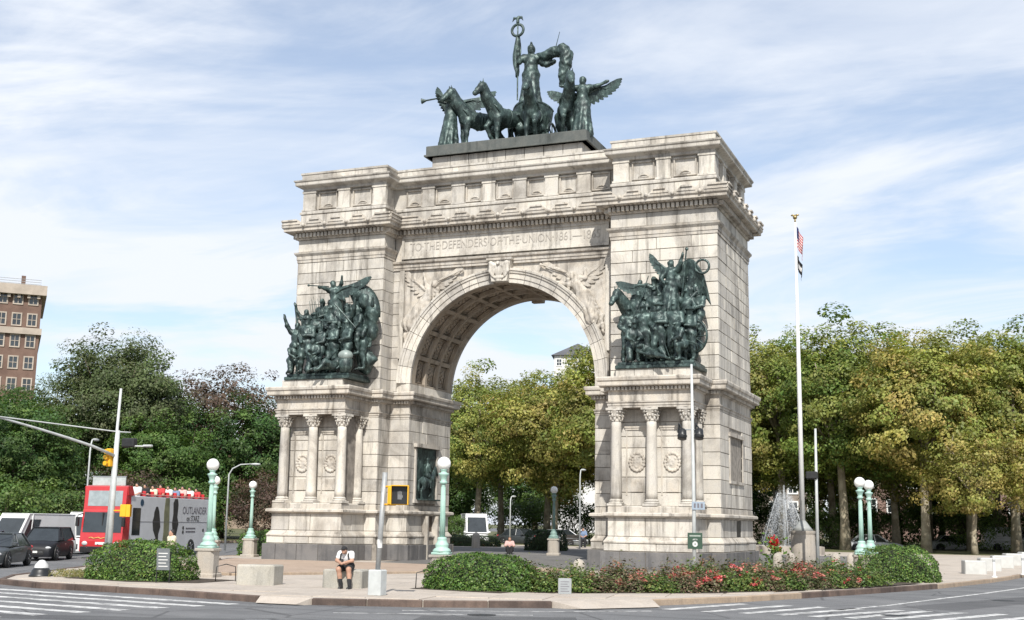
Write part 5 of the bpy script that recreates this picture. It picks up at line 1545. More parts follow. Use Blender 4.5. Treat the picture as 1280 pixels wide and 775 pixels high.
PL = [tree_meshes(11, 17.5, 6.5, 5.4, 6.0, 310, 42000, .25, OLIVE, BARK_PLANE, .34, 7, wpal=OW),
      tree_meshes(12, 18.5, 7.5, 5.0, 6.4, 310, 42000, .25, OLIVE, BARK_PLANE, .36, 6, wpal=OW),
      tree_meshes(13, 16.0, 5.5, 5.8, 5.6, 300, 40000, .25, OLIVE, BARK_PLANE, .30, 7, wpal=[.22, .18, .32, .2, .08]),
      tree_meshes(14, 19.0, 7.0, 5.6, 6.8, 320, 44000, .25, [OLIVE[1], MID[0], OLIVE[0], OLIVE[2]], BARK_PLANE, .36, 7)]
SMALLPL = tree_meshes(15, 9.0, 3.6, 3.6, 3.2, 150, 14000, .19, [OLIVE[2], OLIVE[3], OLIVE[0]], BARK_PLANE, .2, 6)
DK = [tree_meshes(21, 14.0, 3.5, 5.6, 6.2, 310, 42000, .25, DEEP, BARK, .34, 7, low=-.2), tree_meshes(22, 12.5, 3.0, 5.2, 5.6, 220, 30000, .23, MID, BARK, .3, 7, low=-.2)]
ELM = tree_meshes(23, 19.0, 5.0, 6.8, 7.0, 620, 85000, .235, [(.10, .135, .05), (.13, .155, .07), (.085, .115, .042), (.14, .14, .075)], BARK, .42, 9, low=-.1, clus=.19)
WINET = tree_meshes(24, 14.0, 4.0, 5.2, 5.6, 220, 27000, .21, WINE, BARK, .3, 8, low=-.2)
BUSH_R = tree_meshes(25, 4.6, 1.0, 3.4, 2.5, 130, 13000, .14, RUST, BARK, .1, 7, low=-.6, multi=3)
BUSH_W = tree_meshes(26, 6.0, 1.2, 3.6, 3.2, 150, 15000, .15, WINE, BARK, .12, 7, low=-.6, multi=3)

G1 = 'plane trees on the far side of the plaza'
L1 = 'tall plane tree with pale trunk and olive yellow leaves beyond the arch'
rg = random.Random(77)
# right-hand grove and the trees seen through the arch
spots = [(19.0, 41.0, 0, .98), (12.5, 44.5, 3, 1.0), (25.5, 45.0, 1, .97), (7.0, 47.5, 1, 1.02), (30.8, 50.0, 0, 1.02), (16.0, 51.0, 2, 1.08), (22.0, 53.5, 3, .98), (1.0, 50.0, 0, 1.0), (27.5, 57.5, 1, 1.0), (34.0, 60.0, 3, .98), (10.0, 57.0, 0, 1.05),
         (4.5, 60.0, 3, .98), (18.0, 63.0, 1, 1.05), (24.0, 67.0, 0, 1.08), (31.0, 69.0, 2, 1.15), (38.0, 68.0, 1, 1.05),
         (-6.5, 41.0, 0, .98), (-13.0, 45.0, 2, .98), (-9.5, 52.0, 3, 1.02), (-17.0, 54.0, 1, .92), (-3.5, 57.0, 1, 1.0), (-21.0, 46.0, 3, .84), (-23.5, 58.0, 0, .92), (-12.0, 64.0, 2, 1.05), (-2.0, 68.0, 3, 1.05), (8.0, 72.0, 2, 1.1),
         (14.0, 78.0, 3, 1.18), (20.5, 77.0, 1, 1.18), (27.5, 80.0, 3, 1.2), (35.0, 79.0, 0, 1.22), (42.0, 78.0, 1, 1.2), (1.5, 77.0, 1, 1.18), (47.0, 70.0, 3, 1.12), (36.5, 54.0, 1, 1.0), (41.0, 62.0, 2, 1.15)]
for i, (x, y, k, sc) in enumerate(spots):
    lb = ('broad crowned', 'high forking', 'yellowing spreading', 'dense greener')[k] + ' plane tree ' + ('seen through the arch' if x < -2 else 'on the street edge of the flagpole grove' if y < 48 else 'deep inside the flagpole grove')
    place_tree(PL[k], x, y, rg.uniform(0, 6.28), sc, lb, 'tree', lb + ' row', 'plane_tree')
place_tree(SMALLPL, 22.6, 36.8, 1.0, 1.0, 'small young plane tree with yellowing leaves beside the concrete blocks', 'tree', None, 'plane_tree')
place_tree(SMALLPL, 27.5, 38.5, 2.7, 1.12, 'young plane tree with slender forked trunk behind the end block', 'tree', None, 'plane_tree')
# left: dark trees along the park edge
GL = 'dark green trees along the left park edge'
for i, (x, y, k, sc) in enumerate([(-40, 8, 0, .86), (-46, 14, 1, 1.0), (-39, 22, 1, .95), (-45, 28, 0, 1.05), (-37, 33, 0, 1.0), (-33.5, 41, 1, .98), (-31.5, 50, 0, .95), (-52, 6, 1, .9), (-56, 20, 0, .95), (-48, 40, 1, 1.0), (-40, 46, 0, .95), (-36, 58, 1, 1.0), (-45, -4, 0, .75), (-60, 34, 0, 1.0), (-34, 68, 0, 1.0)]):
    place_tree(DK[k], x, y, rg.uniform(0, 6.28), sc * (.86 if y < 45 else .95), ('dense dark green', 'bushy mid green')[k] + ' broadleaf tree ' + ('standing behind the cars and vans' if y < 16 else 'standing behind the open-top bus' if y < 36 else 'standing close behind the sailors pier'), 'tree', GL + (' deep', ' mid')[k] + (' cars' if y < 16 else ' bus' if y < 36 else ' pier'), 'broadleaf_tree')
place_tree(ELM, -45.8, 25.2, .4, .9, 'tall tree with feathery grey green crown beside the brick apartments', 'tree', None, 'elm_tree')
place_tree(WINET, -41.5, 34.5, 1.1, 1.12, 'copper brown crowned tree rising behind greener ones beside the sailors pier', 'tree', None, 'copper_beech')
place_tree(BUSH_W, -34.2, 12.5, 1.0, .9, 'wine red shrub behind the open-top bus', 'shrub', None, 'wine_shrub')
place_tree(BUSH_W, -32.2, 27.5, 2.4, .95, 'wine red tall shrub between lamp post and sailors pier', 'shrub', None, 'wine_shrub')
place_tree(BUSH_R, -39.5, -4.2, 0, 1.15, 'rusty brown shrub above the white van', 'shrub', None, 'rusty_shrub')
place_tree(BUSH_R, -37.0, -9.5, 2, 1.0, 'brown green shrub at the open park corner before the van', 'shrub', None, 'rusty_shrub')
G2 = 'low green shrubs under the park trees'
DKB = tree_meshes(27, 4.2, .8, 3.2, 2.3, 120, 8000, .18, MID, BARK, .08, 6, low=-.6, multi=3)
for i, (x, y, sc) in enumerate([(-36.5, 2.5, 1.1), (-35.5, 8.0, 1.0), (-34.3, 19.5, 1.1), (-32.5, 34.0, 1.2), (-31.6, 42, 1.2), (-42, -11, 1.2)]):
    place_tree(DKB, x, y, i * 1.3, sc, 'rounded green shrub filling in under the park edge trees', 'shrub', G2, 'green_shrub')
G3 = 'dark shrubs under the plane trees'
for i, (x, y, sc) in enumerate([(2, 40.5, .62), (9.5, 50, .8), (15, 58, .9), (22, 60, .95), (29, 63, 1.0), (35, 66, 1.0), (-16, 62, 1.0), (-8, 66, 1.0), (-24, 66, 1.1), (3, 66, 1.0), (-20, 40, .55), (11, 66, 1.0), (18, 70, 1.1), (25, 73, 1.1), (40, 74, 1.3), (33, 76, 1.3)]):
    place_tree(DKB, x, y, i * 2.1, sc, 'dark green undergrowth shrub below the plane trunks ' + ('seen through the arch' if x < 3 else 'beyond the flagpole'), 'shrub', G3 + (' arch' if x < 3 else ' right'), 'green_shrub')
FAR = 'trees far behind the plaza'
for i, (x, y, k, sc) in enumerate([(-30, 85, 0, 1.1), (-18, 92, 1, 1.1), (-6, 88, 0, 1.0), (6, 95, 1, 1.15), (18, 90, 0, 1.1), (30, 94, 1, 1.15), (42, 88, 0, 1.15), (54, 84, 1, 1.1), (50, 100, 0, 1.2), (-42, 92, 1, 1.2), (-55, 80, 0, 1.1), (-66, 60, 1, 1.1), (-72, 40, 0, 1.05)]):
    place_tree(DK[k], x, y, i * .9, sc, 'distant dark tree closing the view behind the plane grove', 'tree', FAR, 'broadleaf_tree')

# clipped hedges
def hedge(x, y, rx, ry, h, n, seed, label, pal, box=False, rz=0, size=.075):
    rs = NP(seed)
    r_ = empty('clipped_hedge', (x, y, gz(x, y)), rz, label, 'hedge')
    U = rs.normal(size=(n, 3)); U[:, 2] = np.abs(U[:, 2]) * .9
    U /= (np.abs(U) ** (5 if box else 2.9)).sum(1)[:, None] ** (1 / (5 if box else 2.9))
    lump = 1 + .025 * np.sin(9 * U[:, 0] + 3 * U[:, 2]) + .03 * np.sin(13 * U[:, 1] + 5 * U[:, 0] + seed) + .02 * np.sin(21 * U[:, 2] + 17 * U[:, 0])
    S_ = np.array((rx, ry, h))
    dep = 1 - np.abs(rs.normal(size=n)) * .045
    C = U * (lump * dep)[:, None] * S_; low = rs.uniform(0, 1, n) < .22
    sh = rs.uniform(0, 1, n) < .015; C[sh] *= (1 + np.abs(rs.normal(size=sh.sum())) * .05)[:, None]
    C[low, 2] *= rs.uniform(.0, 1, low.sum()); C[:, 2] = np.maximum(C[:, 2], .03) 
    size_ = np.where(rs.uniform(0, 1, n) < .25, .55, 1.0) * np.where(rs.uniform(0, 1, n) < .1, 1.5, 1.0); Nn = U / S_ ; Nn /= np.linalg.norm(Nn, axis=1)[:, None]; Nn += rs.normal(size=(n, 3)) * .55 + np.array((0, 0, .2))
    tint = pick(pal, n, rs) * rs.uniform(.5, 1.4, n)[:, None] * (1 + .3 * np.sin(5 * U[:, 0] + 7 * U[:, 2] + seed) * np.sin(6 * U[:, 1] + 2))[:, None]
    br_ = rs.uniform(0, 1, n) < .01; tint[br_] = np.array((.16, .10, .04))
    link('foliage', leaf_mesh('foliage', C, Nn, size * size_ * rs.uniform(.7, 1.3, n), tint, rs, LEAF_HEDGE), None, r_)
    m_ = MB(); m_.ball((0, 0, 0), (rx * .86, ry * .86, h * .88), 20, 12); m_.v = [(a, b, max(c, .0)) for a, b, c in m_.v]
    m_.build('twigs', simple('hedge_twigs', (.03, .04, .016), .95, .4, 12) if 'hedge_twigs' not in bpy.data.materials else bpy.data.materials['hedge_twigs'], r_, True)
    return r_
HG = [(.075, .15, .026), (.10, .18, .034), (.14, .20, .045), (.045, .095, .018)]
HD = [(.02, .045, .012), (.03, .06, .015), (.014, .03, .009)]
hedge(9.5, -24.3, 1.8, 1.3, 1.1, 15000, 1, 'clipped round hedge beside the walk signal and hoop fence', HG)
hedge(-2.2, -25.9, 1.85, 1.3, 1.30, 15000, 2, 'clipped round hedge with a grey placard in front of the bus', HG)
hedge(20.55, -7.2, 1.7, 1.4, 1.42, 13000, 3, 'clipped round hedge between rose bed and pair of lamps', HG)
hedge(-14.2, 1.8, 2.6, 1.0, 1.45, 9000, 4, 'square clipped hedge behind the lamp post by the sailors pier', HG, True, R(10), .09)
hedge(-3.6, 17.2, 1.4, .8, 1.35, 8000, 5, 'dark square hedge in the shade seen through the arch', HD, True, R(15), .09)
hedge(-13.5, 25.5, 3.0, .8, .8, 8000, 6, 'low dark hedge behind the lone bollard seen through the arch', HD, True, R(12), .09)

# rose bushes
def rose_meshes(seed, green, npet, petal):
    rs = NP(seed); n = 1500
    U = rs.normal(size=(n, 3)); U[:, 2] = np.abs(U[:, 2]); U /= np.linalg.norm(U, axis=1)[:, None]
    r = rs.uniform(.3, 1, n) ** .45 * (1 + .22 * np.sin(4 * np.arctan2(U[:, 1], U[:, 0]) + seed) + .18 * rs.normal(size=n))
    C = U * r[:, None] * np.array((.62, .62, .98)); C[:, 2] += .06
    Nn = U + rs.normal(size=(n, 3)) * .7 + np.array((0, 0, .4))
    tint = pick(green, n, rs) * rs.uniform(.6, 1.4, n)[:, None]
    lf = leaf_mesh('foliage', C, Nn, .095 * rs.uniform(.7, 1.4, n), tint, rs, LEAF_HEDGE)
    pm = None
    if npet:
        K0 = rs.normal(size=(4, 3)); K = K0[rs.randint(0, 4, npet)] + rs.normal(size=(npet, 3)) * .22; K[:, 2] = np.abs(K[:, 2]) + .25; K /= np.linalg.norm(K, axis=1)[:, None]
        K = K * np.array((.66, .66, 1.02)) * rs.uniform(.85, 1.12, npet)[:, None]
        m_ = 9; c = np.repeat(K, m_, axis=0) + rs.normal(size=(npet * m_, 3)) * .045
        tn = np.repeat(pick(petal, npet, rs), m_, axis=0) * rs.uniform(.75, 1.2, npet * m_)[:, None]
        pm = leaf_mesh('blossoms', c, rs.normal(size=c.shape) + np.array((0, -.4, .6)), .085, tn, rs, PETAL, .9)
    tb = MB(); rg_ = random.Random(seed)
    for i in range(7): tb.tube([(rg_.uniform(-.1, .1), rg_.uniform(-.1, .1), -.1), (rg_.uniform(-.2, .2), rg_.uniform(-.2, .2), .4), (rg_.uniform(-.5, .5), rg_.uniform(-.5, .5), .85)], [.018, .014, .006], 5)
    st = tb.mesh('stems', True, False); st.materials.append(BARK)
    return lf, pm, st
RG1 = [(.085, .15, .032), (.12, .18, .04), (.055, .10, .027), (.17, .20, .06)]
RG2 = [(.11, .12, .055), (.14, .10, .065), (.08, .115, .04), (.16, .125, .08)]
PINKS = [(.60, .10, .13), (.52, .06, .08), (.62, .22, .20)]
SALM = [(.42, .20, .15), (.45, .14, .13), (.36, .22, .16)]
RM = [(rose_meshes(31, RG1, 0, PINKS), 'leafy green'), (rose_meshes(32, RG1, 10, PINKS), 'pink flowered'), (rose_meshes(33, RG2, 16, SALM), 'faded salmon flowered'), (rose_meshes(34, RG2, 22, PINKS), 'full red flowered')]
row = []
rg = random.Random(5)
front = [(11.7, -24.6), (13.6, -23.3), (15.3, -21.9), (16.6, -20.3), (17.7, -18.3), (18.7, -16.2), (19.6, -14.1), (20.2, -12.6)]
def along(P, t):
    k = t * (len(P) - 1); i = min(int(k), len(P) - 2); f = k - i
    return P[i][0] + (P[i + 1][0] - P[i][0]) * f, P[i][1] + (P[i + 1][1] - P[i][1]) * f
kinds = [0, 0, 2, 2, 0, 2, 3, 0, 1, 3, 0, 2, 3, 1, 2, 0, 1, 0]
NR = 18
for i in range(NR):
    x, y = along(front, i / (NR - 1)); row.append((x + rg.uniform(-.12, .12), y + rg.uniform(-.15, .15), kinds[i % len(kinds)], rg.uniform(.82, 1.0)))
kb = [2, 2, 0, 2, 2, 3, 0, 2, 3, 2, 0, 3, 2, 3, 0, 1]
for i in range(16):
    x, y = along(front, (i + .3) / 16); row.append((x - 1.15 + rg.uniform(-.15, .15), y + .75 + rg.uniform(-.15, .15), kb[i], rg.uniform(.92, 1.15)))
for i in range(10):
    x, y = along(front, (i + .6) / 10); row.append((x - 2.2 + rg.uniform(-.2, .2), y + 1.5 + rg.uniform(-.2, .2), rg.choice([0, 2, 0, 3]), rg.uniform(.8, 1.0)))
for ii, (x, y, k, sc) in enumerate(row):
    rw = 'kerbside' if ii < 18 else 'inner' if ii < 34 else 'pier side'
    (lf, pm, st), nm = RM[k]
    r_ = empty('rose_bush', (x, y, .0), rg.uniform(0, 6.28), '%s rose bush in the %s row before the soldiers pier' % (nm, rw), 'rose bush', '%s rose bushes in the %s row' % (nm, rw)); r_.scale = (sc * 1.05, sc * 1.05, sc * (.66 if ii < 18 else .74 if ii < 34 else .68) * rg.uniform(.85, 1.12))
    link('foliage', lf, None, r_); link('stems', st, None, r_)
    if pm: link('blossoms', pm, None, r_)
# red canna behind the right pier, dry grass at the left corner
cn = empty('red_canna', (14.0, 2.3, 0), 0, 'bright red flowers on green leaves beside the soldiers pier corner', 'flowers')
rs = NP(9); C = rs.normal(size=(160, 3)) * np.array((.12, .12, .2)) + np.array((0, 0, 1.25)); link('blossoms', leaf_mesh('blossoms', C, rs.normal(size=C.shape), .13, pick([(.6, .015, .02), (.5, .01, .015)], 160, rs), rs, PETAL, .9), None, cn)
C = rs.normal(size=(220, 3)) * np.array((.25, .25, .4)) + np.array((0, 0, .7)); C[:, 2] = np.abs(C[:, 2]); link('foliage', leaf_mesh('foliage', C, rs.normal(size=C.shape), .22, pick(HG, 220, rs), rs, LEAF_HEDGE), None, cn)
rs = NP(10); n = 1500
C = np.stack([rs.uniform(-5.6, -3.2, n), rs.uniform(-26.6, -24.6, n), rs.uniform(.02, .35, n) ** 1.3], 1)
C[:, 2] += 0; Nn = rs.normal(size=(n, 3)) * np.array((1, 1, .15))
tag(link('dry_grass', leaf_mesh('dry_grass', C, Nn, .22 * rs.uniform(.5, 1.2, n), pick([(.30, .25, .12), (.22, .21, .08), (.14, .16, .05)], n, rs), rs, LEAF_HEDGE, .12), None), 'dry straw coloured grass at the corner bed by the bollard', 'grass', kind='stuff')
# ================================================================== street furniture
def lamp_meshes(mint):
    p = MB(); p.cbox(-.40, .40, -.40, .40, -.1, .16, .03)
    a, c = .33, .10
    oct_ = [(-a, -a + c), (-a + c, -a), (a - c, -a), (a, -a + c), (a, a - c), (a - c, a), (-a + c, a), (-a, a - c)]
    p.prism(oct_, .16, .92, 'z'); p.cbox(-.36, .36, -.36, .36, .92, 1.02, .02)
    ped = p.mesh('pedestal')
    b = MB(); b.cbox(-.29, .29, -.29, .29, 1.02, 1.10, .015); b.lathe([(.30, 1.10), (.30, 1.16), (.24, 1.22), (.20, 1.24), (.22, 1.30), (.22, 1.36), (.17, 1.42), (.15, 1.5), (.16, 1.53), (.135, 1.58)], 16)
    base = b.mesh('post_base', True)
    s = MB(); s.lathe([(.09, 1.56), (.083, 2.2), (.066, 3.25), (.066, 3.3)], 14); 
    for k in range(10):
        w = 2 * PI * k / 10; s.tube([(.084 * math.cos(w), .084 * math.sin(w), 1.62), (.063 * math.cos(w), .063 * math.sin(w), 3.2)], [.016, .012], 5)
    shaft = s.mesh('post_shaft', True)
    k = MB(); k.lathe([(.085, 3.28), (.125, 3.32), (.125, 3.37), (.09, 3.40), (.10, 3.46), (.14, 3.56), (.17, 3.60), (.17, 3.64), (.10, 3.66), (.09, 3.72), (.13, 3.75), (.12, 3.78)], 16)
    cap = k.mesh('lamp_collar', True)
    g = MB(); g.ball((0, 0, 3.96), (.225, .225, .225), 22, 14); gl = g.mesh('globe', True)
    ped.materials.append(PEDESTAL)
    for m_ in (base, shaft, cap): m_.materials.append(mint)
    gl.materials.append(GLOBE)
    return [('pedestal', ped), ('post_base', base), ('post_shaft', shaft), ('lamp_collar', cap), ('globe', gl)]
LM = lamp_meshes(MINT); LM_SHADED = lamp_meshes(MINT_SHADED)
def lamp(x, y, rz, label, ms=LM, group=None):
    r_ = empty('globe_lamp', (x, y, gz(x, y)), rz, label, 'street lamp', group)
    for n_, me in ms: link(n_, me, None, r_)
lamp(-1.54, -23.16, .2, 'mint green globe lamp on granite pedestal beside the placard hedge')
lamp(-11.98, -8.17, .4, 'mint green globe lamp partly hidden behind the one by the placard hedge')
lamp(-14.19, -1.52, .2, 'mint green globe lamp on granite pedestal in front of the square hedge')
lamp(7.72, -23.43, .2, 'mint green globe lamp rising behind the hedge by the walk signal')
lamp(-.94, 11.35, .2, 'globe lamp with shade put into its mint paint, seen through the arch', LM_SHADED)
lamp(19.25, -7.47 + .1, .2, 'mint green globe lamp of a close pair, beside the last rose bush')
lamp(19.29, -4.22, .2, 'mint green globe lamp of a close pair, set back from the rose bed')

def block(x, y, rz, label, L=1.25, W=.85, h=.64, group=None, mat=CONCRETE):
    mb = MB(); mb.cbox(-L / 2, L / 2, -W / 2, W / 2, -.05, h, .045)
    # worn edges
    rg_ = random.Random(int(x * 7 + y)); mb.v = [(a + rg_.uniform(-.012, .012), b + rg_.uniform(-.012, .012), c + rg_.uniform(-.01, .01)) for a, b, c in mb.v]
    return tag(mb.build('concrete_block', mat, None, loc=(x, y, gz(x, y)), rot=(0, 0, rz)), label, 'block', group)
block(2.72, -26.3, R(10), 'empty grey concrete block on the pavement beside the pedestal lamp')
block(5.78, -26.2, R(10), 'grey concrete block with the man sitting on it', h=.58)
CP = simple('pale_concrete', (.50, .50, .48), .8, .08, 3, bump=.2)
GB = 'pale concrete blocks across the right-hand pavement'
for (x, y) in ((23.25, 4.2), (23.9, 7.6), (24.5, 10.6), (25.1, 13.4), (25.9, 15.6), (26.9, 16.6)):
    block(x, y, R(12), 'pale square concrete block in the line beside two white posts', 1.0, 1.0, .64, GB, CP)
def post(x, y, label):
    mb = MB(); mb.lathe([(.13, 0), (.13, .04), (.06, .06), (.055, .9), (.05, .95)], 12); o = mb.build('delineator_post', WHITE_PAINT, None, loc=(x, y, gz(x, y)), auto=40); tag(o, label, 'post', 'white plastic posts by the blocks')
    b = MB(); b.lathe([(.058, .68), (.058, .80)], 12); b.build('reflective_band', STEEL, o)
post(24.2, .6, 'white plastic post beside the pale concrete blocks'); post(25.45, 4.6, 'white plastic post beside the pale concrete blocks')
def bollard(x, y, label, group, h=.95, r=.24):
    mb = MB(); mb.lathe([(r * 1.05, -.05), (r, .1), (r * .92, h * .72), (r * .85, h * .82), (r * .6, h * .93), (.0, h)], 14, cap=False)
    tag(mb.build('stone_bollard', PEDESTAL, None, True, loc=(x, y, gz(x, y))), label, 'bollard', group)
GBO = 'round-topped stone bollards behind the roses'
LBO = 'round-topped stone bollard standing behind the rose bed'
for (x, y) in ((15.0, -2.6), (15.33, -1.0), (17.31, -.4), (18.0, -.1)): bollard(x, y, LBO, GBO)
bollard(11.3, -20.1, 'round-topped stone bollard behind the small plaque and leafy roses', None, .92)
bollard(-9.6, 19.4, 'round-topped stone bollard seen through the arch beside the low hedge', None, 1.1, .3)

# bell shaped bollard
b = MB(); b.lathe([(.40, 0), (.40, .05), (.34, .10), (.30, .22), (.24, .30)], 18); bo = tag(b.build('bell_bollard', BLACK_PAINT, None, True, loc=(-6.1, -26.3, 0)), 'black bell bollard with silver dome at the kerb corner', 'bollard')
b = MB(); b.lathe([(.24, .30), (.22, .40), (.15, .48), (.09, .55), (.0, .57)], 16, cap=False); b.build('silver_dome', simple('silver_paint', (.62, .62, .62), .4, .08, 5), bo, True)

# crossing signal by the pavement edge
sx, sy = 8.42, -29.15
SG = empty('pedestrian_signal', (sx, sy, 0), 0, 'grey steel pole with yellow walk signal beside the seated man', 'signal')
b = MB(); b.cbox(-.20, .20, -.20, .20, 0, .72, .03); b.build('base_box', STEEL_PALE, SG)
b = MB(); b.tube([(0, 0, .7), (.13, 0, 3.42)], .072, 12); b.build('pole', STEEL, SG, True)
def ped_head(root, x, y, z, rz, lens=True):
    M_ = Matrix.Translation((x, y, z)) @ Matrix.Rotation(rz, 4, 'Z')
    b = MB(); b.cbox(-.25, .25, -.13, .13, -.27, .27, .02, M_); h = b.build('signal_head', YELLOW, root)
    b = MB(); b.box(-.22, .22, -.145, -.132, -.24, .24, M_); b.build('signal_face', BLACK_PAINT, h)
    b = MB()
    for (a0, a1, b0, b1) in ((-.25, .25, .25, .275), (-.25, -.225, -.26, .25), (.225, .25, -.26, .25)): b.box(a0, a1, -.30, -.131, b0, b1, M_)
    b.build('visor', YELLOW, h)
    if lens:
        hand = MB(); hand.box(-.06, .06, -.15, -.146, -.12, .02, M_)
        for i in range(4): hand.box(-.06 + .032 * i, -.038 + .032 * i, -.15, -.146, .021, .10 + .02 * (i in (1, 2)), M_)
        hand.box(.062, .085, -.15, -.146, -.07, .0, M_); hand.build('hand_symbol', simple('unlit_symbol', (.16, .165, .17), .5, .1, 9), h)
    return h
ped_head(SG, .66, -.06, 2.78, R(22))
for z in (3.02, 2.52): b = MB(); b.tube([(.11, 0, z), (.5, -.02, z)], .03, 8); b.build('bracket', YELLOW, SG, True)
b = MB(); b.cbox(.30, .44, -.16, .12, 2.52, 3.0, .02); b.build('hinge_box', YELLOW, SG)
b = MB(); b.lathe([(.074, 1.32), (.074, 1.55)], 12); b.v = [(v_[0] + .035, v_[1], v_[2]) for v_ in b.v]; b.build('sticker_band', WHITE_PRINT, SG)

# mast arm signal on the left
mx, my = -12.04, -15.74
MS = empty('signal_mast', (mx, my, 0), 0, 'galvanised traffic signal pole with long mast arm before the bus', 'traffic signal')
b = MB(); b.tube([(0, 0, 0), (.02, 0, 5.9)], [.125, .10], 12); b.build('pole', STEEL_PALE, MS, True)
b = MB(); b.tube([(-.28, .1, 0), (-.05, .1, 7.8)], [.09, .055], 10); b.build('lamp_pole', STEEL_PALE, MS, True)
b = MB(); pts = [(0, 0, 4.75)] + [(-.4 * t - 1.0 * t, -6.2 * t, 4.75 + 1.35 * t ** .8) for t in (.2, .4, .6, .8, 1.0, 1.3)]; b.tube(pts, [.07] + [.066 - .006 * i for i in range(6)], 8); b.build('mast_arm', STEEL_PALE, MS, True)
b = MB(); b.tube([(.55, .25, 5.82), (0, 0, 5.84), (-1.3, -6.0, 6.05), (-1.9, -9, 6.15)], [.025, .03, .028, .025], 7); b.build('guy_arm', STEEL_PALE, MS, True)
b = MB()
b.cbox(-.36, -.12, -.24, .02, 4.28, 5.08, .03); sh = b.build('traffic_light', YELLOW, MS)
for z in (4.42, 4.68, 4.94):
    b = MB(); b.lathe([(.08, 0), (.10, .15), (.105, .17)], 10, M=Matrix.Translation((-.24, -.24, z)) @ Matrix.Rotation(R(90), 4, 'X')); b.build('visor', YELLOW, sh)
b = MB(); b.cbox(.28, .95, -.05, .28, 5.15, 5.55, .05); b.build('camera_box', BLACK_PLASTIC, MS)
b = MB(); b.tube([(.9, .1, 5.2), (1.7, .25, 5.18)], .035, 6); b.cbox(1.3, 1.75, .14, .34, 5.16, 5.26, .03); b.build('small_arm', STEEL_PALE, MS)
ped_head(MS, .62, .05, 2.35, R(120), False)
b = MB(); b.tube([(.1, 0, 2.35), (.5, .03, 2.35)], .03, 6); b.build('bracket', YELLOW, MS)

# tall signal pole before the soldiers pier
px_, py_ = 13.82, -13.97
TP = empty('sign_pole', (px_, py_, 0), 0, 'slim steel pole with black floodlights and green sign before the soldiers pier', 'pole')
b = MB(); b.tube([(0, 0, 0), (0, 0, 3.0), (-.04, 0, 8.25)], [.085, .07, .045], 10); b.build('pole', STEEL_PALE, TP, True)
b = MB(); b.tube([(-.45, -.02, 5.72), (.30, -.02, 5.72)], .025, 6); b.build('cross_bar', STEEL, TP)
for dx in (-.42, .24):
    b = MB(); Mq = Matrix.Translation((dx, -.04, 5.48)) @ Matrix.Rotation(R(-18), 4, 'X')
    b.lathe([(.10, .28), (.15, .24), (.17, .05), (.18, -.12), (.14, -.14)], 14, M=Mq); fl_ = b.build('floodlight', BLACK_PAINT, TP, True)
    b = MB(); b.lathe([(.19, -.02), (.19, .02)], 14, M=Mq); b.build('rim', BLACK_PLASTIC, fl_)
    b = MB(); b.tube([(dx, -.02, 5.72), (dx - .12, 0, 5.95), (dx - .16, 0, 5.6)], .05, 7); b.build('bracket', BLACK_PAINT, fl_)
RSg = R(24)
Msg = Matrix.Rotation(RSg, 4, 'Z')
b = MB(); b.cbox(-.10, .40, -.11, -.085, 2.68, 2.98, .006, Msg); sg_ = b.build('small_plate', BLUE_SIGN, TP)
b = MB(); b.box(-.02, .05, -.114, -.111, 2.75, 2.92, Msg); b.box(.11, .18, -.114, -.111, 2.75, 2.92, Msg); b.box(.24, .32, -.114, -.111, 2.75, 2.92, Msg); b.build('plate_print', GREY_PRINT, sg_)
b = MB(); b.cbox(-.27, .29, -.12, -.09, 1.22, 1.82, .006, Msg); gs = b.build('green_sign', GREEN_SIGN, TP)
b = MB(); b.box(-.20, .22, -.124, -.121, 1.68, 1.735, Msg); b.build('sign_heading', simple('faint_print', (.30, .34, .30), .6, .1, 9), gs)
tm = text_mesh('ARCH', .085, .001); o = link('sign_words', tm, WHITE_PRINT, gs); o.matrix_local = Msg @ Matrix.Translation((.01, -.123, 1.57)) @ Matrix.Rotation(R(90), 4, 'X'); o.scale = (.8, 1, 1)
lf_ = MB()
for k in range(9):
    w = 2 * PI * k / 9; lf_.ball((.01 + .055 * math.cos(w), -.123, 1.40 + .06 * math.sin(w)), (.03, .003, .03), 8, 4, Msg)
lf_.torus((.01, -.124, 1.40), .095, .008, 20, 5, 'y', Msg); lf_.build('leaf_emblem', WHITE_PRINT, gs)

# placards
def placard(x, y, rz, w, h, z, label, mat, tilt=R(-12)):
    r_ = empty('garden_placard', (x, y, 0), rz, label, 'sign')
    b = MB(); b.cbox(-w / 2, w / 2, -.015, .015, 0, h, .004, Matrix.Translation((0, 0, z)) @ Matrix.Rotation(tilt, 4, 'X')); p_ = b.build('panel', mat, r_)
    b = MB()
    for i in range(5): b.box(-w * .36, w * .36 - .05 * (i % 2), -.019, -.0165, h * (.16 + .15 * i), h * (.2 + .15 * i), Matrix.Translation((0, 0, z)) @ Matrix.Rotation(tilt, 4, 'X'))
    tag(b.build('print_lines', WHITE_PRINT if mat is SIGN_GREY else GREY_PRINT, p_), kind='stuff')
    for s in (-1, 1):
        b = MB(); b.tube([(s * w * .5, .02, 0), (s * w * .5, .02 - math.sin(tilt) * .0, z + h * .98)], .018, 6); b.build('stake', BLACK_PLASTIC if mat is SIGN_GREY else STEEL, r_)
placard(-.15, -27.45, R(18), .42, .68, .42, 'slate grey placard standing against a clipped round hedge', SIGN_GREY, R(8))
placard(12.6, -25.25, R(22), .36, .46, .02, 'small pale plaque at the foot of the rose bed', simple('pale_plaque', (.30, .32, .33), .6, .1, 3), R(-6))
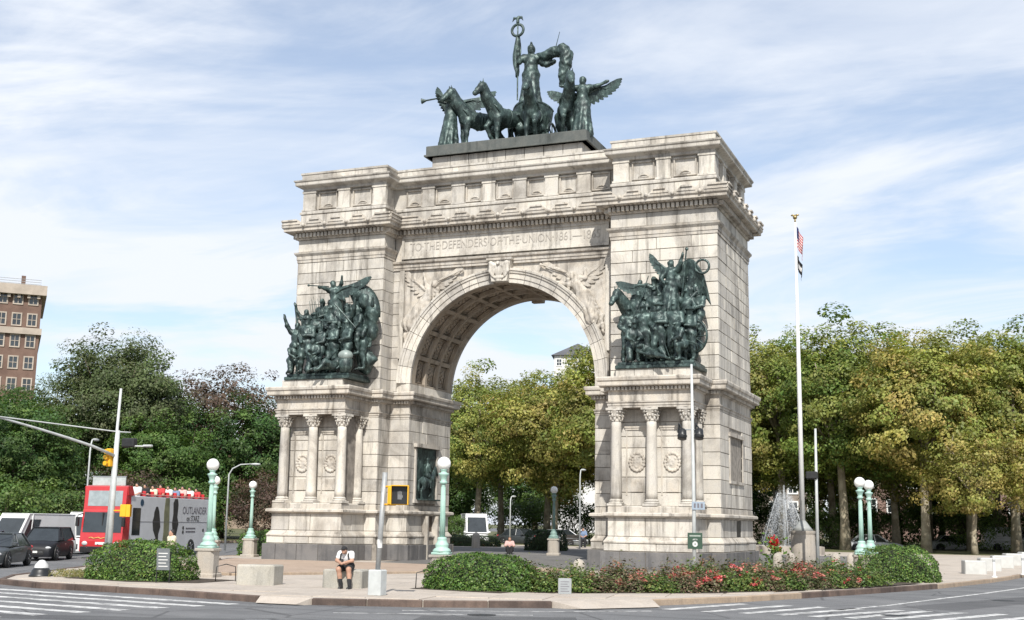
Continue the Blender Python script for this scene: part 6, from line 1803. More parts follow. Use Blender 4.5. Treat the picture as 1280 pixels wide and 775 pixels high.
# hoop fences
for (x, y, lb) in ((7.75, -25.35, 'low black hoop fence beside the walk signal hedge'), (.55, -25.6, 'low black hoop fence between the placard hedge and lamp')):
    b = MB(); b.tube([(0, 0, 0), (.02, 0, .5), (.22, .25, .58), (.42, .5, .5), (.44, .5, 0)], .016, 6)
    tag(b.build('hoop_fence', BLACK_PAINT, None, True, loc=(x, y, 0)), lb, 'fence')

# flagpole with two flags
fx_, fy_ = 14.13, 10.94
FP = empty('flagpole', (fx_, fy_, gz(fx_, fy_)), 0, 'tall white flagpole on round granite base beside the arch', 'flagpole')
b = MB(); b.lathe([(.72, -.1), (.70, .2), (.66, 1.55), (.70, 1.6), (.70, 1.75)], 28); b.build('granite_base', PEDESTAL, FP, auto=40)
b = MB(); b.lathe([(.62, 1.75), (.40, 2.0), (.20, 2.28), (.16, 2.32)], 20); b.build('cone_collar', simple('grey_collar', (.30, .31, .30), .5, .1, 4), FP, True)
b = MB(); b.tube([(0, 0, 2.2), (0, 0, 10), (.0, 0, 19.65)], [.15, .125, .06], 14); b.build('pole', WHITE_PAINT, FP, True)
b = MB(); b.ball((0, 0, 19.95), (.13, .13, .13), 12, 8); b.tube([(0, 0, 19.6), (0, 0, 19.9)], .05, 8); b.ball((-.12, 0, 20.08), (.13, .05, .06), 8, 5); b.ball((.12, 0, 20.08), (.13, .05, .06), 8, 5); b.build('finial', simple('old_gold', (.35, .27, .12), .4, .1, 5, metallic=.6), FP, True)
def flag_mesh(w, h, nx, ny, hang):
    v = np.zeros((ny + 1, nx + 1, 3))
    for i in range(ny + 1):
        for j in range(nx + 1):
            s_, t = j / nx, i / ny
            v[i, j] = (.08 + w * (.17 * s_) + .07 * math.sin(9 * s_ + 2 * t) * s_, .26 * math.sin(11 * s_ + 1.5 * t) * (.3 + s_) * .7, -h * t - hang * s_ ** 1.3 * w)
    return v
def flag_part(root, V, rows, mat_for, z, name):
    ny, nx = V.shape[0] - 1, V.shape[1] - 1
    groups = {}
    for i in range(ny):
        for j in range(nx): groups.setdefault(mat_for(i / ny, j / nx), []).append((i, j))
    first = None
    for mt, cells in groups.items():
        mb = MB()
        idx = {}
        def vi(i, j):
            if (i, j) not in idx: idx[i, j] = len(mb.v); mb.v.append((V[i, j, 0], V[i, j, 1], V[i, j, 2] + z))
            return idx[i, j]
        for i, j in cells: mb.f.append((vi(i, j), vi(i, j + 1), vi(i + 1, j + 1), vi(i + 1, j)))
        o = mb.build(name if first is None else name + '_field', mt, root if first is None else first, True, fix=False)
        if first is None: first = o
FR, FW, FB = simple('flag_red', (.48, .03, .045), .8, .05, 8), simple('flag_white', (.74, .73, .72), .8, .03, 8), simple('flag_blue', (.02, .03, .12), .8, .1, 8)
V = flag_mesh(2.1, 1.25, 20, 26, .42)
flag_part(FP, V, 26, lambda t, s_: FB if (t < .54 and s_ < .42) else (FR if int(t * 13) % 2 == 0 else FW), 19.4, 'striped_flag')
V = flag_mesh(1.6, .85, 14, 14, .45)
flag_part(FP, V, 14, lambda t, s_: FW if (.3 < t < .7 and .35 < s_ < .65) else CLOTH_BLACK, 17.65, 'black_flag')
# thin camera pole and street lights
r_ = empty('camera_pole', (15.44, 7.16, gz(15, 7.16)), 0, 'thin grey pole with camera box beside the flagpole', 'pole')
b = MB(); b.tube([(0, 0, 0), (.06, 0, 7.3)], [.10, .06], 10); b.build('pole', STEEL_PALE, r_, True)
b = MB(); b.cbox(-.5, .12, -.2, .2, 4.6, 5.0, .05); b.tube([(-.35, 0, 4.9), (.1, 0, 4.9)], .04, 6); b.build('camera_box', BLACK_PLASTIC, r_)
def street_light(x, y, h, reach, az, label):
    r_ = empty('street_light', (x, y, gz(x, y)), az, label, 'street light', 'cobra-head street lights')
    b = MB(); b.tube([(0, 0, 0), (0, 0, h * .9), (reach * .15, 0, h * .97), (reach * .5, 0, h + .1), (reach, 0, h + .15)], [.07, .05, .045, .04, .03], 9); b.build('pole', STEEL_PALE, r_, True)
    b = MB(); b.ball((reach + .25, 0, h + .13), (.35, .13, .08), 12, 6); b.build('lamp_head', STEEL_PALE, r_, True)
street_light(-26.8, 3.0, 4.3, -1.3, R(10), 'cobra-head street light just before the bus front')
street_light(-22.0, 7.4, 5.4, 1.5, R(15), 'cobra-head street light between bus and sailors pier')
street_light(-26.7, -.4, 6.6, .3, R(100), 'tall bare street light pole above the bus windscreen')
street_light(-4.2, 26.0, 5.6, .25, R(80), 'slim pale street light beside the lamp seen through the arch')
street_light(-14.5, 38.0, 3.9, .3, R(80), 'slim street light among plane trunks seen through the arch')
# bench with slats
def bench(x, y, rz, label):
    r_ = empty('park_bench', (x, y, gz(x, y)), rz, label, 'bench')
    wd = simple('bench_wood', (.035, .028, .022), .8, .3, 6) if 'bench_wood' not in bpy.data.materials else bpy.data.materials['bench_wood']
    for i in range(4): b = MB(); b.cbox(-1.0, 1.0, -.28 + .14 * i, -.17 + .14 * i, .43, .47, .008); b.build('seat_slat', wd, r_)
    for i in range(3): b = MB(); b.cbox(-1.0, 1.0, .30 + .03 * i, .34 + .03 * i, .55 + .14 * i, .66 + .14 * i, .008); b.build('back_slat', wd, r_)
    for s in (-.9, .9): b = MB(); b.cbox(s - .05, s + .05, -.28, .36, 0, .43, .01); b.box(s - .04, s + .04, .345, .40, .43, .95); b.build('leg', CONCRETE, r_)
bench(-6.3, 30.8, R(20), 'dark slatted park bench seen through the arch')
# fountain in the plaza behind
fx2, fy2 = 10.86, 24.72
r_ = empty('fountain', (fx2, fy2, gz(fx2, fy2)), 0, 'fountain with tall white water jets behind the flagpole base', 'fountain')
b = MB(); b.lathe([(2.6, 0), (2.6, .5), (2.3, .55), (2.2, .4), (2.2, .3)], 36, cap=False); b.build('basin', PEDESTAL, r_, auto=40)
def water():
    mt, t, bs, o = new_mat('spray'); N = NT(t)
    N.l(N.mix(N.rng(N.noise(N.pos((3, 3, .5)), 3, 5, .7), .3, .7), (.5, .53, .56), (.68, .70, .72)), bs.inputs['Base Color']); bs.inputs['Roughness'].default_value = .5
    bs.inputs['Alpha'].default_value = .26
    return mt
WATER = water()
b = MB(); b.lathe([(2.19, .36), (.01, .37)], 36, cap=False); b.build('water_surface', simple('pool_water', (.05, .08, .09), .08, .2, 4, spec=.8), r_)
for k in range(5):
    w = 2 * PI * k / 5; pts = []
    for i in range(9):
        t = i / 8; pts.append((math.cos(w) * (1.7 - 1.25 * t), math.sin(w) * (1.7 - 1.25 * t), .35 + 3.3 * t + .5 * t * (1 - t) + .5 * math.sin(k * 2.4) * t))
    b = MB(); b.tube(pts, [.015 + .03 * i / 8 for i in range(9)], 7); b.build('water_jet', WATER, r_, True)
b = MB(); b.tube([(0, 0, .3), (0, 0, 3.0), (0, 0, 4.6)], [.1, .12, .05], 9); b.build('water_jet', WATER, r_, True)
rs = NP(44); nd = 16000; t_ = rs.uniform(0, 1, nd) ** .8; w_ = rs.uniform(0, 2 * PI, nd); rad_ = (1.75 - 1.3 * t_) * rs.uniform(.55, 1.08, nd)
C = np.stack([rad_ * np.cos(w_), rad_ * np.sin(w_), .4 + 3.5 * t_ + .25 * rs.normal(size=nd) * t_], 1)
tag(link('spray', leaf_mesh('spray', C, rs.normal(size=(nd, 3)), .06 * rs.uniform(.5, 1.4, nd), np.ones((nd, 3)) * .6, rs, WATER, .8), None, r_), kind='stuff')
# ================================================================== vehicles
def wheel_meshes(r, w):
    t = MB(); Mr = Matrix.Rotation(R(90), 4, 'X')
    t.lathe([(r * .62, -w / 2), (r * .92, -w / 2), (r, -w * .32), (r, w * .32), (r * .92, w / 2), (r * .62, w / 2)], 20, M=Mr); ty = t.mesh('tyre', True)
    h = MB(); h.lathe([(r * .63, -w * .40), (r * .60, -w * .44), (r * .18, -w * .34), (.01, -w * .36)], 20, M=Mr, cap=False); h.lathe([(r * .63, w * .40), (r * .60, w * .44), (r * .18, w * .34), (.01, w * .36)], 20, M=Mr, cap=False)
    for s in (-1, 1):
        for k in range(5):
            a = 2 * PI * k / 5; h.tube([(0, s * w * .40, 0), (r * .58 * math.cos(a), s * w * .46, r * .58 * math.sin(a))], r * .07, 5)
    rim = h.mesh('rim', True)
    ty.materials.append(TYRE); rim.materials.append(CHROME)
    return ty, rim
def add_wheels(root, spots, r, w):
    ty, rim = wheel_meshes(r, w)
    for (x, y) in spots:
        o = link('wheel', ty, None, root, loc=(x, y, r)); link('rim', rim, None, o)

def car(x, y, hx, hy, paint, label, L=4.7, W=1.84, H=1.46, suv=False, z=-.15, group='cars waiting in the traffic', cat='car', van=False):
    r_ = empty('van' if van else 'car', (x, y, z + gz(x, y)), math.atan2(hy, hx), label, cat, None)
    w = W / 2
    if van: prof = [(-.5, 1.0, 1.0), (-.47, 1.05, 1.0), (-.2, 1.05, 1.0), (.25, 1.05, 1), (.33, 1.0, .98), (.44, .88, .93), (.49, .72, .84), (.5, .6, .78)]
    elif suv: prof = [(-.5, .78, .84), (-.48, .98, .92), (-.3, 1.02, .98), (0, 1.0, 1), (.18, .98, 1), (.36, .92, .97), (.46, .82, .90), (.49, .66, .82), (.5, .55, .76)]
    else: prof = [(-.5, .74, .80), (-.485, .90, .88), (-.38, .95, .95), (-.1, .92, 1), (.14, .90, 1), (.32, .83, .97), (.44, .74, .90), (.485, .60, .80), (.5, .48, .72)]
    v = []; ring = 0
    for (fx_, zt, wf) in prof:
        ww = w * wf
        pr_ = [(-ww * .93, .20), (-ww * .985, .30), (-ww, .52), (-ww * .99, zt * .82), (-ww * .93, zt * .95), (-ww * .72, zt), (0, zt + .03)]
        pr_ = pr_ + [(-a, b) for a, b in pr_[-2::-1]]
        ring = len(pr_); v += [(fx_ * L, a, b) for a, b in pr_]
    n = len(prof); f = []
    for i in range(n - 1):
        for j in range(ring - 1): f.append((i * ring + j, i * ring + j + 1, (i + 1) * ring + j + 1, (i + 1) * ring + j))
        f.append((i * ring + ring - 1, i * ring, (i + 1) * ring, (i + 1) * ring + ring - 1))
    f += [tuple(range(ring))[::-1], tuple((n - 1) * ring + j for j in range(ring))]
    mb = MB(); mb.add(v, f); body = mb.build('body', paint, r_, auto=50)
    # cabin
    if van: xa, xb, xc, xd, zb = -.5, -.49, .24, .40, 1.02
    elif suv: xa, xb, xc, xd, zb = -.49, -.42, .06, .22, .97
    else: xa, xb, xc, xd, zb = -.36, -.22, .07, .24, .89
    wb, wt = w * .92, w * (.84 if van else .70)
    bot = [(xa * L, -wb), (xd * L, -wb), (xd * L, wb), (xa * L, wb)]; top = [(xb * L, -wt), (xc * L, -wt), (xc * L, wt), (xb * L, wt)]
    mb = MB(); mb.add([(a, b, zb) for a, b in bot] + [(a, b, H - .04) for a, b in top], [(0, 1, 5, 4), (1, 2, 6, 5), (2, 3, 7, 6), (3, 0, 4, 7), (4, 5, 6, 7)])
    mb.build('upper_body' if van else 'windows', paint if van else GLASS, body)
    if van:
        def lerp3(p, q, t): return tuple(a + (b - a) * t for a, b in zip(p, q))
        def inset(q, u0, u1, v0, v1, nrm, name):
            a, b_, c, d = q; pts = []
            for (u_, v_) in ((u0, v0), (u1, v0), (u1, v1), (u0, v1)):
                p = lerp3(lerp3(a, b_, u_), lerp3(d, c, u_), v_); pts.append(tuple(x + n * .02 for x, n in zip(p, nrm)))
            m2 = MB(); m2.add(pts + [tuple(x - n * .05 for x, n in zip(p, nrm)) for p in pts], [(0, 1, 2, 3), (7, 6, 5, 4), (0, 4, 5, 1), (1, 5, 6, 2), (2, 6, 7, 3), (3, 7, 4, 0)]); m2.build(name, GLASS, body)
        B3 = [(a, b, zb) for a, b in bot]; T3 = [(a, b, H - .04) for a, b in top]
        inset((B3[1], B3[2], T3[2], T3[1]), .06, .94, .05, .82, (.8, 0, .6), 'windscreen')
        inset((B3[0], B3[1], T3[1], T3[0]), .72, .93, .08, .78, (0, -1, .1), 'door_window'); inset((B3[3], B3[2], T3[2], T3[3]), .72, .93, .08, .78, (0, 1, .1), 'door_window')
    mb = MB(); mb.cbox(xb * L - .05, xc * L + .05, -wt - .03, wt + .03, H - .05, H, .025); mb.build('roof', paint, body)
    for s in (-1, 1):
        for (a, b) in (((xd * L, s * wb, zb), (xc * L, s * wt, H - .03)), ((xa * L, s * wb, zb), (xb * L, s * wt, H - .03)), ((.02 * L, s * wb, zb), (0.0 * L, s * wt, H - .03)) if not van else ((.22 * L, s * wb, zb), (.18 * L, s * wt, H - .03))):
            mb = MB(); mb.tube([a, b], .045, 6); mb.build('pillar', paint, body)
    if van:
        for i in range(4):
            for s in (-1, 1): mb = MB(); mb.box(-.46 * L, .08 * L, s * (wb - .02 - .035 * i) - .035, s * (wb - .02 - .035 * i) + .035, 1.2 + .2 * i, 1.22 + .2 * i); mb.build('panel_line', simple('van_line', (.38, .40, .40), .5, .1, 3) if 'van_line' not in bpy.data.materials else bpy.data.materials['van_line'], body)
    zf = prof[-2][1]
    for s in (-1, 1):
        mb = MB(); mb.ball((L * .462, s * w * .66, zf * .98), (.16, .18, .085), 12, 7); mb.build('headlight', LIGHT_LENS, body, True)
        mb = MB(); mb.ball((-L * .485, s * w * .68, .82), (.07, .2, .09), 10, 6); mb.build('tail_light', RED_PAINT, body, True)
        mb = MB(); mb.cbox(xd * L - .25, xd * L - .05, s * (w + .02) - .1, s * (w + .02) + .1, zb + .02, zb + .18, .03); mb.build('mirror', paint, body)
        mb = MB(); mb.box(-.02 * L - .1, -.02 * L + .08, s * w * .985 - .012, s * w * .985 + .012, zb * .82, zb * .85); mb.build('door_handle', CHROME, body)
    mb = MB(); mb.cbox(L * .475, L * .503, -w * .52, w * .52, .30, zf * .86, .02); mb.build('grille', BLACK_PLASTIC, body)
    mb = MB(); mb.box(L * .503, L * .509, -.16, .16, .40, .50); mb.build('number_plate', WHITE_PRINT, body)
    mb = MB(); mb.box(L * .503, L * .507, -w * .45, w * .45, zf * .66, zf * .69); mb.build('chrome_bar', CHROME, body)
    rr = .36 if (suv or van) else .33
    fr, rrx = (.33 if not van else .34) * L, -.30 * L
    for (wx) in (fr, rrx):
        for s in (-1, 1):
            mb = MB(); mb.lathe([(rr + .07, -.01), (rr + .07, .012)], 20, M=Matrix.Translation((wx, s * (w * .985), rr)) @ Matrix.Rotation(R(90), 4, 'X')); mb.v = [(a, b, max(c, .19)) for a, b, c in mb.v]; mb.build('wheel_arch', BLACK_PLASTIC, body)
    add_wheels(r_, [(fr, -w + .09), (fr, w - .09), (rrx, -w + .09), (rrx, w - .09)], rr, .22)
    return r_
car(-16.35, -17.75, .46, -.89, CAR_DARK, 'dark grey saloon car at the kerb corner, its side in view')
car(-21.3, -9.4, .47, -.88, CAR_BLACK, 'black estate car with bright headlamps behind the grey saloon', 4.6, 1.86, 1.66, True)
car(-20.5, -14.6, .46, -.89, CAR_PURPLE, 'plum coloured car mostly hidden behind the grey saloon', 4.5, 1.8, 1.5)
car(-25.3, -6.3, .10, -.995, CAR_WHITE, 'white panel van between the cars and the bus', 5.6, 2.0, 2.35, van=True, cat='van')
car(-27.6, 1.5, .2, -.98, CAR_WHITE, 'second white van half hidden behind the bus front', 5.4, 2.0, 2.5, van=True, cat='van')
car(-18.9, 40.5, .5, -.87, CAR_WHITE, 'white delivery van parked behind the hedge through the arch', 5.8, 2.1, 2.7, van=True, cat='van')
car(-14.6, 41.0, .9, -.4, CAR_DARK, 'dark car parked in the shade beside the white delivery van')
car(-10.2, 39.0, .95, -.3, simple('silver_car_paint', (.32, .33, .34), .3, .06, 2, metallic=.5, coat=.6), 'silver car parked behind the dark hedge through the arch')
GP = simple('pale_car_paint', (.55, .56, .56), .3, .04, 2, coat=.6)
car(14.5, 46.5, .97, .2, GP, 'pale car parked in shade beyond the pair of lamps')
car(20.3, 61.5, .97, .2, GP, 'pale car parked beneath the plane grove')
car(25.3, 66.5, .97, .2, CAR_WHITE, 'white van parked deep beneath the plane grove', 5.4, 2.0, 2.3, van=True, cat='van')

# open-top sightseeing bus
bx_, by_ = -22.4, .25
BUS = empty('tour_bus', (bx_, by_, -.15 + gz(bx_, by_)), math.atan2(-.98, .18), 'red and grey open-top double-decker bus waiting behind the cars', 'bus')
BL, BW = 11.0, 1.25
b = MB(); b.cbox(-BL / 2, BL / 2 - .7, -BW, BW, .35, 3.42, .05); side = b.build('body', BUS_WRAP, BUS)
b = MB(); b.prism([(BL / 2 - .72, .35), (BL / 2 + .02, .35), (BL / 2 + .06, .9), (BL / 2, 1.3), (BL / 2 - .12, 2.55), (BL / 2 - .15, 2.62), (BL / 2 - .22, 3.9), (BL / 2 - .42, 3.95), (BL / 2 - .55, 3.42), (BL / 2 - .72, 3.42)], -BW - .01, BW + .01); fr_ = b.build('front', RED_PAINT, BUS)
for s in (-1, 1):   # slanted red wings at the upper deck front
    b = MB(); b.prism([(BL / 2 - .3, 3.42), (BL / 2 - .22, 3.9), (BL / 2 - .7, 3.95), (BL / 2 - 1.0, 3.42)], s * BW - .06, s * BW + .06); b.build('upper_wing', RED_PAINT, fr_)
def slant_panel(name, x_at, z0, z1, y0, y1, mat, par, off=.015):
    b = MB(); b.add([(x_at(z0) + off, y0, z0), (x_at(z0) + off, y1, z0), (x_at(z1) + off, y1, z1), (x_at(z1) + off, y0, z1), (x_at(z0) - .02, y0, z0), (x_at(z0) - .02, y1, z0), (x_at(z1) - .02, y1, z1), (x_at(z1) - .02, y0, z1)], [(0, 1, 2, 3), (7, 6, 5, 4), (0, 4, 5, 1), (1, 5, 6, 2), (2, 6, 7, 3), (3, 7, 4, 0)])
    return b.build(name, mat, par)
lowf = lambda z: BL / 2 - .12 * (z - 1.3) / 1.25
upf = lambda z: BL / 2 - .15 - .07 * (z - 2.62) / 1.28
slant_panel('windscreen', lowf, 1.38, 2.48, -BW + .10, BW - .10, GLASS, fr_)
slant_panel('upper_window', upf, 2.82, 3.66, -BW + .22, BW - .22, simple('pale_glass', (.30, .34, .35), .08, .15, 3, spec=.9), fr_)
b = MB(); b.box(BL / 2 - .5, BL / 2 - .44, -BW + .25, BW - .25, 3.96, 4.42)
b.build('wind_deflector', simple('clear_screen', (.42, .46, .45), .1, .15, 3, spec=.8), fr_)
b = MB(); b.box(BL / 2 - .52, BL / 2 - .42, -BW + .2, BW - .2, 4.42, 4.47); b.build('deflector_rail', CHROME, fr_)
b = MB(); b.box(lowf(1.9) + .01, lowf(1.9) + .03, -.03, .03, 1.4, 2.46); b.build('centre_bar', BLACK_PLASTIC, fr_)
b = MB(); b.cbox(BL / 2 - .3, BL / 2 + .10, -BW + .05, BW - .05, .28, .62, .04); b.build('bumper', BLACK_PLASTIC, fr_)
for s in (-1, 1):
    b = MB(); b.ball((BL / 2 + .04, s * .95, .78), (.08, .18, .13), 12, 7); b.build('headlight', LIGHT_LENS, fr_, True)
    b = MB(); b.cbox(BL / 2 + .1, BL / 2 + .3, s * 1.38 - .08, s * 1.38 + .08, 1.7, 2.2, .03); b.tube([(BL / 2 - .05, s * 1.2, 2.4), (BL / 2 + .2, s * 1.38, 2.3), (BL / 2 + .2, s * 1.38, 2.1)], .03, 6); b.build('mirror', BLACK_PLASTIC, fr_)
b = MB(); b.box(BL / 2 + .05, BL / 2 + .07, -.3, .3, .72, .86); b.build('number_plate', WHITE_PRINT, fr_)
gp_ = simple('gold_print', (.65, .42, .12), .5, .1, 8)
b = MB(); b.tube([(BL / 2 + .052, -.7 + .14 * k_, 1.08 + .035 * math.sin(2.1 * k_)) for k_ in range(11)], .025, 6); b.build('front_scroll', gp_, fr_)
# left side (towards the viewer): +y in bus axes
sy_ = BW + .006
def on_side(name, x0, x1, z0, z1, mat, par=side, t=.004):
    b = MB(); b.box(x0, x1, sy_ - .004, sy_ + t, z0, z1); return b.build(name, mat, par)
on_side('door_window', 3.6, 4.5, 1.25, 2.75, GLASS)
on_side('side_seam', -5.4, 3.95, 1.98, 2.0, GREY_PRINT)
b = MB(); b.prism([(x, z) for x, z in [(.05, .4), (.85, .4), (.75, 1.4), (.80, 2.6), (.7, 3.38), (.2, 3.38), (.1, 2.0)]], sy_ - .003, sy_ + .003); b.build('printed_stone', OLIVE_PRINT, side)
def person_print(xc, flip):
    pts = [(0, .45), (.10, 1.1), (.42, 1.5), (.55, 2.0), (.42, 2.3), (.40, 2.55), (.22, 2.85), (.0, 2.86), (-.18, 2.6), (-.30, 2.2), (-.42, 1.7), (-.22, 1.3), (-.24, .45)]
    b = MB(); b.prism([(xc + a * flip, z) for a, z in pts], sy_ - .003, sy_ + .0035); b.build('printed_figure', DARK_PRINT, side)
person_print(1.6, 1); 
pts = [(-.1, .4), (.25, .4), (.1, 1.2), (.28, 1.9), (.18, 2.5), (.25, 3.1), (.05, 3.35), (-.3, 3.35), (-.42, 3.0), (-.35, 2.3), (-.55, 1.9), (-.3, 1.2)]
b = MB(); b.prism([(-.55 + a, z) for a, z in pts], sy_ - .003, sy_ + .0035); b.build('printed_figure', DARK_PRINT, side)
def side_text(s_, size, x, z, mat, wid):
    tm = text_mesh(s_, size, .003); bb = [q.co.x for q in tm.vertices]; k = wid / (max(bb) - min(bb))
    o = link('side_lettering', tm, mat, side); o.matrix_local = Matrix.Translation((x, sy_ + .002, z)) @ Matrix.Rotation(R(180), 4, 'Z') @ Matrix.Rotation(R(90), 4, 'X') @ Matrix.Scale(k, 4, (1, 0, 0))
side_text('OUTLANDER', .62, -3.2, 2.68, GREY_PRINT, 3.3)
side_text('on STARZ', .48, -3.0, 2.2, DARK_PRINT, 1.7)
for z in (1.62, 1.42): on_side('small_print', -3.4, -2.1, z - .04, z + .04, GREY_PRINT)
for (x, z) in ((-1.75, 1.65), (-1.75, 1.4), (-4.5, 1.5)):
    b = MB(); b.lathe([(.11, 0), (.11, .006)], 12, M=Matrix.Translation((x, sy_ - .002, z)) @ Matrix.Rotation(R(-90), 4, 'X')); b.build('printed_dot', DARK_PRINT, side)
b = MB(); b.lathe([(.2, 0), (.2, .006)], 16, M=Matrix.Translation((3.5, sy_ - .002, 3.05)) @ Matrix.Rotation(R(-90), 4, 'X')); b.build('round_logo', simple('logo_blue', (.03, .07, .12), .5, .1, 5), side)
b = MB()
for s in (-1, 1): b.tube([(-BL / 2, s * BW * .98, 3.5), (3.0, s * BW * .98, 3.5), (BL / 2 - 1.6, s * BW * .98, 3.6)], .035, 6)
b.build('hand_rail', simple('pink_rail', (.55, .25, .24), .5, .1, 3), BUS)
add_wheels(BUS, [(BL / 2 - 2.4, -BW + .12), (BL / 2 - 2.4, BW - .12), (-BL / 2 + 2.6, -BW + .12), (-BL / 2 + 2.6, BW - .12)], .5, .28)
for i in range(9):
    b = MB(); b.cbox(-4.9 + .95 * i, -4.78 + .95 * i, -1.05, -.15, 3.0, 3.72, .03); b.cbox(-4.9 + .95 * i, -4.78 + .95 * i, .15, 1.05, 3.0, 3.72, .03); b.build('seat_row', RED_PAINT, BUS)

# ================================================================== people
def clothed(name, loc, rz, h, J, label, shirt, shorts, skin, sleeves=.6, legs='shorts', hair=HAIR, cap=None, shoes=BLACK_PLASTIC, group=None, res=.016, cat='person', extras=None):
    r_ = empty(name, loc, rz, label, cat, group)
    S = human(SDF(), J); S.xform(TM((0, 0, 0), 0, h)); body = link('body', S.mesh('body', res, .022 * h), skin, r_)
    V = {k: np.array(v, float) for k, v in dict(dict(pel=(0, 0, .53), chest=(0, 0, .73), neck=(0, 0, .845), head=(0, .012, .925), ls=(-.112, 0, .805), le=(-.15, 0, .645), lh=(-.15, .06, .5), rs=(.112, 0, .805), re=(.15, 0, .645), rh=(.15, .06, .5), lk=(-.065, .02, .285), la=(-.07, -.005, .045), rk=(.065, .02, .285), ra=(.07, -.005, .045)), **J).items() if v is not None}
    S = SDF(); S.cone(V['pel'] + np.array((0, 0, .03)), V['chest'], .095, .106); S.cone(V['ls'], V['rs'], .057, .057); S.cone(V['chest'], V['neck'] * .75 + V['chest'] * .25, .092, .054)
    for s, e in (('ls', 'le'), ('rs', 're')): S.cone(V[s], V[s] * (1 - sleeves) + V[e] * sleeves, .06, .053)
    S.xform(TM((0, 0, 0), 0, h)); link('shirt', S.mesh('shirt', res, .03 * h, .004, 30), shirt, body)
    S = SDF(); S.cone(V['pel'] + np.array((-.045, 0, 0)), V['pel'] + np.array((.045, 0, 0)), .098, .098)
    f_ = .75 if legs == 'shorts' else 1.
    for sg, k, a in ((-1, 'lk', 'la'), (1, 'rk', 'ra')):
        hp = V['pel'] + np.array((.058 * sg, 0, -.01)); S.cone(hp, hp * (1 - f_) + V[k] * f_, .092, .074)
        if legs != 'shorts': S.cone(V[k], V[a], .068, .05)
    S.xform(TM((0, 0, 0), 0, h)); link(legs, S.mesh(legs, res, .025 * h, .003, 30), shorts, body)
    for a in ('la', 'ra'):
        S = SDF(); t = V[a] + np.array((0, .105, -.028)); S.cone(V[a] + np.array((0, -.01, -.015)), t, .038, .03); S.xform(TM((0, 0, 0), 0, h)); so_ = link('shoe', S.mesh('shoe', res, .01), shoes, body)
        S = SDF(); S.cone(V[a] + np.array((0, -.01, -.034)), t + np.array((0, .008, -.012)), .026, .022); S.xform(TM((0, 0, 0), 0, h)); link('sole', S.mesh('sole', res, .01), CLOTH_WHITE, so_)
        S = SDF(); S.cone(V[a] + np.array((0, 0, .01)), V[a] + (V['lk' if a == 'la' else 'rk'] - V[a]) * .38, .036, .043); S.xform(TM((0, 0, 0), 0, h)); link('sock', S.mesh('sock', res, .01), CLOTH_BLACK, body)
    S = SDF(); hd = V['head']
    if cap is not None: S.ell(hd + np.array((0, -.008, .028)), (.060, .07, .055)); S.ell(hd + np.array((0, .065, .022)), (.045, .04, .010)); S.xform(TM((0, 0, 0), 0, h)); link('cap', S.mesh('cap', res, .01), cap, body)
    else: S.ell(hd + np.array((0, -.016, .02)), (.060, .064, .066)); S.ell(hd + np.array((0, -.035, -.03)), (.058, .04, .07)); S.xform(TM((0, 0, 0), 0, h)); link('hair', S.mesh('hair', res, .012), hair, body)
    return r_, body, V
SIT = dict(pel=(0, -.02, .445), chest=(0, .06, .615), neck=(0, .13, .70), head=(0, .20, .745), ls=(-.112, .09, .675), rs=(.112, .09, .675), le=(-.155, .15, .55), re=(.155, .15, .55), lh=(-.035, .265, .51), rh=(.035, .27, .50),
           lk=(-.115, .225, .385), la=(-.16, .275, .055), rk=(.09, .235, .385), ra=(.03, .215, .055))
hd = (.18, -.98)
mr, mbody, V = clothed('person', (5.98, -26.55, 0), math.atan2(-hd[0], hd[1]), 1.56, SIT, 'person in white shirt and black shorts sitting on a concrete block', CLOTH_WHITE, CLOTH_BLACK, SKIN, .55, cap=CLOTH_BLACK)
b = MB(); b.cbox(-.035, .035, .435, .447, .80, .91, .004, Matrix.Rotation(R(0), 4, 'X')); b.build('phone', BLACK_PLASTIC, mbody)
S = SDF()
for sg in (-1, 1): S.chain([np.array((.065 * sg, -.03, .70)), np.array((.07 * sg, .085, .735)), np.array((.075 * sg, .17, .66)), np.array((.09 * sg, .15, .56))], [.014] * 4)
S.ell((0, -.10, .58), (.09, .06, .12)); S.xform(TM((0, 0, 0), 0, 1.56)); link('backpack', S.mesh('backpack', .016, .02), CLOTH_BLACK, mbody)
SITL = dict(pel=(0, 0, .16), chest=(0, .02, .36), neck=(0, .03, .475), head=(0, .045, .555), ls=(-.112, .02, .435), rs=(.112, .02, .435), le=(-.16, .1, .31), re=(.16, .1, .31), lh=(-.04, .2, .26), rh=(.04, .2, .26), lk=(-.08, .25, .24), la=(-.05, .30, .05), rk=(.08, .25, .24), ra=(.05, .30, .05))
wx_, wy_ = -3.9, 11.5
hv = (CAM.x - wx_, CAM.y - wy_); clothed('person', (wx_, wy_, gz(wx_, wy_)), math.atan2(-hv[0], hv[1]), 1.66, SITL, 'person in pale pink top sitting low, seen through the arch', CLOTH_PINK, CLOTH_BLACK, SKIN, .9, 'trousers', HAIR_BROWN, res=.024)
SITB = dict(SIT); SITB.update(chest=(0, -.02, .60), neck=(0, -.02, .71), head=(0, .0, .79), ls=(-.112, -.02, .675), rs=(.112, -.02, .675), le=(-.15, .05, .53), re=(.15, .05, .53), lh=(-.05, .17, .47), rh=(.05, .17, .47), pel=(0, -.02, .34), lk=(-.08, .25, .32), rk=(.08, .25, .32), la=(-.08, .26, .05), ra=(.08, .26, .05))
clothed('person', (-5.6, 30.95, gz(0, 30)), R(200), 1.72, SITB, 'person in pale blue shirt on the dark bench seen through the arch', CLOTH_BLUE, CLOTH_BLACK, SKIN, .9, 'trousers', HAIR, res=.026)
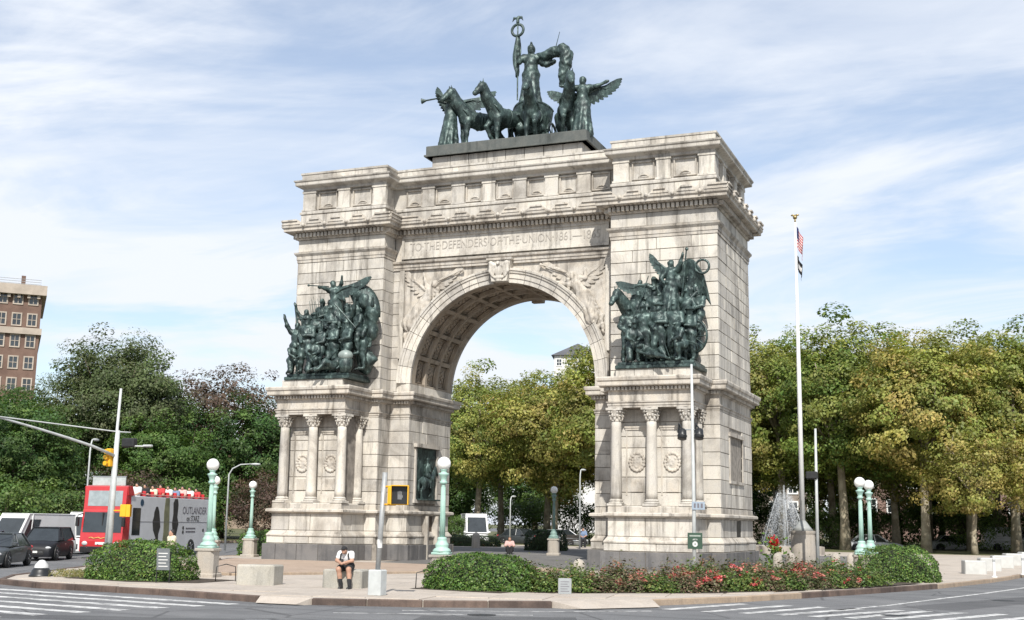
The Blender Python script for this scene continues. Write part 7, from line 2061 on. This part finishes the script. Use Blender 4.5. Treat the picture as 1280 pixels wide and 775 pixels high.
# passer-by in cream behind the left round hedge
clothed('person', (-4.6, -21.2, 0), R(150), 1.62, POSES['march'], 'person with long dark hair and cream top behind the placard hedge', CLOTH_CREAM, CLOTH_BLACK, SKIN, .9, 'trousers', HAIR, res=.02)
# passengers on the open deck (seated upper bodies)
SITP = dict(SITB); tops = [CLOTH_RED, CLOTH_WHITE, CLOTH_PINK, CLOTH_BLUE, CLOTH_WHITE, CLOTH_RED, CLOTH_CREAM, CLOTH_BLACK, CLOTH_WHITE, CLOTH_PINK]
Sb = human(SDF(), SITP); Sb.xform(TM((0, 0, 0), 0, 1.7)); pb = Sb.mesh('body', .04, .03); pb.materials.append(SKIN)
Sb = SDF(); Sb.cone((0, -.02, .36), (0, -.02, .6), .108, .118); Sb.cone((-.112, -.02, .675), (.112, -.02, .675), .066, .066); Sb.cone((-.112, -.02, .675), (-.14, .03, .57), .062, .055); Sb.cone((.112, -.02, .675), (.14, .03, .57), .062, .055); Sb.xform(TM((0, 0, 0), 0, 1.7)); psh = Sb.mesh('shirt', .04, .03)
Sb = SDF(); Sb.ell((0, -.015, .81), (.062, .066, .066)); Sb.xform(TM((0, 0, 0), 0, 1.7)); ph = Sb.mesh('hair', .035, .02)
psh.materials.append(CLOTH_WHITE); ph.materials.append(HAIR)
Mb = Matrix.Translation((bx_, by_, -.15 + gz(bx_, by_))) @ Matrix.Rotation(math.atan2(-.98, .18), 4, 'Z')
NAMES = {CLOTH_RED.name: 'red', CLOTH_WHITE.name: 'white', CLOTH_PINK.name: 'pink', CLOTH_BLUE.name: 'blue', CLOTH_CREAM.name: 'cream', CLOTH_BLACK.name: 'black'}
for i, c in enumerate(tops):
    p_ = Mb @ Vector((-4.55 + .95 * (i % 9) , .62 if i != 9 else -.5, 2.62 + .04 * (i % 3)))
    cn = NAMES[c.name]
    r_ = empty('person', p_, math.atan2(-.18, -.98) , '%s-shirted passenger seated on the open top deck of the bus' % cn, 'person', '%s-shirted bus passengers' % cn)
    link('body', pb, None, r_); s_ = link('shirt', psh, None, r_); s_.material_slots[0].link = 'OBJECT'; s_.material_slots[0].material = c; link('hair', ph, None, r_)

# ================================================================== distant buildings
BRICK = simple('brown_brick', (.13, .08, .062), .9, .2, .35, col2=(.20, .128, .098)); STUC = simple('pale_terracotta', (.42, .36, .30), .85, .15, .5); WGL = simple('window_glass', (.03, .036, .042), .12, .3, .6, spec=.8)
def building(name, x, y, rz, w, d, h, mat, label, floors, cols, top_only, trim=True, ww=1.25, wh=1.9, roof=None):
    r_ = empty(name, (x, y, 0), rz, label, 'building')
    b = MB(); b.box(-w, 0, 0, d, 0, h); wall = b.build('wall', mat, r_)
    fh = h / floors
    fm = MB(); t = .22
    for (a0, a1, z0, z1) in ((-ww / 2 - t, ww / 2 + t, -t, 0), (-ww / 2 - t, ww / 2 + t, wh, wh + t), (-ww / 2 - t, -ww / 2, 0, wh), (ww / 2, ww / 2 + t, 0, wh), (-.05, .05, 0, wh), (-ww / 2, ww / 2, wh * .5 - .05, wh * .5 + .05)): fm.box(a0, a1, -.14, .0, z0, z1)
    fme = fm.mesh('window_frame'); fme.materials.append(STUC if trim else WHITE_PAINT)
    pm = MB(); pm.box(-ww / 2, ww / 2, -.05, -.02, 0, wh); pme = pm.mesh('window_pane'); pme.materials.append(WGL)
    for f_ in range(floors - top_only, floors):
        for c in range(cols):
            xx = -(c + .55) * w / cols; zz = f_ * fh + fh * .25
            o = link('window', fme, None, r_, loc=(xx, 0, zz)); link('pane', pme, None, o)
    if trim:
        for zc, th, pr_ in ((h - fh * 2.18, 1.1, .6), (h - 1.3, 1.7, 1.2)):
            b = MB(); b.box(-w - .2, pr_ * .6, -pr_, d, zc, zc + th); b.build('cornice', STUC, wall)
        br = MB()
        for i in range(int(w / 1.6)): br.box(-.4 - 1.6 * i - .4, -.4 - 1.6 * i + .1, -.8, 0, h - 1.9, h - .9)
        tag(br.build('cornice_bracket', STUC, wall), kind='stuff')
        for i in range(3): b = MB(); b.box(-3.6 - 5.2 * i, -2.9 - 5.2 * i, -.6, .1, h + .2, h + 2.0); b.build('parapet_pier', BRICK, wall)
        b = MB()
        for i in range(3): b.tube([(-.3, -.6, h + .6 + .4 * i), (-30, -.6, h + .6 + .4 * i)], .05, 5)
        tag(b.build('roof_rail', STEEL, wall), kind='stuff')
        b = MB(); b.box(-w, -13, 2, d - 2, h, h + 4.8); b.build('penthouse', simple('grey_penthouse', (.34, .35, .36), .8, .1, .5), wall)
    if roof:
        b = MB(); o_ = .8; b.add([(-w - o_, -o_, h), (o_, -o_, h), (o_, d + o_, h), (-w - o_, d + o_, h), (-w / 2, d / 2, h + roof)], [(0, 1, 4), (1, 2, 4), (2, 3, 4), (3, 0, 4), (3, 2, 1, 0)]); b.build('roof', simple('slate_roof', (.10, .10, .11), .7, .15, .3), r_)
    return r_
building('apartment_block', -129.6, 104.0, R(44), 42, 26, 41.2, BRICK, 'brown brick apartment block with pale window surrounds rising over the park trees', 11, 17, 7)
building('white_tower', -72.5, 243, R(15), 11.5, 14, 46, simple('white_render', (.66, .65, .63), .85, .06, .2), 'white tower with dark hipped roof above the trees through the arch', 13, 4, 2, False, 1.2, 1.6, 4.2)
building('terrace_block', 42, 150, R(20), 40, 16, 19, simple('rose_brick', (.22, .145, .12), .9, .15, .3), 'rose brick terrace glimpsed behind the plane grove', 5, 13, 4, False)
building('grey_block', -2, 140, R(10), 30, 16, 17, simple('pale_brick', (.24, .20, .17), .9, .12, .3), 'pale brick block glimpsed behind trees near the fountain', 5, 10, 4, False)
building('park_side_block', -95, 150, R(25), 40, 18, 17, simple('tan_brick', (.32, .25, .19), .9, .15, .3), 'tan brick block hidden far behind the park trees', 5, 12, 2, False)
